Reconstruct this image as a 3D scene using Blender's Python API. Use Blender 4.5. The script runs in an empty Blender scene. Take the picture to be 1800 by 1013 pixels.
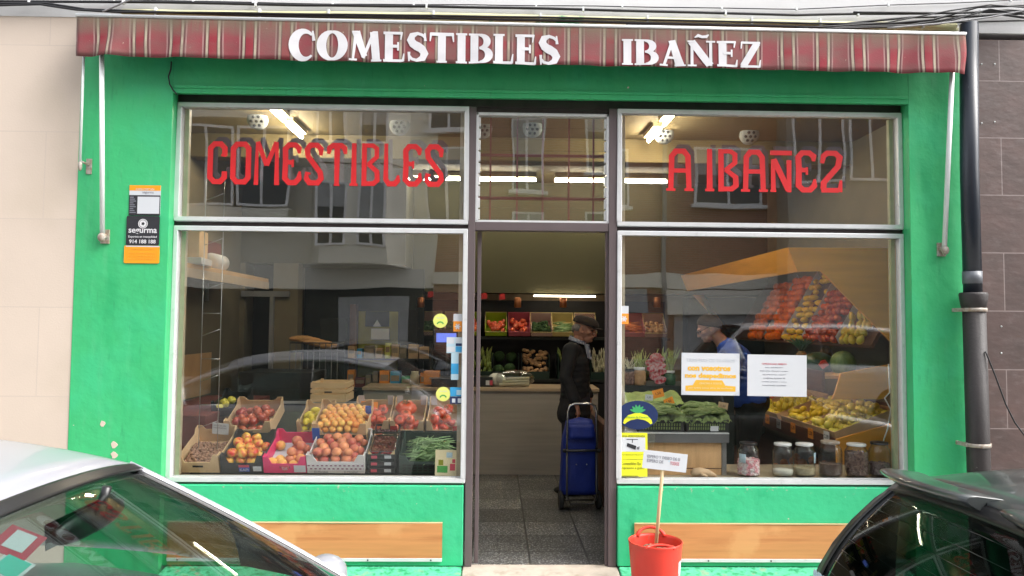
import bpy, bmesh, math, random
from mathutils import Vector, Matrix, noise
random.seed(7)
R = math.radians
scene = bpy.context.scene
COL = scene.collection
# ---------------------------------------------------------------- camera
F = 1320.0; YAW, PIT, ROL = 0.02173, 0.04849, 0.00888
CAM = Vector((0, -5.08, 1.70))
fw = Vector((math.sin(YAW)*math.cos(PIT), math.cos(YAW)*math.cos(PIT), math.sin(PIT)))
rt = Vector((math.cos(YAW), -math.sin(YAW), 0)); up = rt.cross(fw)
rr = rt*math.cos(ROL)+up*math.sin(ROL); uu = -rt*math.sin(ROL)+up*math.cos(ROL)
cam = bpy.data.cameras.new('camera'); co = bpy.data.objects.new('camera', cam); COL.objects.link(co)
co.matrix_world = Matrix(((rr.x, uu.x, -fw.x, CAM.x), (rr.y, uu.y, -fw.y, CAM.y), (rr.z, uu.z, -fw.z, CAM.z), (0, 0, 0, 1)))
cam.sensor_width = 36; cam.lens = F/1800*36; cam.clip_end = 500; cam.clip_start = .02
scene.camera = co
def W(px, py, y):
    """world point seen at pixel (px,py) of the 1800 wide photo, at distance plane y"""
    d = rr*(px-900)/F - uu*(py-506.5)/F + fw
    t = (y+5.08)/d.y
    return Vector((d.x*t, y, 1.7+d.z*t))
def X(px, y, py=600): return W(px, py, y).x
def Z(py, y, px=870): return W(px, py, y).z
# ---------------------------------------------------------------- materials
def lin(h):
    if isinstance(h, tuple): return h
    h = h.lstrip('#'); o = []
    for i in (0, 2, 4):
        c = int(h[i:i+2], 16)/255
        o.append(c/12.92 if c <= .04045 else ((c+.055)/1.055)**2.4)
    return tuple(o)
M = {}
def mat(name, col, rough=.6, metal=0., var=.15, vs=4., bump=0., bs=60., spec=.5, rand=0., col2=None, st=(1, 1, 1), coat=0., sharp=0., emis=0., detail=4, sheen=0):
    m = bpy.data.materials.new(name); m.use_nodes = True; M[name] = m
    n, l = m.node_tree.nodes, m.node_tree.links
    b = n['Principled BSDF']; c = lin(col)
    b.inputs['Roughness'].default_value = rough; b.inputs['Metallic'].default_value = metal
    b.inputs['Specular IOR Level'].default_value = spec; b.inputs['Coat Weight'].default_value = coat
    b.inputs['Coat Roughness'].default_value = .04
    if sheen: b.inputs['Sheen Weight'].default_value = sheen
    tc = n.new('ShaderNodeTexCoord'); mp = n.new('ShaderNodeMapping'); mp.inputs['Scale'].default_value = st
    l.new(tc.outputs['Object'], mp.inputs[0])
    if var or col2:
        nz = n.new('ShaderNodeTexNoise'); nz.inputs['Scale'].default_value = vs; nz.inputs['Detail'].default_value = detail
        l.new(mp.outputs[0], nz.inputs['Vector'])
        mx = n.new('ShaderNodeMix'); mx.data_type = 'RGBA'
        c2 = lin(col2) if col2 else tuple(x*(1-var) for x in c)
        c1 = c if col2 else tuple(min(1, x*(1+var)) for x in c)
        mx.inputs[6].default_value = (*c1, 1); mx.inputs[7].default_value = (*c2, 1)
        mr = n.new('ShaderNodeMapRange'); w = .25*(1-sharp)+.01
        mr.inputs[1].default_value = .5-w; mr.inputs[2].default_value = .5+w
        l.new(nz.outputs[0], mr.inputs[0]); src = mr.outputs[0]
        if rand:
            oi = n.new('ShaderNodeObjectInfo'); ad = n.new('ShaderNodeMath'); ad.operation = 'MULTIPLY_ADD'
            ad.inputs[1].default_value = rand*2
            sb = n.new('ShaderNodeMath'); sb.operation = 'SUBTRACT'; sb.inputs[1].default_value = rand; sb.use_clamp = True
            l.new(oi.outputs['Random'], ad.inputs[0]); l.new(src, ad.inputs[2]); l.new(ad.outputs[0], sb.inputs[0]); src = sb.outputs[0]
        l.new(src, mx.inputs[0]); l.new(mx.outputs[2], b.inputs['Base Color'])
        m['mx'] = mx.name
    else: b.inputs['Base Color'].default_value = (*c, 1)
    if bump:
        nb = n.new('ShaderNodeTexNoise'); nb.inputs['Scale'].default_value = bs; nb.inputs['Detail'].default_value = 6
        l.new(mp.outputs[0], nb.inputs['Vector']); bp = n.new('ShaderNodeBump'); bp.inputs['Strength'].default_value = bump
        bp.inputs['Distance'].default_value = .01; l.new(nb.outputs[0], bp.inputs['Height']); l.new(bp.outputs[0], b.inputs['Normal'])
    if emis:
        b.inputs['Emission Color'].default_value = (*c, 1); b.inputs['Emission Strength'].default_value = emis
    return m
def layer(m, col, scale, lo, hi, st=(1, 1, 1), off=(0, 0, 0), zr=None, strength=1.):
    """adds a dirt or wear layer over the base colour: noise mask, optionally only in a height range zr"""
    n, l = m.node_tree.nodes, m.node_tree.links; b = n['Principled BSDF']
    mx = n.new('ShaderNodeMix'); mx.data_type = 'RGBA'
    lk = b.inputs['Base Color'].links
    if lk: l.new(lk[0].from_socket, mx.inputs[6])
    else: mx.inputs[6].default_value = b.inputs['Base Color'].default_value
    mx.inputs[7].default_value = (*lin(col), 1)
    tc = n.new('ShaderNodeTexCoord'); mp = n.new('ShaderNodeMapping'); mp.inputs['Scale'].default_value = st; mp.inputs['Location'].default_value = off
    l.new(tc.outputs['Object'], mp.inputs[0]); nz = n.new('ShaderNodeTexNoise'); nz.inputs['Scale'].default_value = scale; nz.inputs['Detail'].default_value = 7
    l.new(mp.outputs[0], nz.inputs['Vector']); mr = n.new('ShaderNodeMapRange')
    mr.inputs[1].default_value = lo; mr.inputs[2].default_value = hi; mr.inputs[4].default_value = strength
    l.new(nz.outputs[0], mr.inputs[0]); s = mr.outputs[0]
    if zr:
        sp = n.new('ShaderNodeSeparateXYZ'); l.new(tc.outputs['Object'], sp.inputs[0])
        m2 = n.new('ShaderNodeMapRange'); m2.inputs[1].default_value, m2.inputs[2].default_value = zr
        l.new(sp.outputs[2], m2.inputs[0]); mm = n.new('ShaderNodeMath'); mm.operation = 'MULTIPLY'
        l.new(s, mm.inputs[0]); l.new(m2.outputs[0], mm.inputs[1]); s = mm.outputs[0]
    l.new(s, mx.inputs[0]); l.new(mx.outputs[2], b.inputs['Base Color'])
    return m
def brick(m, bw, bh, mort, mcol, off=(0, 0), freq=.5, amp=.0, axis='XZ'):
    """tile or brick joints over the base colour"""
    n, l = m.node_tree.nodes, m.node_tree.links; b = n['Principled BSDF']
    tc = n.new('ShaderNodeTexCoord'); sp = n.new('ShaderNodeSeparateXYZ'); cb = n.new('ShaderNodeCombineXYZ')
    l.new(tc.outputs['Object'], sp.inputs[0]); l.new(sp.outputs[axis[0]], cb.inputs[0]); l.new(sp.outputs[axis[1]], cb.inputs[1])
    mp = n.new('ShaderNodeMapping'); mp.inputs['Location'].default_value = (off[0], off[1], 0); l.new(cb.outputs[0], mp.inputs[0])
    bt = n.new('ShaderNodeTexBrick'); bt.inputs['Scale'].default_value = 1; bt.inputs['Brick Width'].default_value = bw; bt.inputs['Row Height'].default_value = bh
    bt.inputs['Mortar Size'].default_value = mort; bt.inputs['Mortar Smooth'].default_value = .1; bt.offset = freq
    bt.inputs['Color1'].default_value = (1-amp,)*3+(1,); bt.inputs['Color2'].default_value = (1+amp,)*3+(1,)
    l.new(mp.outputs[0], bt.inputs['Vector'])
    ml = n.new('ShaderNodeMix'); ml.data_type = 'RGBA'; ml.blend_type = 'MULTIPLY'; ml.inputs[0].default_value = 1
    lk = b.inputs['Base Color'].links
    if lk: l.new(lk[0].from_socket, ml.inputs[6])
    else: ml.inputs[6].default_value = b.inputs['Base Color'].default_value
    l.new(bt.outputs['Color'], ml.inputs[7])
    mx = n.new('ShaderNodeMix'); mx.data_type = 'RGBA'; l.new(bt.outputs['Fac'], mx.inputs[0]); l.new(ml.outputs[2], mx.inputs[6])
    mx.inputs[7].default_value = (*lin(mcol), 1); l.new(mx.outputs[2], b.inputs['Base Color'])
    return m
def glass(name, tint=(.9, .93, .9), f0=.06, power=5., rough=0.0, ripple=0.):
    m = bpy.data.materials.new(name); m.use_nodes = True; M[name] = m
    n, l = m.node_tree.nodes, m.node_tree.links; n.remove(n['Principled BSDF'])
    t = n.new('ShaderNodeBsdfTransparent'); t.inputs[0].default_value = (*tint, 1)
    g = n.new('ShaderNodeBsdfGlossy'); g.inputs['Roughness'].default_value = rough
    if ripple:
        tc = n.new('ShaderNodeTexCoord'); nz = n.new('ShaderNodeTexNoise'); nz.inputs['Scale'].default_value = 1.6; nz.inputs['Detail'].default_value = 1; l.new(tc.outputs['Object'], nz.inputs['Vector'])
        bp = n.new('ShaderNodeBump'); bp.inputs['Strength'].default_value = 1; bp.inputs['Distance'].default_value = ripple; l.new(nz.outputs[0], bp.inputs['Height']); l.new(bp.outputs[0], g.inputs['Normal'])
    lw = n.new('ShaderNodeLayerWeight'); lw.inputs[0].default_value = .5
    pw = n.new('ShaderNodeMath'); pw.operation = 'POWER'; pw.inputs[1].default_value = power; l.new(lw.outputs['Facing'], pw.inputs[0])
    ma = n.new('ShaderNodeMath'); ma.operation = 'MULTIPLY_ADD'; ma.inputs[1].default_value = 1-f0; ma.inputs[2].default_value = f0; l.new(pw.outputs[0], ma.inputs[0])
    mx = n.new('ShaderNodeMixShader'); l.new(ma.outputs[0], mx.inputs[0]); l.new(t.outputs[0], mx.inputs[1]); l.new(g.outputs[0], mx.inputs[2])
    l.new(mx.outputs[0], n['Material Output'].inputs[0])
    return m
# ---------------------------------------------------------------- mesh builder
class MB:
    def __init__(s): s.v = []; s.f = []; s.m = []; s.s = []
    def add(s, vs, fs, mi=0, sm=False, T=None):
        o = len(s.v)
        s.v += [tuple(T @ Vector(p)) if T is not None else tuple(p) for p in vs]
        for f in fs: s.f.append(tuple(i+o for i in f)); s.m.append(mi); s.s.append(sm)
        return s
    def box(s, a, b, mi=0, T=None):
        x0, y0, z0 = [min(a[i], b[i]) for i in range(3)]; x1, y1, z1 = [max(a[i], b[i]) for i in range(3)]
        return s.add([(x0, y0, z0), (x1, y0, z0), (x1, y1, z0), (x0, y1, z0), (x0, y0, z1), (x1, y0, z1), (x1, y1, z1), (x0, y1, z1)],
                     [(0, 3, 2, 1), (4, 5, 6, 7), (0, 1, 5, 4), (1, 2, 6, 5), (2, 3, 7, 6), (3, 0, 4, 7)], mi, False, T)
    def prism(s, pts, h0, h1, axis='y', mi=0, T=None):
        """extrude polygon pts (a,b) along an axis"""
        def P(a, b, h): return {'y': (a, h, b), 'x': (h, a, b), 'z': (a, b, h)}[axis]
        n = len(pts); vs = [P(a, b, h0) for a, b in pts]+[P(a, b, h1) for a, b in pts]
        return s.add(vs, [tuple(range(n)), tuple(range(2*n-1, n-1, -1))]+[(i, i+n, (i+1) % n+n, (i+1) % n) for i in range(n)], mi, False, T)
    def tube(s, pts, r, n=8, mi=0, T=None, cap=True):
        pts = [Vector(p) for p in pts]; rs = r if isinstance(r, (list, tuple)) else [r]*len(pts)
        vs = []; fs = []; prev = None
        for i, p in enumerate(pts):
            d = (pts[min(i+1, len(pts)-1)]-pts[max(i-1, 0)]).normalized()
            if prev is None: a = d.orthogonal().normalized()
            else: a = (prev-d*prev.dot(d)).normalized()
            prev = a; b = d.cross(a)
            for k in range(n):
                t = 2*math.pi*k/n; vs.append(p+(a*math.cos(t)+b*math.sin(t))*rs[i])
        for i in range(len(pts)-1):
            for k in range(n): fs.append((i*n+k, i*n+(k+1) % n, (i+1)*n+(k+1) % n, (i+1)*n+k))
        if cap: fs += [tuple(range(n-1, -1, -1)), tuple(range((len(pts)-1)*n, len(pts)*n))]
        return s.add(vs, fs, mi, True, T)
    def lathe(s, prof, n=20, mi=0, T=None, c=(0, 0, 0)):
        vs = []; fs = []
        for r, z in prof:
            for k in range(n):
                t = 2*math.pi*k/n; vs.append((c[0]+r*math.cos(t), c[1]+r*math.sin(t), c[2]+z))
        for i in range(len(prof)-1):
            for k in range(n): fs.append((i*n+k, i*n+(k+1) % n, (i+1)*n+(k+1) % n, (i+1)*n+k))
        if prof[0][0] > 0: fs.append(tuple(range(n-1, -1, -1)))
        if prof[-1][0] > 0: fs.append(tuple(range((len(prof)-1)*n, len(prof)*n)))
        return s.add(vs, fs, mi, True, T)
    def ell(s, c, r, n=12, mi=0, T=None, fn=None):
        """ellipsoid with centre c, radii r"""
        r = r if isinstance(r, (tuple, list, Vector)) else (r, r, r)
        vs = []; fs = []; m = n//2+1
        for i in range(m+1):
            ph = math.pi*i/m
            for k in range(n):
                t = 2*math.pi*k/n; q = Vector((math.sin(ph)*math.cos(t), math.sin(ph)*math.sin(t), math.cos(ph)))
                if fn: q = fn(q)
                vs.append((c[0]+q.x*r[0], c[1]+q.y*r[1], c[2]+q.z*r[2]))
        for i in range(m):
            for k in range(n): fs.append((i*n+k, (i+1)*n+k, (i+1)*n+(k+1) % n, i*n+(k+1) % n))
        return s.add(vs, fs, mi, True, T)
    def grid(s, fn, nu, nv, mi=0, T=None, sm=True):
        vs = [fn(i/nu, j/nv) for i in range(nu+1) for j in range(nv+1)]
        return s.add(vs, [(i*(nv+1)+j, (i+1)*(nv+1)+j, (i+1)*(nv+1)+j+1, i*(nv+1)+j+1) for i in range(nu) for j in range(nv)], mi, sm, T)
    def build(s, name, mats, parent=None, bevel=0, solid=0, Mx=None):
        me = bpy.data.meshes.new(name); me.from_pydata(s.v, [], s.f)
        if not isinstance(mats, (list, tuple)): mats = [mats]
        for m in mats: me.materials.append(M[m] if isinstance(m, str) else m)
        me.polygons.foreach_set('material_index', s.m); me.polygons.foreach_set('use_smooth', s.s)
        bm = bmesh.new(); bm.from_mesh(me); bmesh.ops.remove_doubles(bm, verts=bm.verts, dist=1e-6)
        if not solid: bmesh.ops.recalc_face_normals(bm, faces=bm.faces)
        bm.to_mesh(me); bm.free()
        o = bpy.data.objects.new(name, me); COL.objects.link(o)
        if parent: o.parent = parent
        if Mx is not None: o.matrix_local = Mx
        if bevel:
            b = o.modifiers.new('bevel', 'BEVEL'); b.width = bevel; b.segments = 2; b.limit_method = 'ANGLE'; b.angle_limit = R(40)
        if solid:
            b = o.modifiers.new('solid', 'SOLIDIFY'); b.thickness = solid; b.offset = 0
        return o
def tag(o, label, cat, group=None, kind=None):
    if label: o['label'] = label
    if cat: o['category'] = cat
    if group: o['group'] = group
    if kind: o['kind'] = kind
    return o
def empty(name, loc, label, cat, group=None, Mx=None):
    o = bpy.data.objects.new(name, None); COL.objects.link(o); o.location = loc; o.empty_display_size = .1
    if Mx is not None: o.matrix_world = Mx
    return tag(o, label, cat, group)
def structure(o): o['kind'] = 'structure'; return o
def dup(o, Mx, label=None, group=None):
    c = o.copy(); COL.objects.link(c); c.matrix_world = Mx
    if label: c['label'] = label
    if group: c['group'] = group
    for ch in list(o.children):
        d = ch.copy(); COL.objects.link(d); d.parent = c; d.matrix_local = ch.matrix_local.copy()
        for g in list(ch.children):
            e = g.copy(); COL.objects.link(e); e.parent = d; e.matrix_local = g.matrix_local.copy()
    return c
FRONT = Matrix.Rotation(R(90), 4, 'X')     # x,y of a drawing -> x,z of the world, facing -y
def text(body, width, m, loc, parent=None, name='lettering', rot=None, height=None, ext=.0004, bold=0, cx=True, space=1):
    """flat lettering converted to a mesh; loc is its centre"""
    c = bpy.data.curves.new('t', 'FONT'); c.body = body; c.size = 1; c.offset = bold; c.extrude = ext/.05; c.resolution_u = 3; c.space_character = space
    o = bpy.data.objects.new('t', c); COL.objects.link(o); bpy.context.view_layer.update()
    me = bpy.data.meshes.new_from_object(o.evaluated_get(bpy.context.evaluated_depsgraph_get()))
    bpy.data.objects.remove(o)
    if not me.vertices: return None
    xs = [v.co.x for v in me.vertices]; ys = [v.co.y for v in me.vertices]
    w, h = max(xs)-min(xs), max(ys)-min(ys); sx = width/w; sy = height/h if height else sx
    mx_, my_ = (max(xs)+min(xs))/2, (max(ys)+min(ys))/2
    for v in me.vertices: v.co = Vector(((v.co.x-mx_)*sx, (v.co.y-my_)*sy, v.co.z*.05))
    me.materials.clear(); me.materials.append(M[m])
    o = bpy.data.objects.new(name, me); COL.objects.link(o)
    if parent: o.parent = parent
    o.matrix_local = Matrix.Translation(loc) @ (rot if rot is not None else FRONT)
    return o
def stroke(mb, pts, T, k=0, mi=0, thick=.0006, dense=False):
    """flat brush stroke: pts (x,y,w) ; k lifts each stroke a little so that strokes never share a plane"""
    q_ = [pts[0]]
    for a, b in zip(pts, pts[1:]):
        m_ = max(1, int(math.hypot(b[0]-a[0], b[1]-a[1])/.09)) if dense else 1
        q_ += [tuple(a[j]+(b[j]-a[j])*(i+1)/m_ for j in range(3)) for i in range(m_)]
    pts = q_; P = [Vector((p[0], p[1])) for p in pts]; L = []; Rr = []
    for i, p in enumerate(P):
        a = (P[i]-P[i-1]).normalized() if i else None
        b = (P[i+1]-P[i]).normalized() if i < len(P)-1 else None
        if a is None: a = b
        if b is None: b = a
        t = (a+b).normalized(); nn = Vector((-t.y, t.x)); c = max(.5, t.dot(a)); w = pts[i][2]/2/c
        L.append(p+nn*w); Rr.append(p-nn*w)
    n = len(P); z1 = thick+k*.0003; vs = []
    for z in (0, z1): vs += [(q.x, q.y, z) for q in L]+[(q.x, q.y, z) for q in Rr]
    fs = []
    for i in range(n-1):
        fs += [(2*n+i, 2*n+i+1, 3*n+i+1, 3*n+i), (i, 2*n+i, 2*n+i+1, i+1)[::-1], (n+i, 3*n+i, 3*n+i+1, n+i+1)]
    fs += [(0, n, 3*n, 2*n), (n-1, 2*n-1, 4*n-1, 3*n-1)]
    # scaled in x,y by T only
    mb.add(vs, fs, mi, False, T)
def arc(cx, cy, rx, ry, a0, a1, w0, w1, wm=None, n=14):
    o = []
    for i in range(n+1):
        t = i/n; a = R(a0+(a1-a0)*t); w = w0+(w1-w0)*t
        if wm is not None: w += (wm-(w0+w1)/2)*math.sin(math.pi*t)**1.3
        o.append((cx+rx*math.cos(a), cy+ry*math.sin(a), w))
    return o
T_ = .085
SERIF = {
 'I': (.34, [[(.17, 0, .22), (.17, 1, .22)], [(0, .03, .06), (.34, .03, .06)], [(0, .97, .06), (.34, .97, .06)]]),
 'E': (.66, [[(.17, 0, .22), (.17, 1, .22)], [(0, .04, .08), (.62, .04, .08)], [(0, .96, .08), (.58, .96, .08)], [(.2, .52, .09), (.46, .52, .09)],
             [(.56, .99, .06), (.53, .74, .03)], [(.60, .02, .07), (.63, .28, .03)], [(.45, .66, .05), (.45, .38, .05)]]),
 'L': (.62, [[(.17, 0, .22), (.17, 1, .22)], [(0, .04, .08), (.58, .04, .08)], [(0, .97, .06), (.34, .97, .06)], [(.56, .02, .08), (.6, .33, .03)]]),
 'T': (.76, [[(.38, 0, .22), (.38, .96, .22)], [(.02, .95, .1), (.74, .95, .1)], [(.22, .03, .06), (.54, .03, .06)], [(.05, .98, .07), (.02, .7, .03)], [(.71, .98, .07), (.74, .7, .03)]]),
 'C': (.78, [arc(.42, .5, .33, .46, 48, 312, .07, .06, .27, 20), [(.66, .98, .05), (.7, .65, .09)]]),
 'O': (.86, [arc(.43, .5, .33, .46, 90, 270, .08, .08, .27, 16), arc(.43, .5, .33, .46, 270, 450, .08, .08, .27, 16)]),
 'M': (1.02, [[(.16, .02, .06), (.24, .98, .1)], [(.24, .98, .22), (.5, .16, .16)], [(.46, .1, .08), (.78, .98, .09)], [(.78, .98, .22), (.86, .02, .22)], [(.04, .03, .06), (.28, .03, .06)], [(.7, .03, .06), (1.02, .03, .06)], [(.12, .97, .06), (.3, .97, .06)], [(.76, .97, .06), (.9, .97, .06)]]),
 'A': (.84, [[(.16, .02, .08), (.42, .97, .1)], [(.4, .98, .2), (.67, .02, .24)], [(.24, .32, .08), (.6, .32, .08)], [(.02, .03, .06), (.28, .03, .06)], [(.5, .03, .06), (.84, .03, .06)]]),
 'N': (.86, [[(.14, .02, .08), (.14, .96, .08)], [(.12, .97, .22), (.7, .05, .22)], [(.72, .02, .08), (.72, .98, .08)], [(0, .03, .06), (.28, .03, .06)], [(.58, .97, .06), (.86, .97, .06)], [(0, .97, .06), (.2, .97, .06)]]),
 'B': (.70, [[(.17, 0, .22), (.17, 1, .22)], [(0, .03, .06), (.36, .03, .06)], [(0, .97, .06), (.36, .97, .06)], arc(.32, .74, .24, .22, 90, -90, .07, .07, .2, 12), arc(.34, .28, .28, .24, 90, -90, .07, .07, .22, 12)]),
 'S': (.64, [[(.56, .80, .05), (.48, .91, .08), (.33, .965, .09), (.17, .9, .17), (.12, .75, .2), (.2, .61, .23), (.33, .52, .26), (.47, .42, .23), (.55, .27, .2), (.49, .11, .17), (.31, .04, .09), (.16, .09, .08), (.08, .22, .05)],
             [(.55, .98, .04), (.57, .7, .08)], [(.07, .34, .08), (.08, .01, .04)]]),
 'Z': (.68, [[(.05, .96, .08), (.64, .96, .08)], [(.54, .94, .2), (.12, .06, .2)], [(.03, .04, .08), (.64, .04, .08)], [(.06, .98, .05), (.04, .72, .03)], [(.62, .02, .06), (.65, .3, .03)]]),
}
w_ = .12
WEST = {
 'C': (.44, [[(.38, .66, w_), (.38, .84, w_), (.29, .94, w_), (.15, .94, w_), (.06, .84, w_), (.06, .16, w_), (.15, .06, w_), (.29, .06, w_), (.38, .16, w_), (.38, .3, w_)], [(.3, .68, .05), (.41, .66, .05)]]),
 'O': (.46, [[(.23, .94, w_), (.32, .94, w_), (.4, .84, w_), (.4, .16, w_), (.32, .06, w_), (.14, .06, w_), (.06, .16, w_), (.06, .84, w_), (.14, .94, w_), (.24, .94, w_)]]),
 'M': (.56, [[(.05, 0, .1), (.06, 1, .06)], [(.07, 1, .1), (.28, .45, .1)], [(.28, .45, .1), (.49, 1, .1)], [(.5, 1, .07), (.51, 0, .11)], [(0, .02, .05), (.1, .02, .05)], [(.46, .02, .05), (.56, .02, .05)]]),
 'E': (.42, [[(.37, .74, .06), (.37, .86, w_), (.28, .94, w_), (.14, .94, w_), (.06, .84, w_), (.07, .54, w_), (.24, .52, .09)], [(.23, .6, .05), (.23, .42, .05)], [(.07, .54, w_), (.06, .16, w_), (.15, .06, w_), (.29, .06, w_), (.38, .16, w_), (.39, .32, .05)]]),
 'S': (.44, [[(.37, .7, .07), (.37, .85, w_), (.28, .94, w_), (.13, .94, w_), (.06, .84, w_), (.08, .68, w_), (.36, .3, w_), (.38, .16, w_), (.3, .06, w_), (.12, .06, w_), (.05, .16, w_), (.05, .3, .06)], [(.02, .3, .05), (.14, .27, .05)]]),
 'T': (.44, [[(.22, 0, .1), (.22, .92, .13)], [(.03, .74, .07), (.05, .88, w_), (.13, .94, w_), (.31, .94, w_), (.39, .88, w_), (.41, .74, .07)], [(.16, .02, .05), (.28, .02, .05)]]),
 'I': (.18, [[(.09, 0, .12), (.09, 1, .1)], [(.0, .03, .06), (.18, .03, .06)]]),
 'B': (.42, [[(.07, 0, .11), (.07, 1, .11)], [(.07, .95, .1), (.26, .95, .1), (.35, .88, .1), (.35, .68, .1), (.16, .5, .1)], [(.16, .52, .1), (.36, .34, .11), (.37, .14, .11), (.28, .06, .11), (.07, .06, .11)]]),
 'L': (.38, [[(.07, 1, .08), (.07, .16, .11), (.14, .06, w_), (.27, .06, w_), (.34, .14, w_), (.35, .26, .05)]]),
 'A': (.50, [[(.07, 0, .1), (.09, .82, .11), (.17, .94, w_), (.33, .94, w_), (.41, .82, .11), (.43, 0, .1)], [(.1, .48, .1), (.41, .48, .1)], [(-.02, .03, .06), (.16, .03, .06)], [(.34, .03, .06), (.52, .03, .06)]]),
 'N': (.44, [[(.06, 0, .1), (.06, .78, .08)], [(.07, .78, .12), (.37, .04, .12)], [(.38, 0, .09), (.38, .76, .1)], [(0, .03, .05), (.12, .03, .05)]]),
 'Z': (.46, [[(.05, .7, .08), (.08, .87, .11), (.16, .94, w_), (.32, .94, w_), (.41, .84, w_), (.37, .62, w_), (.08, .24, w_), (.07, .08, w_)], [(.03, .06, .11), (.38, .06, .11)], [(.4, .02, .11), (.43, .3, .05)]]),
}
def word(mb, s, font, loc, width, height, gap=.06, mi=0, bold=1.):
    tot = 0
    for ch in s:
        tot += (.32 if ch == ' ' else font['N' if ch == 'Ñ' else ch][0])+gap
    tot -= gap; sx = width/tot; x = 0
    for ch in s:
        if ch == ' ': x += .32+gap; continue
        wd, st = font['N' if ch == 'Ñ' else ch]
        if ch == 'Ñ':
            if font is SERIF: st = st+[[(.22, 1.12, .03), (.33, 1.2, .1), (.45, 1.15, .09), (.58, 1.16, .1), (.66, 1.24, .03)]]
            else: st = st+[[(.0, .93, .11), (.44, .93, .11)]]
        T = Matrix.Translation(loc) @ FRONT @ Matrix.Diagonal((sx, height, 1, 1)) @ Matrix.Translation((x, 0, 0))
        for k, q in enumerate(st): stroke(mb, [(a, b, c*bold) for a, b, c in q], T, k, mi, dense=font is SERIF)
        x += wd+gap
# ================================================================ materials of the place
g = mat('green_paint', (.05, .47, .175), .45, var=.09, vs=1.3, bump=.5, bs=12, spec=.4)
layer(g, (.13, .50, .25), 7, .55, .8, st=(2.5, 1, .35), strength=.4); layer(g, (.035, .20, .09), 6, .5, .75, st=(3, 1, .5), zr=(.9, .1), strength=.6)
layer(g, (.05, .52, .24), 3.0, .5, .7, strength=.5); layer(g, (.008, .33, .11), 5, .56, .75, st=(1, 1, .4), strength=.45)
layer(g, (.55, .5, .42), 26, .745, .76); layer(g, (.02, .16, .07), 14, .62, .8, st=(3, 3, .5), strength=.35)
g = mat('green_plinth', (.045, .50, .23), .48, var=.08, vs=2.5, bump=.5, bs=16, spec=.4)
layer(g, (.05, .30, .14), 5, .45, .7, st=(1, 1, .7), zr=(.35, .08), strength=.6); layer(g, (.45, .42, .32), 30, .62, .68, zr=(.58, .63), strength=.9)
layer(g, (.06, .54, .28), 5, .5, .7, st=(.5, 1, 1), strength=.4); layer(g, (.5, .5, .38), 34, .72, .735); layer(g, (.01, .38, .16), 9, .58, .75, strength=.5)
g = mat('ledge_paint', (.10, .55, .30), .7, var=.2, vs=8, bump=.6, bs=40)
layer(g, (.30, .30, .22), 14, .58, .66, strength=.7); layer(g, (.02, .30, .12), 22, .5, .62)
g = mat('beige_tile', (.64, .535, .445), .75, var=.05, vs=2, bump=.08, bs=90)
layer(g, (.50, .42, .32), 1.5, .5, .75, strength=.5); brick(g, 1.15, .575, .003, (.58, .485, .41), off=(3.0-.62, -.06), amp=.02)
g = mat('slate_tile', (.118, .072, .064), .5, var=.35, vs=5, bump=.25, bs=13, st=(1, 1, 1.8), col2=(.082, .056, .05))
layer(g, (.15, .115, .11), 12, .56, .72, st=(1, 1, 2.5), strength=.5); brick(g, .8, .3895, .0035, (.24, .19, .18), off=(.38-3.38, -.26), amp=.12)
g = mat('white_render', (.66, .66, .66), .85, var=.05, vs=3, bump=.1, bs=60); layer(g, (.42, .42, .42), 2, .5, .8, st=(.3, 1, 2), strength=.4)
g = mat('dark_frame', (.045, .03, .03), .45, var=.2, vs=6); layer(g, (.02, .015, .012), 12, .5, .8)
g = mat('mauve_metal', (.145, .115, .118), .45, metal=.3, var=.12, vs=6, st=(1, 1, .15)); layer(g, (.35, .32, .3), 60, .76, .78)
g = mat('aluminium', (.70, .71, .72), .35, metal=.2, var=.06, vs=12); layer(g, (.30, .31, .29), 20, .6, .85, strength=.5)
mat('white_enamel', (.78, .80, .80), .3, var=.05, vs=10)
mat('steel', (.5, .5, .5), .3, metal=.9, var=.1, vs=20); mat('dark_steel', (.09, .09, .09), .4, metal=.7, var=.1)
mat('rust_white', (.42, .40, .36), .5, var=.2, vs=40, col2=(.28, .2, .14), sharp=.3)
glass('shop_glass', (.985, .99, .98), .10, ripple=.0018); glass('louvre_glass', (.95, .97, .95), .10, ripple=.0018); glass('jar_glass', (.99, 1., .995), .03, 3.5)
glass('car_glass', (.66, .72, .70), .035, 4.5); glass('dark_car_glass', (.42, .50, .48), .03, 5.); glass('film', (.92, .94, .95), .12, 2.)
g = mat('orange_ply', (.56, .25, .085), .6, var=.12, vs=4, st=(.6, 1, 9), detail=8, bump=.05, bs=30); layer(g, (.42, .15, .045), 3, .55, .7, st=(.4, 1, 6), strength=.6); layer(g, (.7, .38, .15), 2.2, .6, .66, strength=.5)
g = mat('threshold_stone', (.48, .42, .35), .8, var=.15, vs=12, bump=.4, bs=60); layer(g, (.25, .2, .15), 9, .55, .7, strength=.6)
g = mat('pavement_concrete', (.36, .35, .33), .85, var=.15, vs=6, bump=.3, bs=90); brick(g, .3, .3, .006, (.16, .155, .15), amp=.06, axis='XY', freq=0)
g = mat('asphalt', (.055, .055, .057), .9, var=.3, vs=30, bump=.6, bs=200)
mat('kerb_stone', (.42, .41, .39), .8, var=.15, vs=20, bump=.3)
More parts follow.
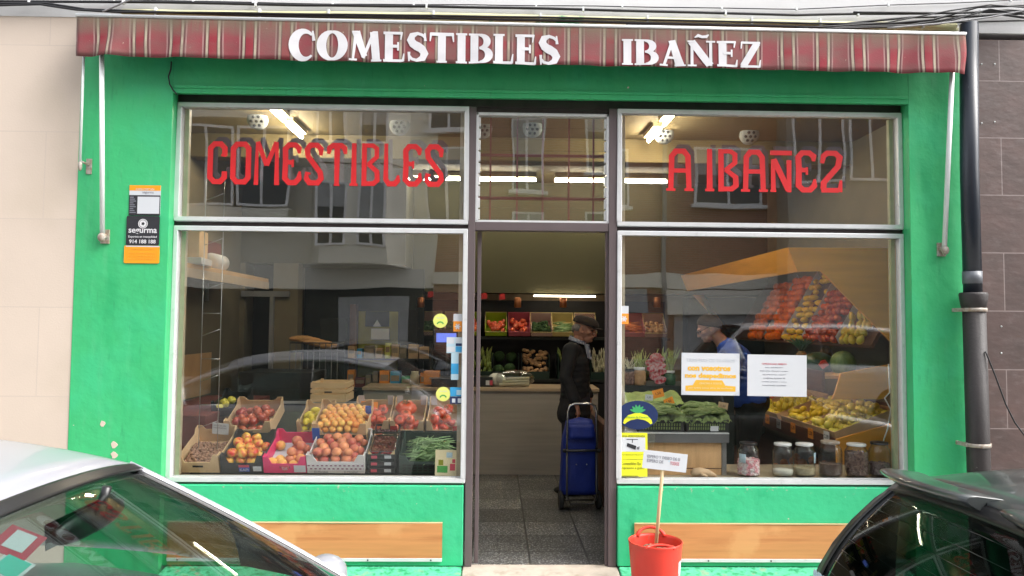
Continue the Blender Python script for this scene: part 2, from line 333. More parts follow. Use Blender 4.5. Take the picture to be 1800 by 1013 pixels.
# terrazzo
g = mat('terrazzo', (.085, .085, .082), .35, var=.25, vs=2); layer(g, (.62, .62, .59), 78, .54, .58, strength=.6); layer(g, (.035, .035, .035), 66, .55, .59, off=(5, 3, 1), strength=.7)
brick(g, .4, .4, .007, (.035, .035, .033), off=(.15, .1), amp=.3, axis='XY', freq=0)
mat('cable_black', (.015, .015, .017), .45, var=.2); mat('cable_grey', (.28, .28, .29), .5, var=.2)
g = mat('conduit', (.62, .60, .34), .55, var=.2, vs=14, st=(.2, 1, 1)); layer(g, (.05, .28, .12), 5, .6, .66)
g = mat('pipe_navy', (.018, .024, .036), .35, var=.3, vs=5, st=(1, 1, .3)); layer(g, (.3, .32, .34), 30, .72, .76, st=(1, 1, .3))
g = mat('pipe_brown', (.03, .025, .025), .6, var=.25, vs=5, bump=.2); layer(g, (.25, .24, .23), 24, .72, .75)
mat('tape', (.14, .15, .17), .4)
# awning cloth: striped
def cloth():
    m = mat('awning_cloth', (.3, .03, .04), .85, var=0, bump=.15, bs=120); n, l = m.node_tree.nodes, m.node_tree.links; b = n['Principled BSDF']
    tc = n.new('ShaderNodeTexCoord'); sp = n.new('ShaderNodeSeparateXYZ'); l.new(tc.outputs['Object'], sp.inputs[0])
    md = n.new('ShaderNodeMath'); md.operation = 'PINGPONG'; md.inputs[1].default_value = .115
    ad = n.new('ShaderNodeMath'); ad.operation = 'ADD'; ad.inputs[1].default_value = 2.71+.115*4+.02; l.new(sp.outputs[0], ad.inputs[0])
    l.new(ad.outputs[0], md.inputs[0])
    cr = n.new('ShaderNodeValToRGB'); cr.color_ramp.interpolation = 'CONSTANT'
    red, mar, cre, pnk = (.27, .025, .038, 1), (.12, .03, .036, 1), (.44, .37, .28, 1), (.36, .20, .19, 1)
    e = cr.color_ramp.elements; e[0].position = 0; e[0].color = red; e[1].position = .2; e[1].color = mar
    for p, c in ((.26, cre), (.39, mar), (.50, pnk), (.58, (.25, .05, .06, 1))):
        q = e.new(p); q.color = c
    sc = n.new('ShaderNodeMath'); sc.operation = 'DIVIDE'; sc.inputs[1].default_value = .115; l.new(md.outputs[0], sc.inputs[0]); l.new(sc.outputs[0], cr.inputs[0])
    l.new(cr.outputs[0], b.inputs['Base Color'])
    layer(m, (.16, .11, .09), 3.5, .38, .6, st=(1.2, 1, 2.5), strength=.5)      # grime
    layer(m, (.17, .15, .10), 6, .15, .5, st=(5, 1, .6), zr=(3.50, 3.62), strength=.8)   # mould along the top hem
    layer(m, (.45, .38, .3), 45, .72, .74, strength=.6)
cloth()
mat('awning_back', (.25, .06, .06), .9); mat('letter_white', (.66, .65, .67), .7, var=.06, vs=14); mat('hem', (.45, .38, .33), .8)
layer(M['letter_white'], (.5, .46, .46), 5, .55, .75, strength=.5)
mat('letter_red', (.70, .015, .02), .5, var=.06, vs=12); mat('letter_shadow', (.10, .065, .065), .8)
# printed paper and plastic
mat('paper', (.60, .62, .65), .7, var=.02); mat('ink_black', (.02, .02, .025), .6); mat('ink_grey', (.20, .20, .24), .7); mat('ink_red', (.6, .08, .12), .7)
mat('sign_orange', (.85, .33, .01), .45, var=.03); mat('ink_orange', (.80, .36, .03), .6); mat('ink_gold', (.78, .44, .04), .6); mat('packet_red', (.6, .03, .05), .4, vs=40, col2=(.7, .5, .5), sharp=.6); mat('sign_yellow', (.80, .82, .03), .5); mat('ink_olive', (.25, .26, .02), .6)
mat('sign_navy', (.02, .035, .11), .35); mat('sticker_blue', (.05, .35, .65), .4); mat('sticker_pale', (.45, .62, .70), .4); mat('leaf_green', (.05, .35, .12), .5); mat('tag_orange', (.85, .30, .03), .6); mat('tag_red', (.45, .02, .02), .5)
mat('cream_card', (.75, .66, .42), .6); mat('ink_green', (.08, .35, .08), .6); mat('pale_yellow', (.72, .74, .18), .5)
# interior
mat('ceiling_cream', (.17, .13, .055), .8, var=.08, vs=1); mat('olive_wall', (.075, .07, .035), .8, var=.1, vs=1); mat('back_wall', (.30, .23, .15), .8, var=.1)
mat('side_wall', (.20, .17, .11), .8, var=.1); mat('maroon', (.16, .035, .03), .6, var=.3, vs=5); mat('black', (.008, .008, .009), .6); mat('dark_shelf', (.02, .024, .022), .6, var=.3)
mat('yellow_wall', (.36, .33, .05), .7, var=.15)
g = mat('counter_wood', (.42, .385, .33), .5, var=.15, vs=3, st=(.5, 1, 9), detail=8); mat('counter_top', (.5, .38, .25), .4, var=.1, vs=4, st=(.5, 4, 1))
mat('fixture_wood', (.90, .40, .05), .35, var=.12, vs=3, st=(.4, 1, 6), detail=7, coat=.15); mat('slat_wood', (.11, .045, .025), .45, var=.3, vs=6, st=(8, .5, 8))
mat('ply_light', (.58, .36, .17), .55, var=.14, vs=5, st=(8, 1, .6)); mat('crate_wood', (.70, .50, .27), .6, var=.12, vs=6, st=(.6, 3, 8), detail=7)
mat('slab_grey', (.13, .13, .135), .3, var=.15, vs=8); mat('sill_stone', (.42, .36, .25), .5, var=.15, vs=10)
g = mat('cardboard', (.60, .42, .24), .8, var=.08, vs=8); layer(g, (.36, .22, .1), 30, .6, .8, strength=.4)
mat('card_white', (.66, .64, .64), .6, var=.05); mat('card_pink', (.72, .03, .16), .5, var=.1); mat('card_black', (.02, .022, .024), .45, var=.2); mat('card_blue', (.02, .09, .5), .5)
mat('plastic_dark_green', (.012, .035, .026), .4, var=.2); mat('purple_ink', (.16, .03, .10), .5); mat('liner', (.55, .58, .62), .5)
mat('lime_plastic', (.35, .5, .03), .4); mat('pink_plastic', (.45, .10, .14), .4); mat('cream_plastic', (.6, .48, .2), .5)
mat('tube_light', (1., .93, .78), .5, var=0, emis=18); mat('led_light', (1., .85, .62), .5, var=0, emis=5); mat('front_tube', (1., .9, .72), .5, var=0, emis=58); mat('fixture_cream', (.6, .5, .3), .6)
mat('copper', (.5, .2, .09), .3, metal=.8); mat('screen_blue', (.08, .13, .5), .3, var=0, emis=.6)
g = mat('check_cloth', (.5, .36, .33), .7, var=0)
def grille(m, c1, c2, sx, sz, ax=('X', 'Z')):
    n, l = m.node_tree.nodes, m.node_tree.links; b = n['Principled BSDF']; tc = n.new('ShaderNodeTexCoord'); sp = n.new('ShaderNodeSeparateXYZ'); cb = n.new('ShaderNodeCombineXYZ')
    l.new(tc.outputs['Object'], sp.inputs[0]); l.new(sp.outputs[ax[0]], cb.inputs[0]); l.new(sp.outputs[ax[1]], cb.inputs[1])
    bt = n.new('ShaderNodeTexBrick'); bt.inputs['Scale'].default_value = 1; bt.inputs['Brick Width'].default_value = sx; bt.inputs['Row Height'].default_value = sz; bt.inputs['Mortar Size'].default_value = min(sx, sz)*.32
    bt.inputs['Color1'].default_value = (*c1, 1); bt.inputs['Color2'].default_value = (*c1, 1); bt.inputs['Mortar'].default_value = (*c2, 1); l.new(cb.outputs[0], bt.inputs['Vector']); l.new(bt.outputs[0], b.inputs['Base Color'])
grille(g, (.14, .02, .03), (.62, .46, .40), .03, .017)
g = mat('pattern_squares', (.7, .7, .7), .6, var=0); grille(g, (.20, .03, .12), (.68, .66, .68), .03, .024)
# fruit
mat('apple_skin', (.60, .03, .015), .42, vs=20, col2=(.78, .52, .08), rand=.3, coat=.2, detail=3, sharp=.5)
mat('dark_apple', (.28, .012, .015), .25, vs=20, col2=(.55, .12, .04), rand=.4, coat=.2); mat('peach_skin', (.74, .20, .04), .6, vs=16, col2=(.85, .60, .13), rand=.2, sheen=.3)
mat('nectarine_skin', (.42, .05, .05), .45, vs=16, col2=(.75, .30, .12), rand=.4, sheen=.2); mat('tomato_skin', (.55, .045, .02), .33, vs=8, col2=(.7, .16, .06), rand=.3, coat=.3)
mat('lemon_skin', (.75, .6, .04), .4, var=.1, bump=.2); mat('golden_apple', (.82, .70, .10), .3, vs=10, col2=(.66, .64, .09), rand=.3, coat=.2)
mat('orange_skin', (.72, .17, .006), .4, var=.1, rand=.2, bump=.2, bs=200); mat('pear_skin', (.52, .50, .07), .45, vs=12, col2=(.60, .48, .06), rand=.3); mat('stem', (.12, .08, .03), .8)
mat('cherry_red', (.35, .01, .015), .2, coat=.3, rand=.2); mat('dark_cherry', (.07, .008, .012), .2, coat=.3); mat('nut_shell', (.36, .20, .12), .55, vs=40, col2=(.17, .085, .05)); mat('bean_green', (.13, .26, .08), .45, vs=30, col2=(.27, .40, .20))
mat('pepper_green', (.10, .17, .04), .5, vs=22, col2=(.27, .34, .12), bump=.4, bs=60); mat('broccoli', (.03, .07, .02), .9, var=.4, vs=60, bump=1, bs=90); mat('mushroom', (.5, .30, .15), .6, var=.3, vs=20)
mat('melon_skin', (.05, .12, .03), .5, vs=9, col2=(.18, .28, .1), st=(3, 3, .6)); mat('watermelon', (.012, .05, .02), .3, var=.3, vs=6); mat('flesh_red', (.7, .08, .07), .4)
mat('pineapple_skin', (.3, .16, .04), .6, vs=50, col2=(.12, .08, .02), bump=1, bs=60); mat('dark_leaf', (.03, .09, .04), .5, var=.3); mat('pale_leaf', (.28, .36, .10), .6, var=.3, vs=8); mat('leek_white', (.6, .58, .42), .5, var=.15)
mat('carrot', (.7, .18, .03), .5, var=.2); mat('bread', (.5, .27, .1), .7, var=.3); mat('ginger', (.6, .42, .25), .7, var=.2, vs=20, bump=.3)
mat('white_powder', (.72, .70, .6), .9); mat('candy', (.75, .30, .34), .5, vs=30, col2=(.85, .78, .78), sharp=.7); mat('chickpea', (.62, .54, .36), .8, vs=70, col2=(.45, .36, .2)); mat('lentil', (.22, .14, .1), .8, vs=120, col2=(.1, .06, .05))
mat('bean_mix', (.32, .2, .16), .7, vs=70, col2=(.14, .08, .07), sharp=.6); mat('dark_bean', (.10, .06, .06), .4, vs=60, col2=(.25, .18, .17), sharp=.6)
mat('bag_plastic', (.7, .72, .66), .3, var=.1); mat('soil', (.09, .055, .03), .95, vs=70, col2=(.35, .25, .17), sharp=.5, bump=1, bs=80)
# objects
g = mat('bucket_red', (.66, .04, .022), .45, var=.08, vs=8); layer(g, (.45, .12, .08), 30, .66, .7, st=(1, 1, .4), strength=.7); layer(g, (.35, .10, .06), 5, .5, .75, strength=.35); mat('stick_wood', (.68, .50, .28), .6, var=.1, vs=6, st=(4, 4, .5))
mat('trolley_blue', (.004, .022, .22), .55, var=.15, vs=9, bump=.3, bs=40); mat('rubber', (.02, .02, .02), .7); mat('chrome', (.6, .6, .6), .22, metal=1.)
mat('skin_man', (.42, .20, .13), .55, var=.12, vs=18); mat('skin_woman', (.58, .32, .24), .55, var=.08, vs=14); mat('jacket', (.006, .006, .008), .8, var=.3, vs=12, bump=.3, bs=25); mat('trousers', (.012, .012, .018), .85)
mat('cap_brown', (.02, .012, .01), .9, bump=.5, bs=200); mat('hair_grey', (.16, .14, .12), .8, vs=60, col2=(.35, .32, .3), bump=.8, bs=120); mat('hair_brown', (.05, .032, .024), .8, bump=.8, bs=90); mat('shirt_blue', (.03, .10, .55), .75, var=.15, vs=7, bump=.4, bs=14)
mat('shirt_stripe', (.5, .5, .55), .8); grille(M['shirt_stripe'], (.55, .55, .6), (.12, .14, .2), .012, .2)
mat('apron_black', (.012, .012, .015), .85); mat('eye_dark', (.02, .015, .01), .3); mat('shoe_black', (.01, .01, .01), .4)
mat('car_silver', (.36, .37, .41), .35, metal=.35, var=.03, coat=.35); mat('car_black', (.022, .026, .028), .35, metal=.1, var=.05, coat=.6); mat('car_white', (.6, .6, .6), .3, var=.03, coat=.5); mat('car_grey', (.16, .17, .18), .3, metal=.5, coat=.6)
layer(M['car_black'], (.20, .22, .21), 5, .35, .8, strength=.3)
mat('trim_black', (.012, .012, .013), .3, var=.2, vs=20); mat('dash', (.022, .022, .024), .75, var=.2, vs=30, bump=.2); mat('seat_fabric', (.04, .04, .045), .9, var=.3, vs=30); mat('rim', (.35, .35, .36), .3, metal=.8)
mat('lamp_red', (.4, .01, .01), .15, coat=1); mat('lamp_clear', (.6, .6, .6), .1, metal=.5); mat('ticket_red', (.5, .04, .07), .5); mat('ticket_green', (.05, .5, .38), .5); mat('mirror', (.5, .5, .5), .03, metal=1., var=0)
# buildings across the street
g = mat('brick_far', (.34, .15, .10), .8, var=.15, vs=3); brick(g, .25, .07, .012, (.34, .25, .2), amp=.15)
mat('render_far', (.78, .76, .68), .85, var=.06, vs=1); mat('render_grey', (.27, .28, .27), .85, var=.06, vs=1); mat('glass_far', (.06, .07, .08), .08, var=.1); mat('shutter_far', (.36, .37, .38), .6); mat('curtain_far', (.4, .38, .34), .8); mat('frame_far', (.82, .82, .82), .5)
# ================================================================ ground
def slab(name, x0, x1, y0, y1, zt, m, th=.3):
    return structure(MB().box((x0, y0, zt-th), (x1, y1, zt)).build(name, m))
structure(MB().box((-120, -120, -.55), (120, 120, -.5)).build('ground', 'asphalt'))
slab('road', -60, 60, -11.6, -2.36, -.12, 'asphalt'); slab('pavement', -60, 60, -2.2, -.155, 0, 'pavement_concrete'); slab('opposite_pavement', -60, 60, -18, -11.75, 0, 'pavement_concrete')
for (a, b, n_) in ((-2.355, -2.205, 'kerb'), (-11.745, -11.605, 'opposite_kerb')):
    structure(MB().box((-60, a, -.4), (60, b, .004)).build(n_, 'kerb_stone', bevel=.012))
# ================================================================ the shop building
shop = empty('shop_building', (.3, 0, 0), 'green painted grocery shop front with two big windows and an open doorway', 'shop')
shop.location = (0, 0, 0)
FY = -.15
mb = MB()      # painted masonry: pilasters and beam, with splayed reveals
mb.prism([(-2.74, FY), (-2.14, FY), (-2.178, .1), (-2.74, .1)], .0, 3.70, 'z')
mb.prism([(2.765, FY), (3.14, FY), (3.14, .1), (2.80, .1)], .0, 3.70, 'z')
mb.prism([(FY+.002, 3.205), (.1, 3.262), (.1, 3.699), (FY+.002, 3.699)], -2.16, 2.79, 'x')
mb.box((-2.13, FY-.008, 3.238), (2.76, FY-.0001, 3.258))
mb.build('painted_wall', 'green_paint', shop, bevel=.003)
MB().box((-4.1, FY, 3.702), (4.8, .1, 7.5)).build('upper_wall', 'white_render', shop)
for a, b in ((-2.176, -.2), (.822, 2.79)):
    MB().box((a, -.06, .11), (b, .08, .632)).build('plinth', 'green_plinth', shop, bevel=.006)
    MB().box((a+.02, -.02, .632), (b-.01, .02, .645)).build('sill_strip', 'mauve_metal', shop)
    MB().box((a+.02, .03, .60), (b-.01, .55, .672)).build('window_sill', 'sill_stone', shop)
MB().prism([(-.23, 0), (-.22, .085), (-.061, .112), (-.061, 0)], -2.13, -.205, 'x').build('ledge', 'ledge_paint', shop, bevel=.008)
MB().prism([(-.23, 0), (-.22, .085), (-.061, .112), (-.061, 0)], .828, 2.75, 'x').build('ledge', 'ledge_paint', shop, bevel=.008)
MB().prism([(-.26, 0), (-.25, .07), (-.12, .095), (.02, .1), (.02, 0)], -.20, .823, 'x').build('threshold', 'threshold_stone', shop, bevel=.008)
for i, (x, z, r) in enumerate(((X(181, FY, 745), Z(745, FY, 181), .017), (X(201, FY, 782), Z(782, FY, 201), .02), (X(201, FY, 800), Z(800, FY, 201), .02))):
    mb = MB(); pts = [(x+r*(1+.25*math.sin(3*k+i))*math.cos(k*.7), z+r*1.1*(1+.2*math.cos(2*k))*math.sin(k*.7)) for k in range(9)]
    mb.prism(pts, FY-.0022, FY-.0004, 'y'); mb.build('bare_plaster_patch', 'beige_tile', shop)
# steel structure around the openings
mb = MB()
mb.box((-2.178, -.02, .645), (-2.156, .03, 3.262)); mb.box((2.780, -.02, .645), (2.803, .03, 3.262))
mb.box((-2.156, -.015, 3.178), (2.780, .03, 3.262)); mb.box((-.142, -.01, 3.142), (.762, .03, 3.178))
mb.box((-2.156, -.012, 2.342), (-.19, .03, 2.370)); mb.box((.817, -.012, 2.342), (2.780, .03, 2.370))
mb.build('window_surround', 'dark_frame', shop, bevel=.002)
mb = MB()
mb.box((-.1895, -.035, .1), (-.1425, .05, 3.178)); mb.box((.7625, -.035, .1), (.8175, .05, 3.178))
mb.box((-.1425, -.03, 2.334), (.7625, .04, 2.392)); mb.box((-.127, .04, .1), (-.1, .055, 2.334)); mb.box((.745, -.012, .1), (.7625, .03, 2.334))
mb.build('door_frame', 'mauve_metal', shop, bevel=.003)
def frame(x0, x1, z0, z1, w=.031):
    wi = MB()
    y0, y1 = -.045, .012
    for a, b in (((x0, y0, z0), (x1, y1, z0+w)), ((x0, y0, z1-w), (x1, y1, z1)), ((x0, y0, z0+w), (x0+w, y1, z1-w)), ((x1-w, y0, z0+w), (x1, y1, z1-w))): wi.box(a, b)
    f = wi.build('window_frame', 'aluminium', shop, bevel=.005)
    MB().box((x0+w-.004, -.012, z0+w-.004), (x1-w+.004, -.006, z1-w+.004)).build('glass_pane', 'shop_glass', f)
    MB().box((x0+w, .0125, z0+w), (x0+w+.03, .05, z1-w)).build('inner_stop', 'sill_stone', f); MB().box((x1-w-.03, .0125, z0+w), (x1-w, .05, z1-w)).build('inner_stop', 'sill_stone', f)
    return f
fUL = frame(-2.155, -.191, 2.371, 3.177); fLL = frame(-2.155, -.191, .646, 2.341)
fUR = frame(.819, 2.779, 2.371, 3.177); fLR = frame(.819, 2.779, .646, 2.341)
# red window lettering with its dark shadow, stuck inside the upper panes
def winword(s, x0, x1, ztop, zbot, f):
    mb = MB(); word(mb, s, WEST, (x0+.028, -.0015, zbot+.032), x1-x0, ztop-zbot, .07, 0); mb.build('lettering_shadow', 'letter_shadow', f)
    mb = MB(); word(mb, s, WEST, (x0, -.0135, zbot), x1-x0, ztop-zbot, .07, 0); mb.build('red_lettering', 'letter_red', f)
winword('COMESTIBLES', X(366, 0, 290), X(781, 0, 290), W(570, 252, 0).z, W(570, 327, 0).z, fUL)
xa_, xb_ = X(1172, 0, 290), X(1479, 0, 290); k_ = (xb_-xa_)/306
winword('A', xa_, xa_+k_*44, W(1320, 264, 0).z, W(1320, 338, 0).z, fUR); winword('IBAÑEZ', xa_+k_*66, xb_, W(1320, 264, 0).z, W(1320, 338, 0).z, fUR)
# louvred fanlight over the door
lv = MB()
for a, b in (((-.142, -.03, 2.393), (-.126, .03, 3.141)), ((.746, -.03, 2.393), (.762, .03, 3.141)), ((-.142, -.03, 3.122), (.762, .03, 3.141)), ((-.142, -.03, 2.393), (.762, .03, 2.404))): lv.box(a, b)
for k in range(9):
    z = 2.412+k*.079
    for x in (-.1255, .7335): lv.box((x, -.02, z), (x+.012, .012, z+.066), T=None)
lf = lv.build('louvre_frame', 'aluminium', shop, bevel=.002)
for k in range(9):
    z = 2.452+k*.079; T = Matrix.Translation((.31, -.004, z)) @ Matrix.Rotation(R(-3), 4, 'X')
    MB().box((-.425, -.0025, -.041), (.425, .0025, .041), T=T).build('louvre_slat', 'louvre_glass', lf)
gb = MB()
for px in (862, 909, 954, 1000, 1043):
    x = X(px, .06, 300); gb.box((x-.006, .055, 2.405), (x+.006, .067, 3.14))
for z in (2.56, 2.86): gb.box((-.13, .068, z), (.75, .074, z+.02))
gb.build('window_grille', 'maroon', lf)
# orange plywood boards
for (x0, x1, lab) in ((-2.12, -.335, 'long orange plywood board fixed under the left window, behind the silver car'), (.932, 2.74, 'orange plywood board fixed under the right window, behind the red bucket')):
    e = empty('plywood_board', (x0, -.08, .145), lab, 'board', 'plywood boards under the windows'); c = (x0, -.08, .145)
    def lz(x): return .392+.006*math.sin(x*2)
    mb = MB(); n = 16
    def surf(u, v):
        x = (x1-x0)*u; return (x, -.006*math.sin(u*9)*v*.5+.006, .022+(.222+.003*math.sin(7*u))*v)
    vs = [surf(i/n, j/3) for i in range(n+1) for j in range(4)]; vb = [(a, .014, b_) for a, q, b_ in vs]
    fs = [(i*4+j, (i+1)*4+j, (i+1)*4+j+1, i*4+j+1) for i in range(n) for j in range(3)]; o_ = len(vs)
    fs += [tuple(o_+q for q in f)[::-1] for f in fs]
    ring = [i*4 for i in range(n+1)]+[n*4+j for j in (1, 2, 3)]+[i*4+3 for i in range(n-1, -1, -1)]+[2, 1]
    fs += [(ring[i], ring[(i+1) % len(ring)], ring[(i+1) % len(ring)]+o_, ring[i]+o_) for i in range(len(ring))]
    mb.add(vs+vb, fs); mb.build('board', 'orange_ply', e)
    MB().box((0, .0, 0), (x1-x0, .018, .0215)).build('metal_strip', 'aluminium', e, bevel=.002)
    MB().box((0, .003, .2465), (x1-x0, .015, .253)).build('top_edge', 'crate_wood', e)
    for k in range(5):
        MB().ell(((x1-x0)*(.04+.23*k), -.002, .011), (.006, .004, .006), 8).build('screw', 'dark_steel', e)
# neighbours
n1 = MB().box((-9, FY+.004, 0), (-2.741, .2, 3.79)).build('neighbour_wall', 'beige_tile'); tag(n1, 'beige stone tiled wall of the building left of the green shop', 'wall')
n2 = MB().box((3.141, FY+.01, 0), (9, .2, 3.66)).build('neighbour_wall', 'slate_tile'); tag(n2, 'dark brown slate tiled wall of the building right of the drainpipe', 'wall')
MB().box((-9, FY, 3.792), (-4.101, .2, 9)).build('upper_render', 'white_render', n1); 
MB().box((4.801, FY, 3.702), (9, .2, 9)).build('upper_render', 'white_render', n2)
h = []
for px, py in ((1727, 112), (1750, 112), (1727, 216), (1750, 214), (1762, 574), (1762, 621)):
    p = W(px, py, FY); h.append(MB().ell((p.x, FY+.01, p.z), .006, 6).build('wall_plug', 'white_enamel', n2))
# ================================================================ awning
aw = empty('awning', (.18, -.35, 3.37), 'closed red and cream striped awning with a white lettered valance above the shop front', 'awning'); aw.location = (0, 0, 0)
ax0, ax1, ay = -2.671, 3.036, -.35
def vz(x, top): return (3.634 if top else 3.372)-.0035*(x-ax0)+(0 if top else .003*math.sin(x*2.1))
def vfn(u, v):
    x = ax0+(ax1-ax0)*u; amp = .007*v*(1+2.*math.exp(-((x-ax0)/.5)**2)+1.6*math.exp(-((x-ax1)/.6)**2))
    y = ay-amp*(math.sin(x*13+v*2)+.6*math.sin(x*29+v*3+1)+.5*noise.noise(Vector((x*6, v*3, 2))))
    return (x, y, vz(x, 1)*(1-v)+vz(x, 0)*v)
mb = MB(); mb.grid(vfn, 240, 8); va = mb.build('valance', 'awning_cloth', aw, solid=.003)
wd1 = MB(); word(wd1, 'COMESTIBLES', SERIF, (X(511, ay, 90), ay-.0, W(745, 110, ay).z), X(983, ay, 90)-X(511, ay, 90), W(745, 58, ay).z-W(745, 110, ay).z, .055, bold=1.1)
wd2 = MB(); word(wd2, 'IBAÑEZ', SERIF, (X(1093, ay, 90), ay-.0, W(1215, 117, ay).z), X(1338, ay, 90)-X(1093, ay, 90), W(1215, 72, ay).z-W(1215, 117, ay).z, .055, bold=1.1)
tl = (W(745, 58, ay).z+W(745, 110, ay).z)/2
# drape the letters over the valance
for mb in (wd1, wd2):
    bm_v = []
    for (x, y, z) in mb.v:
        v = (vz(x, 1)-z)/(vz(x, 1)-vz(x, 0)); s_ = vfn((x-ax0)/(ax1-ax0), v)
        tilt = -.0043*(x-X(745, ay, 90)) if x < .6 else -.0043*(x-X(1215, ay, 90))
        bm_v.append((x, s_[1]-.005+(y-ay), z+tilt))
    mb.v = bm_v; mb.build('lettering', 'letter_white', va)
mb = MB(); mb.tube([(ax0-.004, ay, 3.634), (ax1+.004, ay, 3.614)], .011, 8); mb.build('front_bar', 'white_enamel', aw)
mb = MB(); mb.grid(lambda u, v: (ax0+(ax1-ax0)*u, ay+.003+(.18)*v, 3.628-.02*u+.035*v), 40, 3); mb.build('canopy', 'awning_cloth', aw, solid=.003)
mb = MB(); mb.tube([(ax0, -.185, 3.655), (ax1, -.185, 3.635)], .032, 10); mb.build('roller', 'awning_back', aw)
for k in (0, 1):
    a = W(178, 101, -.3) if k == 0 else W(1675, 128, -.3); b = W(180, 415, -.19) if k == 0 else W(1660, 438, -.19)
    a.z += .08
    mb = MB(); mb.tube([b, a], .0155, 10); ar = mb.build('arm', 'white_enamel', aw)
    mb = MB(); mb.box((b.x-.028, FY-.012, b.z-.045), (b.x+.028, FY-.0005, b.z+.045)); mb.tube([(b.x, FY-.01, b.z), (b.x, b.y-.012, b.z)], .02, 10); mb.ell((b.x, b.y-.01, b.z-.01), (.026, .02, .03), 10)
    mb.build('wall_bracket', 'rust_white', ar)
# thin guide rod on the left edge
a = W(147, 100, -.28); b = W(141, 288, -.22); mb = MB(); mb.tube([b, a+Vector((0, 0, .06))], .008, 8); gr = mb.build('crank_rod', 'white_enamel', aw)
p = W(157, 293, FY); mb = MB(); mb.box((p.x-.018, FY-.006, p.z-.05), (p.x+.018, FY-.0004, p.z+.05)); mb.tube([(p.x, FY-.004, p.z+.01), (b.x, b.y, p.z+.02)], .008); mb.ell((b.x, b.y, p.z-.01), (.014, .014, .035), 8); mb.build('rod_bracket', 'rust_white', gr)
# ================================================================ cables and conduits above the awning
def wall_line(name, pix, r, m, label, cat, y=FY, sag=0, group=None, clips=0):
    pts = []
    for i in range(len(pix)-1):
        for k in range(8):
            t = k/8; a = pix[i]; b = pix[i+1]; pts.append(W(a[0]+(b[0]-a[0])*t, a[1]+(b[1]-a[1])*t+sag*math.sin(math.pi*t), y-r-.002))
    pts.append(W(*pix[-1], y-r-.002)); pts = [p+Vector((0, .003*noise.noise(p*3), .006*noise.noise(p*2+Vector((r*90, 3, sag))))) for p in pts]
    o = MB().tube(pts, r, 7).build(name, m); tag(o, label, cat, group)
    if clips:
        for k in range(clips):
            p = pts[int((k+.5)*len(pts)/clips)]
            MB().box((p.x-.006, y-2*r-.008, p.z-r-.006), (p.x+.006, y-.0005, p.z+r+.006)).build('cable_clip', 'white_enamel', o)
    return o
wall_line('conduit', [(215, 22), (700, 27), (1200, 37), (1680, 46)], .021, 'conduit', 'thick yellow green painted conduit running along the wall, upper of the two above the awning', 'conduit', clips=9)
wall_line('conduit', [(330, 31), (800, 37), (1300, 46), (1684, 52)], .011, 'conduit', 'thinner yellow green painted conduit running along the wall, just behind the awning top', 'conduit')
wall_line('cable', [(-30, 2), (300, 5), (900, 14), (1400, 26), (1830, 20)], .009, 'cable_black', 'thick black cable running straight along the top of the photo above the conduits', 'cable', y=FY-.02, clips=8)
wall_line('cable', [(-30, -6), (340, 3), (620, 7), (1050, 11), (1400, 16), (1830, -2)], .0035, 'cable_black', 'thinnest black wire, highest of those crossing the white wall', 'cable', clips=12, y=FY-.01)
wall_line('cable', [(-30, 6), (80, 6), (150, 17), (400, 26), (800, 33), (1100, 40), (1440, 47), (1600, 30), (1830, 24)], .008, 'cable_black', 'black cable that dips on the left and rises again by the drainpipe', 'cable', y=FY-.04)
wall_line('cable', [(-30, 10), (70, 8), (135, 18), (210, 22), (520, 24), (900, 30), (1500, 42), (1830, 36)], .007, 'cable_black', 'black cable lying just under the thick yellow green conduit', 'cable', y=FY-.05)
wall_line('cable', [(180, 21), (225, 2), (260, -8)], .006, 'cable_grey', 'short grey cable slanting up from the bundle at the left', 'cable', y=FY-.06)
wall_line('cable', [(1400, 49), (1560, 42), (1640, 34), (1720, 12), (1830, 10)], .008, 'cable_black', 'thick black cable rising above the drainpipe top, the uppermost loop on the right', 'cable', y=FY-.07)
wall_line('cable', [(1450, 50), (1600, 44), (1690, 30), (1760, 26), (1830, 36)], .008, 'cable_black', 'black cable sagging over the slate wall at the right corner', 'cable', y=FY-.09)
wall_line('cable', [(1500, 22), (1620, 22), (1700, 22), (1770, 18), (1830, 22)], .0075, 'cable_black', 'black cable through the middle of the right hand bundle', 'cable', y=FY-.11)
wall_line('cable', [(1100, 44), (1400, 52), (1560, 48), (1650, 42), (1740, 16), (1830, 30)], .006, 'cable_black', 'black cable crossing over the bundle beside the drainpipe', 'cable', y=FY-.12)
wall_line('cable', [(1560, 50), (1660, 40), (1740, 30), (1830, 14)], .006, 'cable_grey', 'grey cable in the bundle above the slate wall', 'cable', y=FY-.13)
wall_line('cable', [(1420, 48), (1560, 40), (1670, 18), (1740, 8), (1830, 16)], .005, 'cable_black', 'thin black cable on the outside of the right hand bundle', 'cable', y=FY-.14)
wall_line('cable', [(301, 108), (300, 122), (296, 134), (298, 148), (304, 158), (311, 166)], .0045, 'cable_black', 'short black wire curling down the green corner to the left window', 'cable', y=FY-.005)
o = wall_line('hanging_wire', [(1732, 618), (1750, 662), (1768, 710), (1784, 742), (1806, 772)], .005, 'cable_black', 'dark barbed looking wire hanging across the slate wall at the right', 'wire', y=FY-.16)
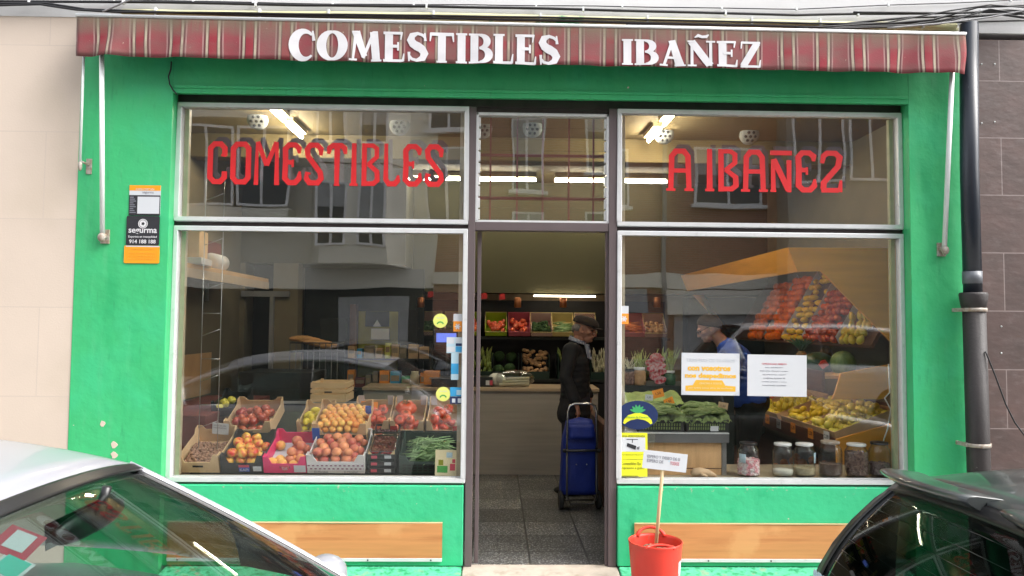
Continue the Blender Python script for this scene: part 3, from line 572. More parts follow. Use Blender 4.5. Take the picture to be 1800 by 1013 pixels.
# drainpipe
dp = empty('drainpipe', (3.15, -.25, 0), 'dark drainpipe beside the slate wall, navy above and brown below', 'drainpipe')
def dpm(x): return x-3.15
pu = MB().tube([(X(1704, -.25, 70)-3.15, 0, 3.72), (X(1704, -.25, 300)-3.15, 0, 2.75), (X(1710, -.25, 515)-3.15, 0, Z(515, -.25, 1710))], .056, 16).build('upper_pipe', 'pipe_navy', dp)
zj = Z(520, -.25, 1710)
pl = MB().tube([(X(1712, -.25, 540)-3.15, 0, zj-.03), (X(1722, -.25, 815)-3.15, 0, .0)], .068, 18).build('lower_pipe', 'pipe_brown', dp)
MB().lathe([(.057, .0), (.080, 0), (.085, -.015), (.080, -.05), (.070, -.11)], 20, c=(X(1711, -.25, 520)-3.15, 0, zj+.02)).build('pipe_collar', 'pipe_brown', pl)
for py in (545, 782):
    x = X(1712 if py < 600 else 1719, -.25, py)-3.15; z = Z(py, -.25, 1712)
    MB().lathe([(.0685, -.012), (.075, -.012), (.075, .012), (.0685, .012)], 18, c=(x, 0, z)).box((x-.085, -.012, z-.012), (x-.07, .1, z+.012)).box((x+.07, -.012, z-.012), (x+.085, .1, z+.012)).build('pipe_clamp', 'rust_white', pl)
MB().lathe([(.0565, -.045), (.059, -.045), (.059, .035), (.0565, .035)], 16, c=(X(1709, -.25, 487)-3.15, 0, Z(487, -.25, 1709))).build('tape_wrap', 'tape', pu)
# security notices on the left pilaster
def card(name, px0, py0, px1, py1, y, m, label, cat, th=.003, lean=0, rad=0, group=None):
    a = W((px0+px1)/2, (py0+py1)/2, y); w = W(px1, py0, y).x-W(px0, py0, y).x; h_ = W(px0, py0, y).z-W(px0, py1, y).z
    e = empty(name, (a.x, y, a.z), label, cat, group); e.rotation_euler = (0, R(lean), 0)
    if rad:
        pts = []
        for cx, cz, a0 in ((w/2-rad, h_/2-rad, 0), (-w/2+rad, h_/2-rad, 90), (-w/2+rad, -h_/2+rad, 180), (w/2-rad, -h_/2+rad, 270)):
            pts += [(cx+rad*math.cos(R(a0+t)), cz+rad*math.sin(R(a0+t))) for t in (0, 30, 60, 90)]
        MB().prism(pts, 0, th).build('sheet', m, e)
    else: MB().box((-w/2, 0, -h_/2), (w/2, th, h_/2)).build('sheet', m, e)
    return e, w, h_
def patch(e, x0, z0, x1, z1, m, name='print_block', k=1): return MB().box((x0, -.0006*k, z0), (x1, -.0001, z1)).build(name, m, e)
e, w, h_ = card('alarm_notice', 227, 326, 282, 379, FY-.004, 'paper', 'white and orange alarm information card, top one of the three signs on the left pilaster', 'sign')
patch(e, -w/2, h_/2-.035, w/2, h_/2, 'sign_orange'); patch(e, -w/2, -h_/2, w/2, h_/2-.065, 'ink_black'); patch(e, -w/2+.055, -h_/2+.012, w/2-.006, h_/2-.075, 'paper', k=2)
for k in range(9): patch(e, -w/2+.006, -h_/2+.016+k*.0125, -w/2+.045-.008*(k % 3), -h_/2+.022+k*.0125, 'ink_grey', 'text_line', 2)
text('ALARMA CONECTADA', w*.6, 'paper', (0, -.0008, h_/2-.026), e, height=.012); text('segurma', w*.36, 'ink_grey', (.02, -.0008, h_/2-.05), e)
e, w, h_ = card('alarm_sign', 222, 380, 280, 431, FY-.008, 'ink_black', 'black alarm company sign with white ring logo and phone number on the left pilaster', 'sign', rad=.008)
mb = MB()
for r0, r1 in ((.026, .031), (.010, .023)):
    n = 24; vs = []
    for k in range(n):
        t = 2*math.pi*k/n; r0_ = r0*(1 if r0 > .02 else 1+.12*math.cos(5*t)); vs += [(r0_*math.cos(t), -.001, r0_*math.sin(t)+.045), (r1*math.cos(t), -.001, r1*math.sin(t)+.045)]
    mb.add(vs, [(2*k, 2*k+1, (2*k+3) % (2*n), (2*k+2) % (2*n)) for k in range(n)])
mb.build('ring_logo', 'letter_white', e, solid=.0005)
text('segurma', w*.86, 'letter_white', (0, -.0008, -.008), e, bold=.02); text('Expertos en tranquilidad', w*.86, 'letter_white', (0, -.0008, -.042), e, bold=.01); text('914 188 188', w*.8, 'letter_white', (0, -.0008, -.072), e, bold=.02)
e, w, h_ = card('alarm_notice', 218, 432, 280, 463, FY-.006, 'sign_orange', 'plain orange rounded card, lowest of the three signs on the left pilaster', 'sign', rad=.008)
patch(e, -w/2+.01, h_/2-.008, w/2-.002, h_/2-.001, 'paper'); text('ALARMA CONECTADA', w*.8, 'ink_orange', (0, -.0008, h_/2-.022), e, height=.012, bold=.02)
for k in range(3): text('Aviso a central receptora', w*.8, 'ink_orange', (0, -.0008, h_/2-.05-.018*k), e)
# ================================================================ bucket with soil and a placard on a stick
bx, by = X(1152, -.43, 945), -.43
bk = empty('bucket', (bx, by, .0), 'red flexible plastic bucket of soil with two handles, on the pavement by the right window', 'bucket')
prof = [(.0, .004), (.118, .004), (.122, 0), (.13, .01), (.148, .2), (.160, .35), (.163, .375), (.166, .385), (.160, .388), (.156, .37), (.144, .2), (.126, .02), (0, .02)]
MB().lathe(prof, 36).build('body', 'bucket_red', bk)
for s_, sc_ in ((1, 1), (-1, 1)):
    pts = [(.085*math.cos(t), s_*(.135+.028*math.sin(t)**2*(1 if s_ > 0 else -.8)), .372+(.052 if s_ > 0 else .018)*math.sin(t)) for t in [math.pi*k/14 for k in range(15)]]
    MB().tube(pts, [.010 if 2 < i < 12 else .013 for i in range(15)], 8).build('handle', 'bucket_red', bk)
mb = MB(); mb.grid(lambda u, v: (.15*u*math.cos(v*6.2832), .15*u*math.sin(v*6.2832), .318+.02*noise.noise(Vector((u*6*math.cos(v*6.28), u*6*math.sin(v*6.28), 0)))), 10, 28)
so = mb.build('soil', 'soil'); so.location = (bx, by, 0); tag(so, 'brown soil and bark filling the red bucket', 'soil', kind='stuff')
lb = MB()
def lbf(u, v):
    a = R(-38+20*u); z = .17+.14*v; r = .1462+.062*(z-.2)+.0025; return (r*math.cos(a), r*math.sin(a), z)
lb.grid(lbf, 4, 2); lbo = lb.build('price_label', 'paper', bk, solid=.0008)
a = W(1152, 955, -.43); a.z = .33; b = W(1167, 800, -.46)
sg = empty('placard', tuple(a), 'small white handwritten placard on a thin wooden stick standing in the red bucket', 'placard'); d = b-a
MB().tube([(0, 0, -.02), d*.5, d], .011, 8).build('stick', 'stick_wood', sg)
T = Matrix.Translation(W(1169, 811, -.475)-a) @ Matrix.Rotation(R(6), 4, 'Y')
ph = MB().box((-.135, 0, -.055), (.135, .004, .055)).build('board', 'paper', sg, Mx=T)
text('ESPERO Y DESEO DE SI', .2, 'ink_grey', (-.01, -.0008, .02), ph, height=.018); text('ESPERO DE', .10, 'ink_grey', (-.06, -.0008, -.006), ph, height=.018); text('TODOS', .055, 'ink_red', (.06, -.0008, -.008), ph, height=.02)
patch(ph, .02, -.0, .03, .006, 'sticker_pale')
# ================================================================ interior room
FZ = .1
slab('shop_floor', -2.9, 3.4, .02, 5.6, FZ, 'terrazzo', .1)
CZ = 3.42
MB().box((-2.9, .1, CZ), (3.4, 5.7, CZ+.1)).build('ceiling', 'ceiling_cream', shop)
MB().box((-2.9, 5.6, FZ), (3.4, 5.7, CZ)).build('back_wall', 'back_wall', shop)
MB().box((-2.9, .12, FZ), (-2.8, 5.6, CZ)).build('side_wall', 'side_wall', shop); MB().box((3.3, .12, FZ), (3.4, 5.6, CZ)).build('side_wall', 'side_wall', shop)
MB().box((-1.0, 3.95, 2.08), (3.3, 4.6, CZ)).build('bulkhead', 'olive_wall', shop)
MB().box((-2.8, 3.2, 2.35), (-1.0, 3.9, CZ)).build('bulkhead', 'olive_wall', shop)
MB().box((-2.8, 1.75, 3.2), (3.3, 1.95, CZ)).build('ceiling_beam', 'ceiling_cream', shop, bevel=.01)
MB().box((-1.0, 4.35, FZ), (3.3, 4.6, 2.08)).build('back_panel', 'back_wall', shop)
# dark doorway and pale column at the back left
x0, x1, x2 = X(428, 3.2), X(478, 3.2), X(560, 3.2)
MB().box((-2.8, 3.2, FZ), (x0, 3.3, 2.35)).build('partition_wall', 'side_wall', shop)
MB().box((x1, 3.2, FZ), (X(522, 3.2), 3.4, 2.35)).build('column', 'side_wall', shop)
MB().box((x0, 3.5, FZ), (x1, 3.55, 2.35)).build('opening_shade', 'black', shop)  # black sheet standing in for the shade of the passage behind
mb = MB(); z = Z(517, 3.19, 470)
mb.box((x0-.02, 3.14, z-.03), (X(508, 3.19), 3.19, z+.03)).box((X(478, 3.19)-.02, 3.14, FZ), (X(478, 3.19)+.02, 3.19, z-.03))
o = mb.build('door_frame', 'cable_grey'); tag(o, 'pale door frame round the dark doorway at the back left of the shop', 'door frame')
mb = MB(); mb.box((X(522, 3.6), 3.9, FZ), (X(745, 3.95), 4.0, 2.35)); mb.build('partition_wall', 'dark_shelf', shop)
# tubes
def lamp(name, a, b, label, group, w=.03, m='tube_light', housing=True):
    a, b = Vector(a), Vector(b); d = (b-a).normalized(); side = Vector((-d.y, d.x, 0)); e = empty(name, tuple((a+b)/2), label, 'ceiling light', group); c = (a+b)/2
    if housing:
        T = Matrix.Translation((0, 0, .045)) @ Matrix.Rotation(math.atan2(d.y, d.x), 4, 'Z'); L = (b-a).length/2
        MB().box((-L, -.05, -.02), (L, .05, .05), T=T).build('housing', 'fixture_cream', e, bevel=.005)
    MB().tube([a-c, b-c], w/2, 8).build('tube', m, e); return e
for k, (p0, p1, q) in enumerate((((566, 321), (690, 324), 'leftmost'), ((697, 324), (829, 326), 'second from left'), ((838, 326), (942, 328), 'middle one, seen through the louvres'), ((975, 328), (1076, 329), 'fourth from left'), ((1086, 329), (1172, 330), 'rightmost'))):
    a = W(*p0, 3.4); b = W(*p1, 3.4); z = 3.345
    lamp('tube_light', (a.x, 3.4, z), (b.x, 3.4, z), 'bright tube lamp in the long row across the ceiling, '+q, 'row of tube lights across the shop')
for (p0, p1, q) in (((478, 192), (499, 212), 'left side, short far one at the pane top'), ((505, 218), (530, 241), 'left side, the one ending lower'), ((1184, 200), (1168, 219), 'right side, upper one above the letter A'), ((1158, 228), (1140, 248), 'right side, lower one left of the letter A')):
    def on(p, z=3.36):
        v = W(*p, 0)-CAM; t = (z-1.7)/v.z; return CAM+v*t
    lamp('tube_light', on(p0), on(p1), 'tube lamp running inwards on the ceiling, '+q, 'tube lights running into the shop', w=.03, m='front_tube')
a, b = W(938, 522, 3.93), W(1046, 523, 3.93)
lamp('strip_light', (a.x, 3.9, 2.045), (b.x, 3.9, 2.045), 'thin warm strip light under the bulkhead, above the man with the cap', 'x', w=.018, m='led_light', housing=False)
del bpy.data.objects['strip_light']['group']
# round ceiling vents
proto = None
for k, (px, py, q) in enumerate(((247, 208, 'far left in the left upper pane'), (452, 212, 'left of the diagonal lamp in the left pane'), (702, 222, 'right part of the left upper pane'), (848, 228, 'left edge of the louvred window'), (936, 226, 'middle of the louvred window'), (1168, 238, 'above the letter A in the right pane'), (1318, 239, 'above the letters BA in the right pane'))):
    v = W(px, py, 0)-CAM; t = (3.38-1.7)/v.z; p = CAM+v*t
    e = empty('ceiling_vent', tuple(p), 'round pierced white ceiling rose, '+q, 'ceiling vent', 'round ceiling vents'); e.rotation_euler = (R(-58), 0, 0)
    d = MB(); d.lathe([(0, -.02), (.06, -.016), (.085, 0), (.085, .035), (0, .035)], 20); d.build('dome', 'render_grey', e)
    hs_ = MB()
    for j in range(7):
        r = 0 if j == 0 else .042; hs_.lathe([(0, -.0235), (.013, -.0225), (.013, -.012)], 8, c=(r*math.cos(j*1.047), r*math.sin(j*1.047), 0))
    hs_.build('holes', 'ink_black', e)
# ================================================================ left wall: shelf with boxes, posters, rack
e = empty('wall_shelf', (-2.5, 1.4, 2.12), 'brown wall shelf high on the left wall carrying boxes', 'shelf'); e.location = (0, 0, 0)
MB().box((-2.79, .25, 2.10), (-2.28, 2.5, 2.135)).build('board', 'ply_light', e); MB().box((-2.30, .25, 2.03), (-2.275, 2.5, 2.0995)).build('front_rail', 'counter_top', e)
for y in (.5, 2.2): MB().box((-2.79, y, 1.9), (-2.77, y+.03, 2.1)).box((-2.77, y, 2.07), (-2.33, y+.03, 2.1)).build('bracket', 'steel', e)
def box_thing(name, c, s, m, label, cat, rot=0, group=None, bev=.004, tilt=0):
    o = MB().box((-s[0]/2, -s[1]/2, 0), (s[0]/2, s[1]/2, s[2])).build(name, m, bevel=bev); o.location = c; o.rotation_euler = (0, tilt, rot); return tag(o, label, cat, group)
t = box_thing('carton', (-2.36, .75, 2.136), (.25, .3, .05), 'card_white', 'flat cream carton lying on the wall shelf in the left window', 'carton', .1)
t = box_thing('carton', (-2.5, 1.05, 2.137), (.24, .3, .3), 'cardboard', 'open brown cardboard carton on the wall shelf behind the flat cream one', 'carton', .15)
t = box_thing('carton', (-2.47, .62, 2.19), (.06, .12, .34), 'card_white', 'narrow white carton standing tilted on the wall shelf', 'carton', 0, tilt=.17)
t = box_thing('carton', (-2.62, 1.5, 2.137), (.3, .4, .26), 'maroon', 'dark reddish carton at the back of the wall shelf', 'carton', 0)
o = MB().lathe([(.025, -.12), (.07, -.12), (.07, .12), (.025, .12)], 18, T=Matrix.Rotation(R(90), 4, 'X')).build('paper_roll', 'card_white'); o.location = (-2.38, 1.35, 2.206); tag(o, 'white roll of paper lying at the end of the wall shelf', 'paper roll')
for (y0, y1, z0, z1, m, nm, lab) in ((.3, 1.5, 1.25, 2.0, 'maroon', 'wall_poster', 'large dark red poster on the left wall under the shelf'), (1.55, 2.1, 1.5, 1.95, 'side_wall', 'wall_poster', 'brownish poster behind the dark red one on the left wall'), (1.6, 2.4, 1.0, 1.4, 'ply_light', 'wall_poster', 'orange brown board low on the left wall')):
    o = MB().box((-2.798, y0, z0), (-2.79, y1, z1)).build(nm, m); tag(o, lab, 'poster')
mb = MB()
for x in (-2.06, -1.93):
    mb.tube([(x, .25, .72), (x, .25, 2.75)], .0028, 5)
for k in range(12):
    z = .8+k*.16; mb.tube([(-2.06, .25, z), (-1.93, .25, z+.05 if k % 2 else z)], .0022, 4)
o = mb.build('wire_rack', 'steel'); tag(o, 'tall thin wire rack standing against the left window edge', 'rack')
box_thing('cabinet', (-2.45, 1.4, FZ), (.6, 1.6, .9), 'maroon', 'dark red low cabinet along the left wall', 'cabinet')
box_thing('freezer', (-2.1, 2.5, FZ), (.7, .6, 1.12), 'dark_shelf', 'dark blue grey fridge in front of the back doorway', 'fridge')
# ================================================================ back: board, picture, scale
yb = 3.88
def back(name, px0, py0, px1, py1, y, th, m, label, cat, bev=.003):
    a = W(px0, py1, y); b = W(px1, py0, y)
    o = MB().box((-(b.x-a.x)/2, 0, 0), ((b.x-a.x)/2, th, b.z-a.z)).build(name, m, bevel=bev); o.location = ((a.x+b.x)/2, y, a.z); return tag(o, label, cat)
back('wall_board', 628, 548, 700, 665, yb, .012, 'yellow_wall', 'yellow green panel on the back wall behind the left window', 'panel')
o = back('framed_picture', 642, 548, 684, 574, yb-.03, .02, 'card_black', 'small dark framed picture on the yellow green panel', 'picture')
a = W(664, 568, yb-.035); MB().prism([(-.05, 0), (.05, 0), (.0, .08)], -.004, -.0005, 'y').build('mountain_print', 'liner', o)
o = back('electric_box', 652, 578, 684, 597, yb-.08, .06, 'card_white', 'off white electric box below the framed picture', 'electric box'); 
back('wall_cabinet', 612, 535, 626, 690, yb-.2, .15, 'slat_wood', 'narrow dark brown upright cabinet left of the yellow panel', 'cabinet'); back('wall_cabinet', 700, 545, 733, 690, yb-.2, .15, 'black', 'tall black cabinet right of the yellow panel', 'cabinet')
back('wall_cabinet', 560, 560, 610, 700, yb-.3, .2, 'dark_shelf', 'grey brown unit at the back between column and brown cabinet', 'cabinet')
# grocery shelf with packages in front of the back wall
gs = empty('grocery_shelf', (0, 0, 0), 'dark open shelf of packaged groceries behind the wooden crate, left window', 'shelf'); gx0, gx1 = X(600, 3.3), X(752, 3.3)
for z in (.55, .95, 1.28): MB().box((gx0, 3.48, z), (gx1, 3.8, z+.02)).build('board', 'dark_shelf', gs)
for x in (gx0-.02, gx1): MB().box((x, 3.48, FZ), (x+.02, 3.8, 1.5)).build('side_panel', 'dark_shelf', gs)
pk = 0
for z in (.97, 1.30):
    x = gx0+.03
    while x < gx1-.1:
        w_p = random.choice((.06, .08, .11)); h_p = random.uniform(.1, .2); mm = random.choice(('maroon', 'side_wall', 'leaf_green', 'ply_light', 'sticker_blue', 'pale_yellow', 'tag_orange', 'cardboard'))
        o = MB().box((0, 0, 0), (w_p, .12, h_p)).build('grocery_package', mm, bevel=.004); o.location = (x, 3.50+random.uniform(0, .03), z+.001); MB().box((.008, -.0012, h_p*.4), (w_p-.008, -.0003, h_p*.75)).build('label_panel', 'back_wall', o)
        tag(o, '%s package with a printed band standing on the %s board of the grocery shelf' % ({'maroon': 'dark red', 'side_wall': 'beige', 'leaf_green': 'green', 'ply_light': 'light brown', 'sticker_blue': 'blue', 'pale_yellow': 'yellow', 'tag_orange': 'orange', 'cardboard': 'brown'}[mm], 'upper' if z > 1 else 'lower'), 'package', 'packages on the grocery shelf'); x += w_p+random.uniform(.005, .03)
# bread rack
e = empty('bread_rack', (X(552, 2.6), 2.6, FZ), 'dark wire bread rack with loaves at the back left', 'rack'); rx = 0
mb = MB(); zb = Z(603, 2.6, 550)-FZ
for k in range(9):
    x = -.24+k*.06; mb.tube([(x, 0, 0), (x, 0, zb)], .005, 5)
for z in (.3, .7, zb): mb.tube([(-.24, 0, z), (.24, 0, z)], .007, 5); mb.tube([(-.24, .3, z), (.24, .3, z)], .007, 5)
mb.build('rack_frame', 'dark_steel', e); MB().box((-.24, .01, zb-.1), (.24, .3, zb-.085)).build('shelf', 'dark_shelf', e)
for k in range(5):
    T = Matrix.Translation((X(528+k*12, 2.65), 2.7+.03*(k % 2), Z(596+k*3, 2.65, 550))) @ Matrix.Rotation(R(20+8*k), 4, 'Z')
    o = MB().ell((0, 0, 0), (.13, .04, .035), 12).build('bread_loaf', 'bread', Mx=T); tag(o, 'crusty loaf heaped on the dark bread rack', 'bread', 'loaves on the bread rack')
# ================================================================ counter
cx0, cx1 = X(640, 3.0), X(1052, 3.0)
ct = empty('counter', ((cx0+cx1)/2, 3.0, FZ), 'pale wood fronted shop counter facing the doorway', 'counter'); ct.location = (0, 0, 0)
zt = Z(688, 3.0, 900)
MB().box((cx0, 3.02, FZ+.0), (cx1, 3.45, zt-.0)).build('front', 'counter_wood', ct); MB().box((cx0-.01, 2.99, zt), (cx1+.01, 3.55, zt+.035)).build('top', 'counter_top', ct, bevel=.004)
MB().box((X(1045, 2.2), 1.6, FZ), (X(1045, 2.2)+.06, 3.0, .82)).build('side_panel', 'slat_wood', ct)
zt += .036
# items on the counter
o = back('carton', 832, 671, 866, 688, 3.1, .25, 'card_black', 'dark carton with a white and red label at the left end of the counter top', 'carton'); o.location.z = zt
MB().box((.03, -.003, .02), (.07, -.0005, .07)).build('white_label', 'paper', o); MB().box((.075, -.003, .02), (.105, -.0005, .07)).build('red_label', 'ink_red', o)
e = empty('vegetable_bag', (X(905, 3.15), 3.15, zt), 'clear plastic bag of white leeks lying on the counter', 'bag')
mb = MB()
for k in range(5): mb.tube([(-.17+.02*k, -.04+.02*(k % 2), .025+.03*(k//2)), (.16, -.04+.02*k, .03+.03*(k//2))], .018, 8)
mb.build('leeks', 'leek_white', e)
mb = MB(); mb.ell((0, 0, .085), (.22, .09, .1), 18, fn=lambda q: q*(1+.1*noise.noise(q*4))); mb.build('bag', 'film', e)
o = MB().ell((0, 0, .07), (.1, .07, .075), 14, fn=lambda q: q*(1+.25*noise.noise(q*3))).build('vegetable_bag', 'bag_plastic', Mx=Matrix.Translation((X(874, 3.2), 3.2, zt))); tag(o, 'knotted pale plastic bag next to the bag of leeks', 'bag')
o = back('carton', 745, 645, 772, 668, 3.1, .2, 'tag_orange', 'orange carton on the counter seen through the left window', 'carton'); o.location.z = zt+.02
e = empty('shop_scale', (X(785, 3.15), 3.15, zt), 'shop scale with a blue lit display on a post above the counter', 'scale')
MB().box((-.15, -.12, 0), (.15, .12, .09)).build('base', 'card_black', e, bevel=.01); MB().box((-.17, -.13, .09), (.17, .13, .1)).build('tray', 'steel', e); MB().tube([(0, .13, .09), (0, .13, .42)], .015).build('post', 'dark_steel', e)
zz = Z(594, 3.2, 785)-zt
d = MB().box((-.16, .10, zz-.09), (.16, .14, zz+.09)).build('display', 'card_black', e, bevel=.006); MB().box((-.12, .0965, zz-.05), (.1, .0995, zz+.05)).build('screen', 'screen_blue', d)
for k, (px, m) in enumerate(((730, 'leek_white'), (757, 'candy'), (800, 'mushroom'), (812, 'lentil'))):
    o = MB().lathe([(0, 0), (.05, 0), (.052, .1), (.04, .13), (.042, .15), (0, .15)], 14).build('food_jar', m); o.location = (X(px, 3.3), 3.3, zt); tag(o, 'small food jar on the counter, number %s from the left' % ('one', 'two', 'three', 'four')[k], 'jar')
    o['label'] = ('pale jar on the counter left of the orange carton', 'pinkish jar just behind the orange carton', 'brown jar to the right of the scale', 'dark jar at the post, rightmost in the left pane')[k]
# ================================================================ shelf with baskets on the back wall
ys = 3.95
e = empty('vegetable_shelf', (1., 4.1, 1.5), 'long dark shelf unit behind the counter holding tilted baskets', 'shelf'); e.location = (0, 0, 0)
bx0, bx1 = X(735, ys), X(1180, ys)
zs = Z(591, ys, 900)
MB().box((bx0, 4.0, zs-.04), (bx1, 4.34, zs-.01)).build('upper_board', 'dark_shelf', e); MB().box((bx0, 4.3, FZ), (bx1, 4.345, 2.0)).build('back_board', 'black', e); MB().box((bx0, 3.9, 1.02), (bx1, 4.29, 1.05)).build('lower_board', 'dark_shelf', e)
MB().box((bx0, 3.88, FZ), (bx1, 3.9, 1.0)).build('base_panel', 'black', e)
fills = [('check_cloth', 'broccoli'), ('check_cloth', 'broccoli'), ('lime_plastic', 'tomato_skin'), ('lime_plastic', 'tomato_skin'), ('pink_plastic', 'tomato_skin'), ('check_cloth', 'broccoli'), ('cream_plastic', 'bean_green'), ('check_cloth', 'mushroom'), ('pink_plastic', 'carrot'), ('check_cloth', 'mushroom')]
desc = ['far left behind the yellow sticker', 'second from left, beside the orange sticker', 'half hidden by the left door post', 'first full one in the doorway', 'beside the green one with tomatoes', 'middle of the doorway', 'left of the man in the cap', 'directly behind the cap of the man', 'seen through the right window', 'last one on the right']
nice = {'check_cloth': 'red checked', 'lime_plastic': 'lime green', 'pink_plastic': 'pink', 'cream_plastic': 'cream yellow'}; veg = {'broccoli': 'dark greens', 'tomato_skin': 'tomatoes', 'bean_green': 'green beans', 'mushroom': 'mushrooms', 'carrot': 'carrots'}
cents = [756, 800, 828, 872, 913, 952, 990, 1030, 1114, 1152]
sph = {}
def ball(m, r=.03, n=10):
    k = (m, r, n)
    if k not in sph:
        me = MB().ell((0, 0, 0), r, n).build('tmp', m); sph[k] = me.data; bpy.data.objects.remove(me)
    return sph[k]
for k, ((bm_, vm), px) in enumerate(zip(fills, cents)):
    x = X(px, ys, 570); w2 = .128 if k != 2 else .11
    e = empty('vegetable_basket', (x, ys, zs), '%s basket of %s, %s' % (nice[bm_], veg[vm], desc[k]), 'basket', 'baskets on the back shelf')
    e.rotation_euler = (R(35), 0, 0)
    D, H = .30, .1; mb = MB(); t = .006
    mb.box((-w2, 0, 0), (w2, D, t)).box((-w2, 0, t), (w2, t, H*.6)).box((-w2, D-t, t), (w2, D, H+.04)).box((-w2, t, t), (-w2+t, D-t, H)).box((w2-t, t, t), (w2, D-t, H))
    mb.build('basket_body', bm_, e, bevel=.002)
    mb = MB(); mb.tube([(-w2, 0, H*.6), (w2, 0, H*.6), (w2, D, H+.04), (-w2, D, H+.04), (-w2, 0, H*.6)], .006, 6); mb.build('rim', 'cream_plastic' if bm_ != 'pink_plastic' else 'pink_plastic', e)
    bpy.context.view_layer.update(); Mw = e.matrix_world.copy()
    if vm == 'tomato_skin':
        for j in range(36):
            lx = random.uniform(-w2+.035, w2-.035); ly = random.uniform(.03, D*.78)
            o = bpy.data.objects.new('tomato', ball('tomato_skin', .026)); COL.objects.link(o); o.matrix_world = Mw @ Matrix.Translation((lx, ly, .04+random.uniform(0, .05))) @ Matrix.Rotation(random.random()*6, 4, 'X'); tag(o, 'small red tomato in the %s basket %s' % (nice[bm_], desc[k]), 'tomato', 'small tomatoes in the back baskets')
    else:
        mb = MB()
        for j in range(42):
            lx = random.uniform(-w2+.03, w2-.03); ly = random.uniform(.03, D*.7); z = .03+random.uniform(0, .05)
            if vm in ('bean_green', 'carrot'):
                q = Vector((lx, ly, z)); dv = Vector((random.choice((-1, 1))*.08, random.uniform(-.03, .03), .01)); q.x = max(-w2+.09, min(w2-.09, lx)); mb.tube([q-dv, q, q+dv], [.004, .011 if vm == 'carrot' else .007, .004], 6)
            else: mb.ell((lx, ly, z), (.028, .028, .022), 8, fn=lambda q: q*(1+.3*noise.noise(q*3+Vector((lx*9, ly*9, 0)))))
        o = mb.build('vegetables', vm, e, Mx=None); o['kind'] = 'stuff'
# crates on the lower shelf
for k, (px, m, lab) in enumerate(((843, 'pale_leaf', 'pale greens in the dark crate beside the left door post'), (888, 'broccoli', 'dark broccoli heads in the crate behind the counter'), (941, 'mushroom', 'brown mushrooms in bags in the crate behind the counter'), (1005, 'pale_leaf', 'green leaves in the crate hidden behind the man'), (1062, 'leek_white', 'white leeks behind the man, at the right door post'))):
    x = X(px, 3.95, 640); z0 = 1.05
    e = empty('vegetable_crate', (x, 3.95, z0), lab.replace(' in the crate', ' filling the black crate') if 0 else 'black open crate with '+lab, 'crate', 'crates on the lower back shelf')
    MB().box((-.16, -.04, .0), (.16, .25, .02)).box((-.16, -.04, .02), (.16, -.03, .09)).box((-.165, -.04, 0), (-.16, .25, .3)).box((.16, -.04, 0), (.165, .25, .3)).build('crate_body', 'plastic_dark_green', e)
    if m == 'broccoli':
        for (a, b) in ((-.08, .1), (.06, .12), (-.07, .26), (.08, .25)):
            mb = MB(); mb.ell((0, 0, 0), (.07, .06, .065), 16, fn=lambda q: q*(1+.16*noise.noise(q*9))); o = mb.build('broccoli', m); o.location = (x+a, 4.0+.1*(b > .2), z0+b+.0); tag(o, 'dark green broccoli head in the crate behind the counter', 'broccoli', 'broccoli heads behind the counter')
    else:
        mb = MB()
        for j in range(60):
            a, b = random.uniform(-.14, .14), random.uniform(.05, .34)
            if m == 'mushroom': mb.ell((a, .02+b*.4, b), (.03, .025, .022), 8)
            else: mb.tube([(a, .03+b*.3, b-.04), (a*1.05, .0+b*.3, b), (a*1.2, -.02+b*.3, b+.05)], [.012, .015, .002], 5)
        o = mb.build('vegetables', m, e); o['kind'] = 'stuff'
# red hanging price tags and copper lamps
for k, (px, py, q) in enumerate(((757, 518, 'leftmost'), (812, 519, 'at the window post'), (851, 521, 'third from left, in the doorway'), (883, 522, 'rightmost of the row'))):
    o = MB().prism([(-.035, -.035), (.035, -.03), (.033, .034), (0, .04), (-.035, .03)], 0, .003, 'y').build('hanging_tag', 'tag_red'); o.location = tuple(W(px, py, 3.9)); tag(o, 'red paper tag hanging under the bulkhead, '+q, 'tag', 'red tags under the bulkhead')
for k, (px, q) in enumerate(((740, 'behind the left window'), (910, 'left one in the doorway'), (990, 'right one in the doorway'), (1155, 'behind the right window'))):
    p = W(px, 532, 3.8); e = empty('wall_lamp', tuple(p), 'copper coloured lamp bracket under the bulkhead, '+q, 'lamp', 'copper lamps')
    MB().lathe([(.03, -.06), (.042, -.055), (.042, .05), (.03, .06)], 16).build('shade', 'copper', e); MB().box((-.012, 0, .03), (.012, .15, .05)).build('arm', 'dark_steel', e)
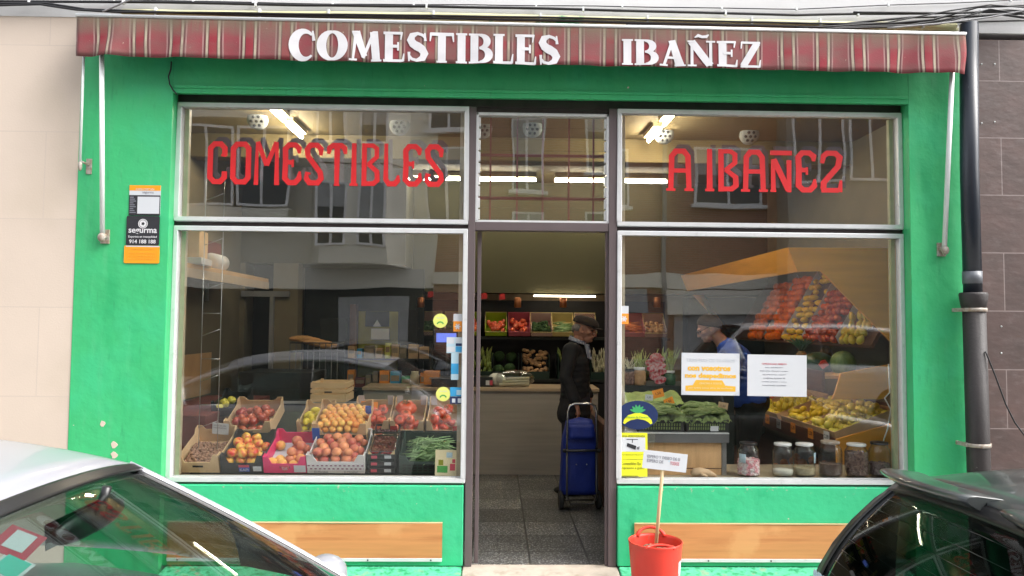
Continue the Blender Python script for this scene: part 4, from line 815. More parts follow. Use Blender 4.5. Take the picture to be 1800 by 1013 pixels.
# ================================================================ display crates
def crate(name, label, cat, cx, y0, z0, w, d, h, tilt, m, m2=None, front=.75, corner=.03, t=.006, slots=0, group='fruit crates in the left window', inner=None, rim=None, yaw=0):
    """open crate tilted towards the street: origin at the middle of its lower front edge"""
    Mw = Matrix.Translation((cx, y0, z0)) @ Matrix.Rotation(yaw, 4, 'Z') @ Matrix.Rotation(R(tilt), 4, 'X')
    e = empty(name, (0, 0, 0), label, cat, group, Mx=Mw); W2 = w/2; hf = h*front; mb = MB()
    mb.box((-W2, 0, 0), (W2, d, t))
    def wall(L, hh, T):
        c = min(.07, L*.2)
        pts = [(-L/2, t), (L/2, t), (L/2, h+corner), (L/2-c*.6, h+corner), (L/2-c, hh), (-L/2+c, hh), (-L/2+c*.6, h+corner), (-L/2, h+corner)] if corner else [(-L/2, t), (L/2, t), (L/2, hh), (-L/2, hh)]
        mb.prism(pts, 0, t, 'y', 0, T)
    wall(w, hf, Matrix.Identity(4)); wall(w, h, Matrix.Translation((0, d-t, 0)))
    for s in (-1, 1): wall(d-2*t, h, Matrix.Translation((s*(W2-t) if s > 0 else -W2, d/2, 0)) @ Matrix.Rotation(R(90), 4, 'Z') @ Matrix.Translation((0, -t, 0)) if s > 0 else Matrix.Translation((-W2, d/2, 0)) @ Matrix.Rotation(R(90), 4, 'Z') @ Matrix.Translation((0, -t, 0)))
    mb.build('crate_body', m, e, bevel=.0015)
    if inner: MB().box((-W2+t+.001, t+.001, t), (W2-t-.001, d-t-.001, t+.004)).build('liner', inner, e)
    # handle hole in the front wall
    MB().box((-.035, -.0008, hf*.52), (.035, -.0001, hf*.52+.014)).build('handle_hole', 'black', e)
    return e, Mw
fruit_kinds = {}
def fruit_mesh(m, r, kind):
    k = (m, round(r, 3), kind)
    if k in fruit_kinds: return fruit_kinds[k]
    def fn(q):
        if kind == 'apple':
            s = 1-.18*math.exp(-((1-q.z)/.12)**1)-.12*math.exp(-((1+q.z)/.1)); return Vector((q.x*(1+.05*q.z), q.y*(1+.05*q.z), q.z*.93*s))
        if kind == 'tomato':
            a = math.atan2(q.y, q.x); rb = 1+.07*math.cos(6*a)*(1-q.z*q.z); return Vector((q.x*rb, q.y*rb, q.z*.72*(1-.2*math.exp(-(1-q.z)/.1))))
        if kind == 'peach': return Vector((q.x, q.y*(1-.06*math.exp(-(q.x/.18)**2)*(q.y > 0)), q.z*.95))
        if kind == 'flat': return Vector((q.x, q.y*(1-.08*math.exp(-(q.x/.2)**2)*(q.y > 0)), q.z*.82))
        if kind == 'lemon': return Vector((q.x*(1.15+.2*abs(q.x)**6), q.y*.8, q.z*.8))
        if kind == 'pear': return Vector((q.x*(.8-.32*max(0, q.z)), q.y*(.8-.32*max(0, q.z)), q.z*1.2))
        return q
    mb = MB(); mb.ell((0, 0, 0), r, 18 if r > .028 else 12, fn=fn)
    mats = [m]
    if kind in ('apple', 'pear'): mb.tube([(0, 0, r*.7), (.002, 0, r*(1.12 if kind == 'apple' else 1.45))], .0018, 5, mi=1); mats.append('stem')
    if kind == 'tomato':
        for j in range(5):
            a = j*1.256; mb.add([(0, 0, r*.62), (r*.3*math.cos(a-.3), r*.3*math.sin(a-.3), r*.66), (r*.5*math.cos(a), r*.5*math.sin(a), r*.7), (r*.3*math.cos(a+.3), r*.3*math.sin(a+.3), r*.66)], [(0, 1, 2, 3)], 1)
        mats.append('dark_leaf')
    o = mb.build('t', mats); fruit_kinds[k] = o.data; bpy.data.objects.remove(o); return fruit_kinds[k]
def fill(Mw, w, d, h, m, kind, r, name, label, cat, group, rows=None, layers=2, zone=(0, 1, 0, 1), base=.01, jit=.25, heap=0, keep=1.):
    x0, x1 = -w/2+r+.008+(w-2*r-.016)*zone[0], -w/2+r+.008+(w-2*r-.016)*zone[1]
    y0, y1 = r+.008+(d-2*r-.016)*zone[2], r+.008+(d-2*r-.016)*zone[3]
    n = 0; zz = base+r*.85
    for L in range(layers):
        sx = r*2.02; sy = r*1.78; iy = 0; y = y0+(L % 2)*r*.7
        ins = L*r*.4
        while y <= y1-ins*.5+1e-6:
            x = x0+ins+(r if iy % 2 else 0)
            while x <= x1-ins+1e-6:
                if random.random() < keep:
                    o = bpy.data.objects.new(name, fruit_mesh(m, r, kind)); COL.objects.link(o)
                    s = random.uniform(.9, 1.06); j = r*jit
                    hz = heap*math.sin(math.pi*(x-x0+.001)/(x1-x0+.002))
                    o.matrix_world = Mw @ Matrix.Translation((x+random.uniform(-j, j), y+random.uniform(-j, j), zz+hz+random.uniform(-j, j)*.6)) @ Matrix.Rotation(random.random()*6.28, 4, 'Z') @ Matrix.Rotation(random.uniform(-1.1, 1.1), 4, 'X') @ Matrix.Scale(s, 4)
                    tag(o, label, cat, group); n += 1
                x += sx
            y += sy; iy += 1
        zz += r*1.45
    return n
TL = 22
def fx(p0, p1, y): a, b = X(p0, y, 800), X(p1, y, 800); return (a+b)/2, b-a
# support under the crates
o = MB().prism([(.56, .1), (1.35, .1), (1.35, 1.0), (1.0, .99), (.56, .83)], -2.05, -.2, 'x').build('display_stand', 'dark_shelf'); tag(o, 'dark sloping stand under the crates in the left window', 'stand')
o = MB().prism([(.08, .6735), (.555, .6735), (.555, .84), (.08, .668+.006)], -2.05, -.24, 'x').build('crate_riser', 'dark_shelf'); tag(o, 'dark sloping riser under the front row of crates', 'stand')
Z0 = .684
cx, cw = fx(313, 387, .08); e, Mw = crate('cardboard_crate', 'plain brown cardboard crate of nuts with a handwritten note, leftmost of the front row', 'crate', cx, .08, Z0, cw, .40, .105, TL, 'cardboard')
def heapstuff(Mw, w, d, base, fnadd, n, name, m, label, cat, zone=(.06, .94, .05, .95)):
    mb = MB()
    for k in range(n):
        a = -w/2+w*random.uniform(zone[0], zone[1]); b = d*random.uniform(zone[2], zone[3]); fnadd(mb, a, b, base+random.uniform(0, .02))
    o = mb.build(name, m); o.matrix_world = Mw; return tag(o, label, cat, kind='stuff')
def nutf(mb, a, b, z): mb.ell((0, 0, 0), (.014, .010, .009), 8, T=Matrix.Translation((a, b, z)) @ Matrix.Rotation(random.random()*6, 4, 'Z') @ Matrix.Rotation(random.random(), 4, 'X'))
MB().prism([(-cw/2+.012, .012), (cw/2-.012, .012), (cw/2-.012, .31), (-cw/2+.012, .31)], .0065, .035, 'z').build('nut_bed', 'nut_shell', e); heapstuff(Mw, cw-.03, .33, .04, nutf, 620, 'nuts', 'nut_shell', 'loose brown nuts heaped in the leftmost cardboard crate', 'nuts', zone=(.05, .95, .04, .9))
o = MB().box((-.055, 0, -.0), (.06, .0015, .085)).build('note_sheet', 'paper'); o.matrix_world = Mw @ Matrix.Translation((.02, .375, .075)) @ Matrix.Rotation(R(6), 4, 'Y') @ Matrix.Rotation(R(-8), 4, 'X'); tag(o, 'white handwritten note stuck in the back of the nut crate', 'note')
text('NUECES DEL', .09, 'ink_grey', (0, -.0008, .066), o); text('PAIS NUEVAS', .09, 'ink_grey', (0, -.0008, .048), o)
cx, cw = fx(390, 464, .08); e, Mw = crate('fruit_crate', 'black cardboard crate of red and yellow apples with a blue label, front row', 'crate', cx, .08, Z0, cw, .36, .10, TL, 'card_black', inner='liner')
MB().box((-.02, -.003, .012), (.05, -.0008, .06)).build('blue_label', 'card_blue', e); MB().box((-.02, -.0045, .045), (.05, -.0032, .062)).build('red_label', 'ink_red', e); text('KAPI', .055, 'paper', (.015, -.0045, .026), e); MB().box((.075, -.003, .015), (.13, -.0008, .05)).build('white_label', 'liner', e)
fill(Mw, cw, .33, .09, 'apple_skin', 'apple', .036, 'apple', 'red and yellow apple in the black crate of the front row', 'apple', 'apples in the black crate', layers=2, base=.03)
cx, cw = fx(465, 540, .08); e, Mw = crate('fruit_crate', 'bright pink cardboard crate half empty of peaches, third in the front row', 'crate', cx, .08, Z0, cw, .38, .095, TL, 'card_pink', inner='liner')
MB().box((.06, -.003, .008), (.138, -.0008, .06)).build('white_label', 'liner', e); 
mb = MB(); mb.prism([(.0+.03*math.sin(t)**3, .036+.0022*(13*math.cos(t)-5*math.cos(2*t)-2*math.cos(3*t)-math.cos(4*t))) for t in [k*6.283/24 for k in range(24)]], -.003, -.0008, 'y'); mb.build('heart_logo', 'ink_red', e); text('Fruit', .035, 'paper', (0, -.004, .042), e); text('Hearts', .035, 'paper', (0, -.004, .030), e)
fill(Mw, cw, .38, .09, 'peach_skin', 'peach', .036, 'peach', 'orange red peach in the bright pink crate', 'peach', 'peaches in the pink crate', layers=1, zone=(0, 1, 0, .28), base=.012); fill(Mw, cw, .38, .09, 'nectarine_skin', 'peach', .036, 'peach', 'orange red peach in the bright pink crate', 'peach', 'peaches in the pink crate', layers=2, zone=(.55, 1, .2, .75)); fill(Mw, cw, .38, .09, 'peach_skin', 'peach', .037, 'peach', 'single peach alone in the upper left corner of the pink crate', 'peach', None, layers=1, zone=(.0, .02, .8, .82))
cx, cw = fx(541, 642, .08); e, Mw = crate('fruit_crate', 'white cardboard crate with purple square pattern full of dark nectarines, front row', 'crate', cx, .08, Z0, cw, .36, .11, TL, 'card_white', front=.8)
MB().box((-cw/2+.004, -.003, .022), (cw/2-.004, -.0008, .078)).build('pattern_print', 'pattern_squares', e); text('El Mirabel', .09, 'ink_grey', (-.1, -.002, .012), e); text('El Mirabel', .09, 'ink_grey', (.1, -.002, .012), e)
fill(Mw, cw, .36, .1, 'nectarine_skin', 'flat', .035, 'nectarine', 'dark red and orange nectarine in the patterned white crate', 'nectarine', 'nectarines in the patterned crate', layers=2, base=.035, heap=.012)
for k in range(3):
    cx, cw = fx(647, 695, .08); e, Mw = crate('punnet_tray', ('lowest', 'upper', 'topmost')[k]+' dark cardboard tray of red berries in the small stack by the green beans', 'tray', cx, .08+.0*k, Z0+.001+.046*k, cw, .30, .042, TL if k else 20, 'card_black', corner=.0, front=.95, group='small stacked trays')
    MB().box((.02, -.003, .01), (.065, -.0008, .032)).build('white_label', 'liner', e); MB().box((-.07, -.003, .010), (-.03, -.0008, .03)).build('red_label', 'ink_red', e)
    if k == 2:
        MB().prism([(-cw/2+.002, .0425), (-cw/2+.03, .0425), (-cw/2+.002, .075)], -.002, -.0003, 'y').prism([(cw/2-.002, .0425), (cw/2-.03, .0425), (cw/2-.002, .075)], -.002, -.0003, 'y').build('corner_post', 'crate_wood', e)
        fill(Mw, cw, .26, .03, 'cherry_red', 'x', .0135, 'berry', 'shiny red berry under film in the small topmost tray', 'berry', 'red berries in the small tray', layers=2, base=.006, keep=.9)
        o = MB().grid(lambda u, v: ((u-.5)*(cw-.015), .008+.24*v, .055+.006*noise.noise(Vector((u*5, v*5, 1)))), 12, 12).build('film_wrap', 'film', solid=.0005); o.matrix_world = Mw; tag(o, 'crinkled clear film over the tray of red berries', 'film')
cx, cw = fx(703, 806, .08); e, Mw = crate('vegetable_crate', 'dark green plastic crate of long green beans, right end of the front row', 'crate', cx, .08, Z0, cw, .34, .125, TL, 'plastic_dark_green', corner=.012)
mb = MB()
for k in range(10):
    for j in range(3): mb.box((-cw/2+.02+k*(cw-.04)/10, -.003, .02+j*.02), (-cw/2+.02+(k+.7)*(cw-.04)/10, -.0008, .03+j*.02))
mb.build('vent_slots', 'black', e)
def beanf(mb, a, b, z):
    ang = random.uniform(-.6, .6)+random.choice((0, 0, 1.2)); L = random.uniform(.05, .08); d = Vector((math.cos(ang), math.sin(ang), random.uniform(-.15, .25)))*L; q = Vector((a*.75, b, z+random.uniform(0, .05))); mb.tube([q-d, q+Vector((0, 0, .008)), q+d], [.002, .0055, .002], 5)
heapstuff(Mw, cw, .3, .05, beanf, 260, 'green_beans', 'bean_green', 'green beans piled in the dark green plastic crate', 'beans', zone=(.1, .9, .1, .95))
# second row
cx, cw = fx(397, 478, .50); e, Mw = crate('fruit_crate', 'worn brown crate of dark red apples, leftmost of the back row', 'crate', cx, .48, .866, cw, .36, .10, 24, 'cardboard', front=.6)
fill(Mw, cw, .34, .09, 'dark_apple', 'apple', .034, 'apple', 'dark red apple in the worn crate at the back left', 'apple', 'dark apples in the back crate', layers=2, keep=.85)
cx, cw = fx(528, 572, .52); e, Mw = crate('fruit_crate', 'small brown crate of lemons behind the peach crate', 'crate', cx, .50, .87, cw+.04, .34, .09, 22, 'cardboard', front=.5)
fill(Mw, cw+.04, .3, .09, 'lemon_skin', 'lemon', .032, 'lemon', 'yellow lemon in the small crate behind the peaches', 'lemon', 'lemons in the small crate', layers=2)
cx, cw = fx(551, 645, .34); e, Mw = crate('fruit_crate', 'brown and blue cardboard crate heaped with small yellow apricots, above the patterned crate', 'crate', cx, .32, .868, cw, .35, .10, 24, 'cardboard', front=.5, corner=.035)
MB().box((-cw/2-.002, -.003, .0), (-cw/2+.05, -.0008, .10)).build('blue_label', 'card_blue', e); MB().box((-cw/2+.05, -.003, .0), (cw/2, -.0008, .045)).build('dark_print', 'card_black', e); MB().box((cw/2-.035, .20, .1), (cw/2+.006, .208, .16)).build('blue_corner', 'card_blue', e)
fill(Mw, cw, .33, .1, 'peach_skin', 'peach', .0255, 'apricot', 'small yellow and orange apricot in the brown and blue crate', 'apricot', 'apricots in the brown and blue crate', layers=2, base=.035, heap=.015)
for k, (p0, p1, q, g_) in enumerate(((616, 684, 'left one, with an orange tag', .38), (687, 745, 'middle one of the three', .38), (750, 808, 'right one of the three', .38))):
    cx, cw = fx(p0, p1, .52); e, Mw = crate('tomato_crate', 'crate of big red tomatoes in the back row, '+q, 'crate', cx, .50, .855, cw, .36, .12, 24, 'cardboard', front=.62)
    MB().box((-cw/2, -.004, .0), (cw/2, -.0008, .07)).build('dark_front', 'card_black', e)
    for s in (-1, 1): MB().box((s*(cw/2-.03)-.022, .352, .08), (s*(cw/2-.03)+.022, .3535, .16)).build('white_tab', 'card_white', e)
    if k: MB().box((-.12 if k == 1 else .07, -.006, .045), (-.07 if k == 1 else .115, -.0045, .11)).build('red_tag', 'tag_red', e)
    fill(Mw, cw, .34, .1, 'tomato_skin', 'tomato', .039, 'tomato', 'big ribbed tomato in the %s tomato crate' % ('left', 'middle', 'right')[k], 'tomato', 'tomatoes in the %s crate' % ('left', 'middle', 'right')[k], layers=2, zone=(0, 1, 0, .75), base=.03)
    if k == 1:
        mb = MB(); o = bpy.data.objects.new('tomato', fruit_mesh('tomato_skin', .075, 'tomato')); COL.objects.link(o); o.matrix_world = Mw @ Matrix.Translation((-.03, .22, .13)); tag(o, 'largest tomato, on top of the middle tomato crate', 'tomato')
for k, (px, py, y, q, m, s) in enumerate(((649, 715, .62, 'on the left tomato crate', 'tag_orange', 1.25),)):
    o = MB().box((-.05*s, 0, -.03*s), (.05*s, .002, .03*s)).build('price_tag', m); o.location = tuple(W(px, py, y)); o.rotation_euler = (0, R(4), 0); tag(o, 'orange price tag '+q, 'price tag')
    for j in range(2): text(('TOMATE', '1,99')[j], .06, 'ink_black', (0, -.0008, .012-.025*j), o)
cx, cw = fx(656, 700, .38); e, Mw = crate('cherry_tray', 'dark tray of black cherries behind the small red berry trays', 'tray', cx, .37, .845, cw, .17, .05, 24, 'card_black', corner=0, group='small stacked trays')
fill(Mw, cw, .17, .04, 'dark_cherry', 'x', .0125, 'cherry', 'shiny black cherry in the dark tray', 'cherry', 'black cherries in the dark tray', layers=1, base=.02)
# wooden crate at the back with a grey bag behind
p = W(547, 707, 1.0); q = W(606, 707, 1.0); wc = empty('wooden_crate', ((p.x+q.x)/2, 1.0, p.z), 'pale slatted wooden crate standing above the peaches', 'crate'); w2 = (q.x-p.x)/2; H = .155
for k, (a, b) in enumerate(((0, .06), (.072, .10), (.112, H))):
    MB().box((-w2, 0, a), (w2, .008, b)).box((-w2, .33, a), (w2, .338, b)).build('long_slat', 'crate_wood', wc, bevel=.001); MB().box((w2, -.002, a), (w2+.008, .34, b)).box((-w2-.008, -.002, a), (-w2, .34, b)).build('end_slat', 'crate_wood', wc, bevel=.001)
MB().box((-w2+.001, .009, .001), (w2-.001, .329, .008)).build('base', 'crate_wood', wc)
for x in (-w2+.012, w2-.012):
    for y in (.018, .32): MB().box((x-.01, y-.009, .009), (x+.01, y+.009, H+.01)).build('corner_post', 'crate_wood', wc)
MB().box((-.03, -.003, .074), (.03, -.0008, .086)).build('wire_handle', 'dark_steel', wc)
o = MB().box((X(470, 1.3), 1.3, 1.02), (-.25, 1.32, 1.04)).build('stand_rail', 'aluminium'); tag(o, 'pale metal rail behind the crates in the left window', 'rail')
o = MB().tube([(X(480, 1.1), 1.1, Z(725, 1.1, 500)), (X(552, 1.1), 1.1, Z(726, 1.1, 500))], .009).build('stand_rail', 'white_enamel'); tag(o, 'short white metal bar left of the wooden crate', 'rail')
cx, cw = fx(370, 420, .9); e, Mw = crate('fruit_crate', 'dark crate with green apples at the back, behind the worn apple crate', 'crate', cx, .9, .96, cw, .34, .09, 14, 'card_black', inner=None)
fill(Mw, cw, .3, .09, 'golden_apple', 'apple', .034, 'apple', 'green apple in the dark crate behind the worn crate', 'apple', 'green apples at the back left', layers=1, zone=(0, .5, 0, 1), base=.03)
# stickers and cards on the glass
def sticker(name, px0, py0, px1, py1, m, label, y=-.0155, cat='sticker', th=.0015, lean=0, group=None, rad=0): return card(name, px0, py0, px1, py1, y, m, label, cat, th, lean, rad, group)
for k, (px, py, q) in enumerate(((774, 564, 'upper one, next to the orange sticker'), (779, 693, 'lower one, next to the blue sticker'))):
    a = W(px, py, -.0155); e = empty('round_sticker', tuple(a), 'round yellow green sticker with a green arch, '+q, 'sticker', 'round stickers on the glass')
    MB().prism([(.048*math.cos(t), .048*math.sin(t)) for t in [j*6.283/28 for j in range(28)]], 0, .0015).build('disc', 'pale_yellow', e)
    mb = MB(); st_ = [(.022*math.cos(R(t)), .022*math.sin(R(t))-.03, .009) for t in range(20, 161, 14)]; stroke(mb, st_, FRONT, 1); mb.build('arch_mark', 'ink_green', e); text('DE AQUI', .05, 'liner', (0, -.0008, .018), e)
for (a_, q) in (((797, 552, 812, 583), 'left pane beside the round sticker'), ((1089, 538, 1105, 570), 'left edge of the right lower pane')):
    e, w, h_ = sticker('phone_sticker', *a_, 'paper', 'white and orange sticker with a star mark, '+q, group='white and orange stickers'); patch(e, -w/2, -h_/2, w/2, .01, 'tag_orange')
    mb = MB()
    for j in range(3):
        t = R(60*j); stroke(mb, [(-.02*math.cos(t), -.026-.02*math.sin(t)+.0, .008), (.02*math.cos(t), -.026+.02*math.sin(t), .008)], FRONT, j+2)
    mb.build('star_mark', 'paper', e)
e, w, h_ = sticker('card_stickers', 785, 593, 815, 621, 'sticker_pale', 'group of small pale blue payment stickers on one sheet, middle of the pane edge')
for (a0, b0, a1, b1, m) in ((-.056, .01, -.005, .052, 'paper'), (.002, .015, .054, .05, 'liner'), (-.056, -.045, -.002, -.01, 'paper'), (.004, -.045, .054, -.008, 'sticker_blue'), (.004, -.005, .054, .012, 'sign_navy')): patch(e, a0, b0, a1, b1, m)
e, w, h_ = sticker('tall_sticker', 793, 621, 806, 668, 'sticker_pale', 'tall narrow pale blue sticker on the left pane'); patch(e, -w/2, -.05, w/2, .02, 'sticker_blue')
e, w, h_ = sticker('blue_sticker', 791, 681, 814, 697, 'sticker_blue', 'light blue rectangular sticker at the right edge of the left pane'); patch(e, .0, -.02, .04, .012, 'sticker_pale')
e, w, h_ = sticker('navy_sticker', 791, 698, 814, 710, 'sign_navy', 'navy sticker with white marks just under the light blue one'); patch(e, -.03, -.015, -.008, .012, 'paper'); patch(e, .008, -.016, .035, .014, 'liner')
e, w, h_ = sticker('drawing_card', 765, 791, 809, 837, 'cream_card', 'cream card with a small green and red drawing, right corner of the left window', y=.02, cat='card', lean=1)
for (a0, b0, a1, b1, m) in ((-.07, -.065, .0, -.02, 'ink_green'), (.015, -.05, .05, -.005, 'ink_red'), (-.01, .035, .03, .07, 'sticker_pale'), (-.062, -.016, -.03, .02, 'ink_olive'), (.03, .0, .05, .025, 'ink_red')): patch(e, a0, b0, a1, b1, m)
# ================================================================ right window: papers
e, w, h_ = sticker('farewell_poster', 1198, 621, 1300, 695, 'paper', 'white poster with gold lettering saying goodbye, taped inside the right window', cat='poster', lean=.5)
text('TRAS MAS DE 30 AÑOS', w*.84, 'liner', (0, -.0008, h_*.34), e, height=.028); text('con vosotros', w*.74, 'ink_gold', (-.01, -.0008, h_*.14), e, height=.036, bold=.05); text('nos despedimos', w*.88, 'ink_gold', (0, -.0008, -h_*.05), e, height=.042, bold=.05)
MB().prism([(-.17, -.115), (.17, -.115), (.17, -.08), (.10, -.075), (.08, -.04), (-.10, -.04), (-.12, -.075), (-.17, -.08)], -.0007, -.0001).build('gold_banner', 'ink_gold', e); text('GRACIAS A TODOS', .15, 'cream_card', (0, -.0012, -.062), e, height=.012); text('por todos estos años de confianza', .3, 'cream_card', (0, -.0012, -.094), e, height=.012)
for sx in (-1, 1):
    for sz in (-1, 1): MB().prism([(sx*(w/2-.003), sz*(h_/2-.003)), (sx*(w/2-.04), sz*(h_/2-.003)), (sx*(w/2-.003), sz*(h_/2-.035))], -.0006, -.0001).build('corner_mark', 'liner', e)
e, w, h_ = sticker('notice_sheet', 1314, 624, 1418, 697, 'paper', 'plain white notice sheet with a red heading and grey lines, right of the gold poster', cat='poster', lean=.6)
text('COMUNICADO ABIERTO', .17, 'ink_red', (-.02, -.0008, .078), e, height=.010)
for k, (s, ww) in enumerate((('por jubilación', .12), ('Estimados clientes y amigos', .19), ('agradecemos vuestra', .16), ('confianza durante 30', .15), ('muchas gracias a todos', .17), ('MARTINEZ IBAÑEZ', .16))): text(s, ww, 'ink_grey', (-.02, -.0008, .054-.024*k), e, height=.008)
e, w, h_ = sticker('camera_notice', 1086, 761, 1138, 838, 'sign_yellow', 'bright yellow video surveillance notice in the lower left corner of the right window', cat='sign')
text('ZONA VIDEOVIGILADA', w*.85, 'ink_olive', (0, -.0008, h_/2-.022), e, height=.014, bold=.02); patch(e, -.075, .02, .085, .115, 'paper')
mb = MB(); mb.box((-.04, -.0016, .1), (.035, -.0008, .104)).box((-.004, -.0016, .08), (.001, -.0008, .1)); mb.prism([(-.035, .078), (.025, .058), (.018, .033), (-.04, .056)], -.0024, -.0017).prism([(.03, .05), (.036, .053), (.033, .036), (.028, .034)], -.0024, -.0017).prism([(.04, .054), (.046, .057), (.043, .036), (.038, .036)], -.0024, -.0017); mb.build('camera_symbol', 'ink_black', e)
text('PROTECCION DE DATOS', .16, 'ink_olive', (0, -.0008, 0), e, height=.006); patch(e, -.07, -.032, .07, -.029, 'ink_olive'); text('Comestibles Iba', .13, 'ink_olive', (-.01, -.0008, -.058), e, height=.02); text('impresión a gusto', .16, 'ink_olive', (0, -.0008, -.09), e, height=.02); patch(e, -.09, -.146, .04, -.138, 'ink_olive')
# oval fruit sign
a = W(1121, 730, -.016); e = empty('oval_sign', tuple(a), 'navy oval sign with a green palm and yellow banana on the right window', 'sign')
MB().prism([(.137*math.cos(t), .096*math.sin(t)) for t in [j*6.283/40 for j in range(40)]], 0, .004).build('disc', 'sign_navy', e)
mb = MB(); stroke(mb, [(.165*math.cos(R(t))*.6, .11*math.sin(R(t))*.75-.085, w_) for t, w_ in [(20, .014), (35, .026), (55, .036), (90, .042), (125, .036), (145, .026), (160, .014)]], FRONT, 1); mb.build('banana_mark', 'sign_yellow', e)
mb = MB()
for k, t in enumerate((20, 48, 76, 104, 132, 160)): stroke(mb, [(0, .018, .012), (.028*math.cos(R(t)), .02+.026*math.sin(R(t)), .02), (.055*math.cos(R(t)), .02+.05*math.sin(R(t)), .006)], FRONT, k+2)
mb.build('palm_mark', 'leaf_green', e); text('Plátano de Canarias', .15, 'ink_green', (0, -.004, -.012), e, height=.014)
# ================================================================ right window: display table
dt = empty('display_counter', (X(1180, .4), .4, .67), 'low wood fronted counter with a grey top inside the right window', 'counter'); dt.location = (0, 0, 0)
x0, x1 = X(1095, .12, 800), X(1280, .12, 770); zt_ = Z(778, .12, 1200); z2 = Z(762, .12, 1200)
MB().box((x0, .10, zt_), (x1, .95, z2)).build('grey_top', 'slab_grey', dt, bevel=.003); MB().box((x0, .096, z2), (x1, .95, z2+.006)).build('steel_edge', 'aluminium', dt)
MB().box((x0, .13, .674), (X(1268, .13, 800), .9, zt_-.001)).build('wood_front', 'ply_light', dt); MB().box((x0, .128, .716), (X(1268, .13, 800), .1299, .722)).build('groove', 'slat_wood', dt); MB().box((X(1269, .13, 800), .13, .674), (X(1277, .13, 800), .17, zt_-.001)).build('steel_post', 'steel', dt)
TT = z2+.0065
for (p0, p1, y, q) in ((1120, 1203, .14, 'left one, beside the oval sign'), (1206, 1281, .13, 'right one, with a small label')):
    cx, cw = fx(p0, p1, y); e, Mw = crate('vegetable_crate', 'black plastic crate of green peppers in green paper, '+q, 'crate', cx, y, TT, cw, .34, .085, 8, 'card_black', corner=.0, front=1, group='pepper crates in the right window')
    mb = MB()
    for j in range(16):
        for r_ in range(2): mb.box((-cw/2+.02+j*(cw-.04)/16, -.003, .018+r_*.025), (-cw/2+.02+(j+.5)*(cw-.04)/16, -.0008, .036+r_*.025))
    mb.build('vent_slots', 'plastic_dark_green' if 0 else 'pepper_green', e)
    if p0 > 1200: MB().box((.02, -.005, .01), (.075, -.0035, .045)).build('paper_label', 'paper', e)
    mb = MB(); mb.grid(lambda u, v: ((u-.5)*(cw+.03), -.02+v*.36, .080+.035*noise.noise(Vector((u*9, v*6, p0)))+.018*noise.noise(Vector((u*23, v*17, p0)))+.03*math.sin(math.pi*v)), 48, 30); o = mb.build('green_paper', 'pepper_green', e, solid=.002)
    def pepf(mb, a, b, z):
        ang = random.uniform(-.5, .5); d = Vector((math.cos(ang), math.sin(ang), random.uniform(-.1, .2)))*.06; q2 = Vector((a*.8, b, z+.02)); mb.tube([q2-d, q2-d*.3+Vector((0, 0, .006)), q2+d*.4, q2+d], [.008, .015, .012, .003], 7)
    heapstuff(Mw, cw, .3, .10, pepf, 60, 'green_peppers', 'pepper_green', 'long green peppers heaped in the black crate, '+q, 'peppers')
    if p0 < 1200:
        o2 = MB().grid(lambda u, v: ((u-.5)*.5, .30+v*.3, .11+.035*noise.noise(Vector((u*6, v*4, 3)))+.03*v), 20, 10).build('leafy_vegetables', 'pale_leaf', solid=.004); o2.matrix_world = Mw; tag(o2, 'flat green leaves spread behind the pepper crates', 'vegetables', kind='stuff')
for (px, py, y, m, ry, q, s) in ((1157, 692, .45, 'tag_orange', -14, 'orange price tag stuck in the leaves, upper left one', 1), (1176, 706, .32, 'tag_orange', -22, 'orange price tag, lower one above the left pepper crate', .85), (1141, 699, .42, 'liner', 4, 'grey price tag left of the orange ones', .7), (1271, 714, .2, 'cardboard', 10, 'brown card tag on the right pepper crate', .85)):
    o = MB().box((-.042*s, 0, -.03*s), (.042*s, .002, .03*s)).build('price_tag', m); o.location = tuple(W(px, py, y)); o.rotation_euler = (0, R(ry), R(6)); tag(o, q, 'price tag'); text('1,50', .04*s, 'ink_black', (0, -.0008, 0), o)
# vases of leeks and reeds, jars and red packets behind
for k, (px, py, n_, hh) in enumerate(((1110, 655, 12, .2), (1130, 650, 16, .22), (1172, 648, 16, .22))):
    p = W(px, py+20, 1.1); mb = MB()
    for j in range(n_*2):
        a = random.uniform(-.07, .07); b = random.uniform(-.04, .04); t_ = random.uniform(-.08, .08); mb.tube([(a*.5, b, 0), (a, b, hh*.55), (a+t_, b, hh*random.uniform(.9, 1.25))], [.007, .006, .0015], 5)
    o = mb.build('leek_bunch', 'pale_leaf' if k else 'leek_white'); o.location = tuple(p); tag(o, ('pale bunch of leeks at the left edge of the right window', 'yellow green bunch of leaves standing left of the red packets', 'yellow green bunch of leaves just left of the gold poster')[k], 'vegetables', 'upright bunches')
tb = MB().box((X(1085, 1.0), 1.0, FZ), (X(1290, 1.0), 1.5, Z(678, 1.0, 1180))).build('side_table', 'dark_shelf', bevel=.004); tag(tb, 'dark table behind the pepper crates in the right window', 'table')
ts = Z(678, 1.0, 1180)
for k, (px, m, lm, s) in enumerate(((1106, 'bean_mix', 'trim_black', 1), (1124, 'mushroom', 'white_enamel', 1.1), (1178, 'dark_leaf', 'white_enamel', .9))):
    e = empty('food_jar', (X(px, 1.05, 670), 1.05, ts), ('brown jar with dark lid at the left edge of the right window', 'brown jar with white lid beside the red packets', 'small green jar with pale lid right of the red packets')[k], 'jar', 'food jars on the dark table')
    MB().lathe([(0, 0), (.045*s, 0), (.048*s, .02), (.048*s, .09*s), (.038*s, .11*s), (0, .11*s)], 16).build('jar_body', m, e); MB().lathe([(0, .11*s), (.042*s, .11*s), (.042*s, .13*s), (0, .13*s)], 16).build('lid', lm, e)
mb = MB()
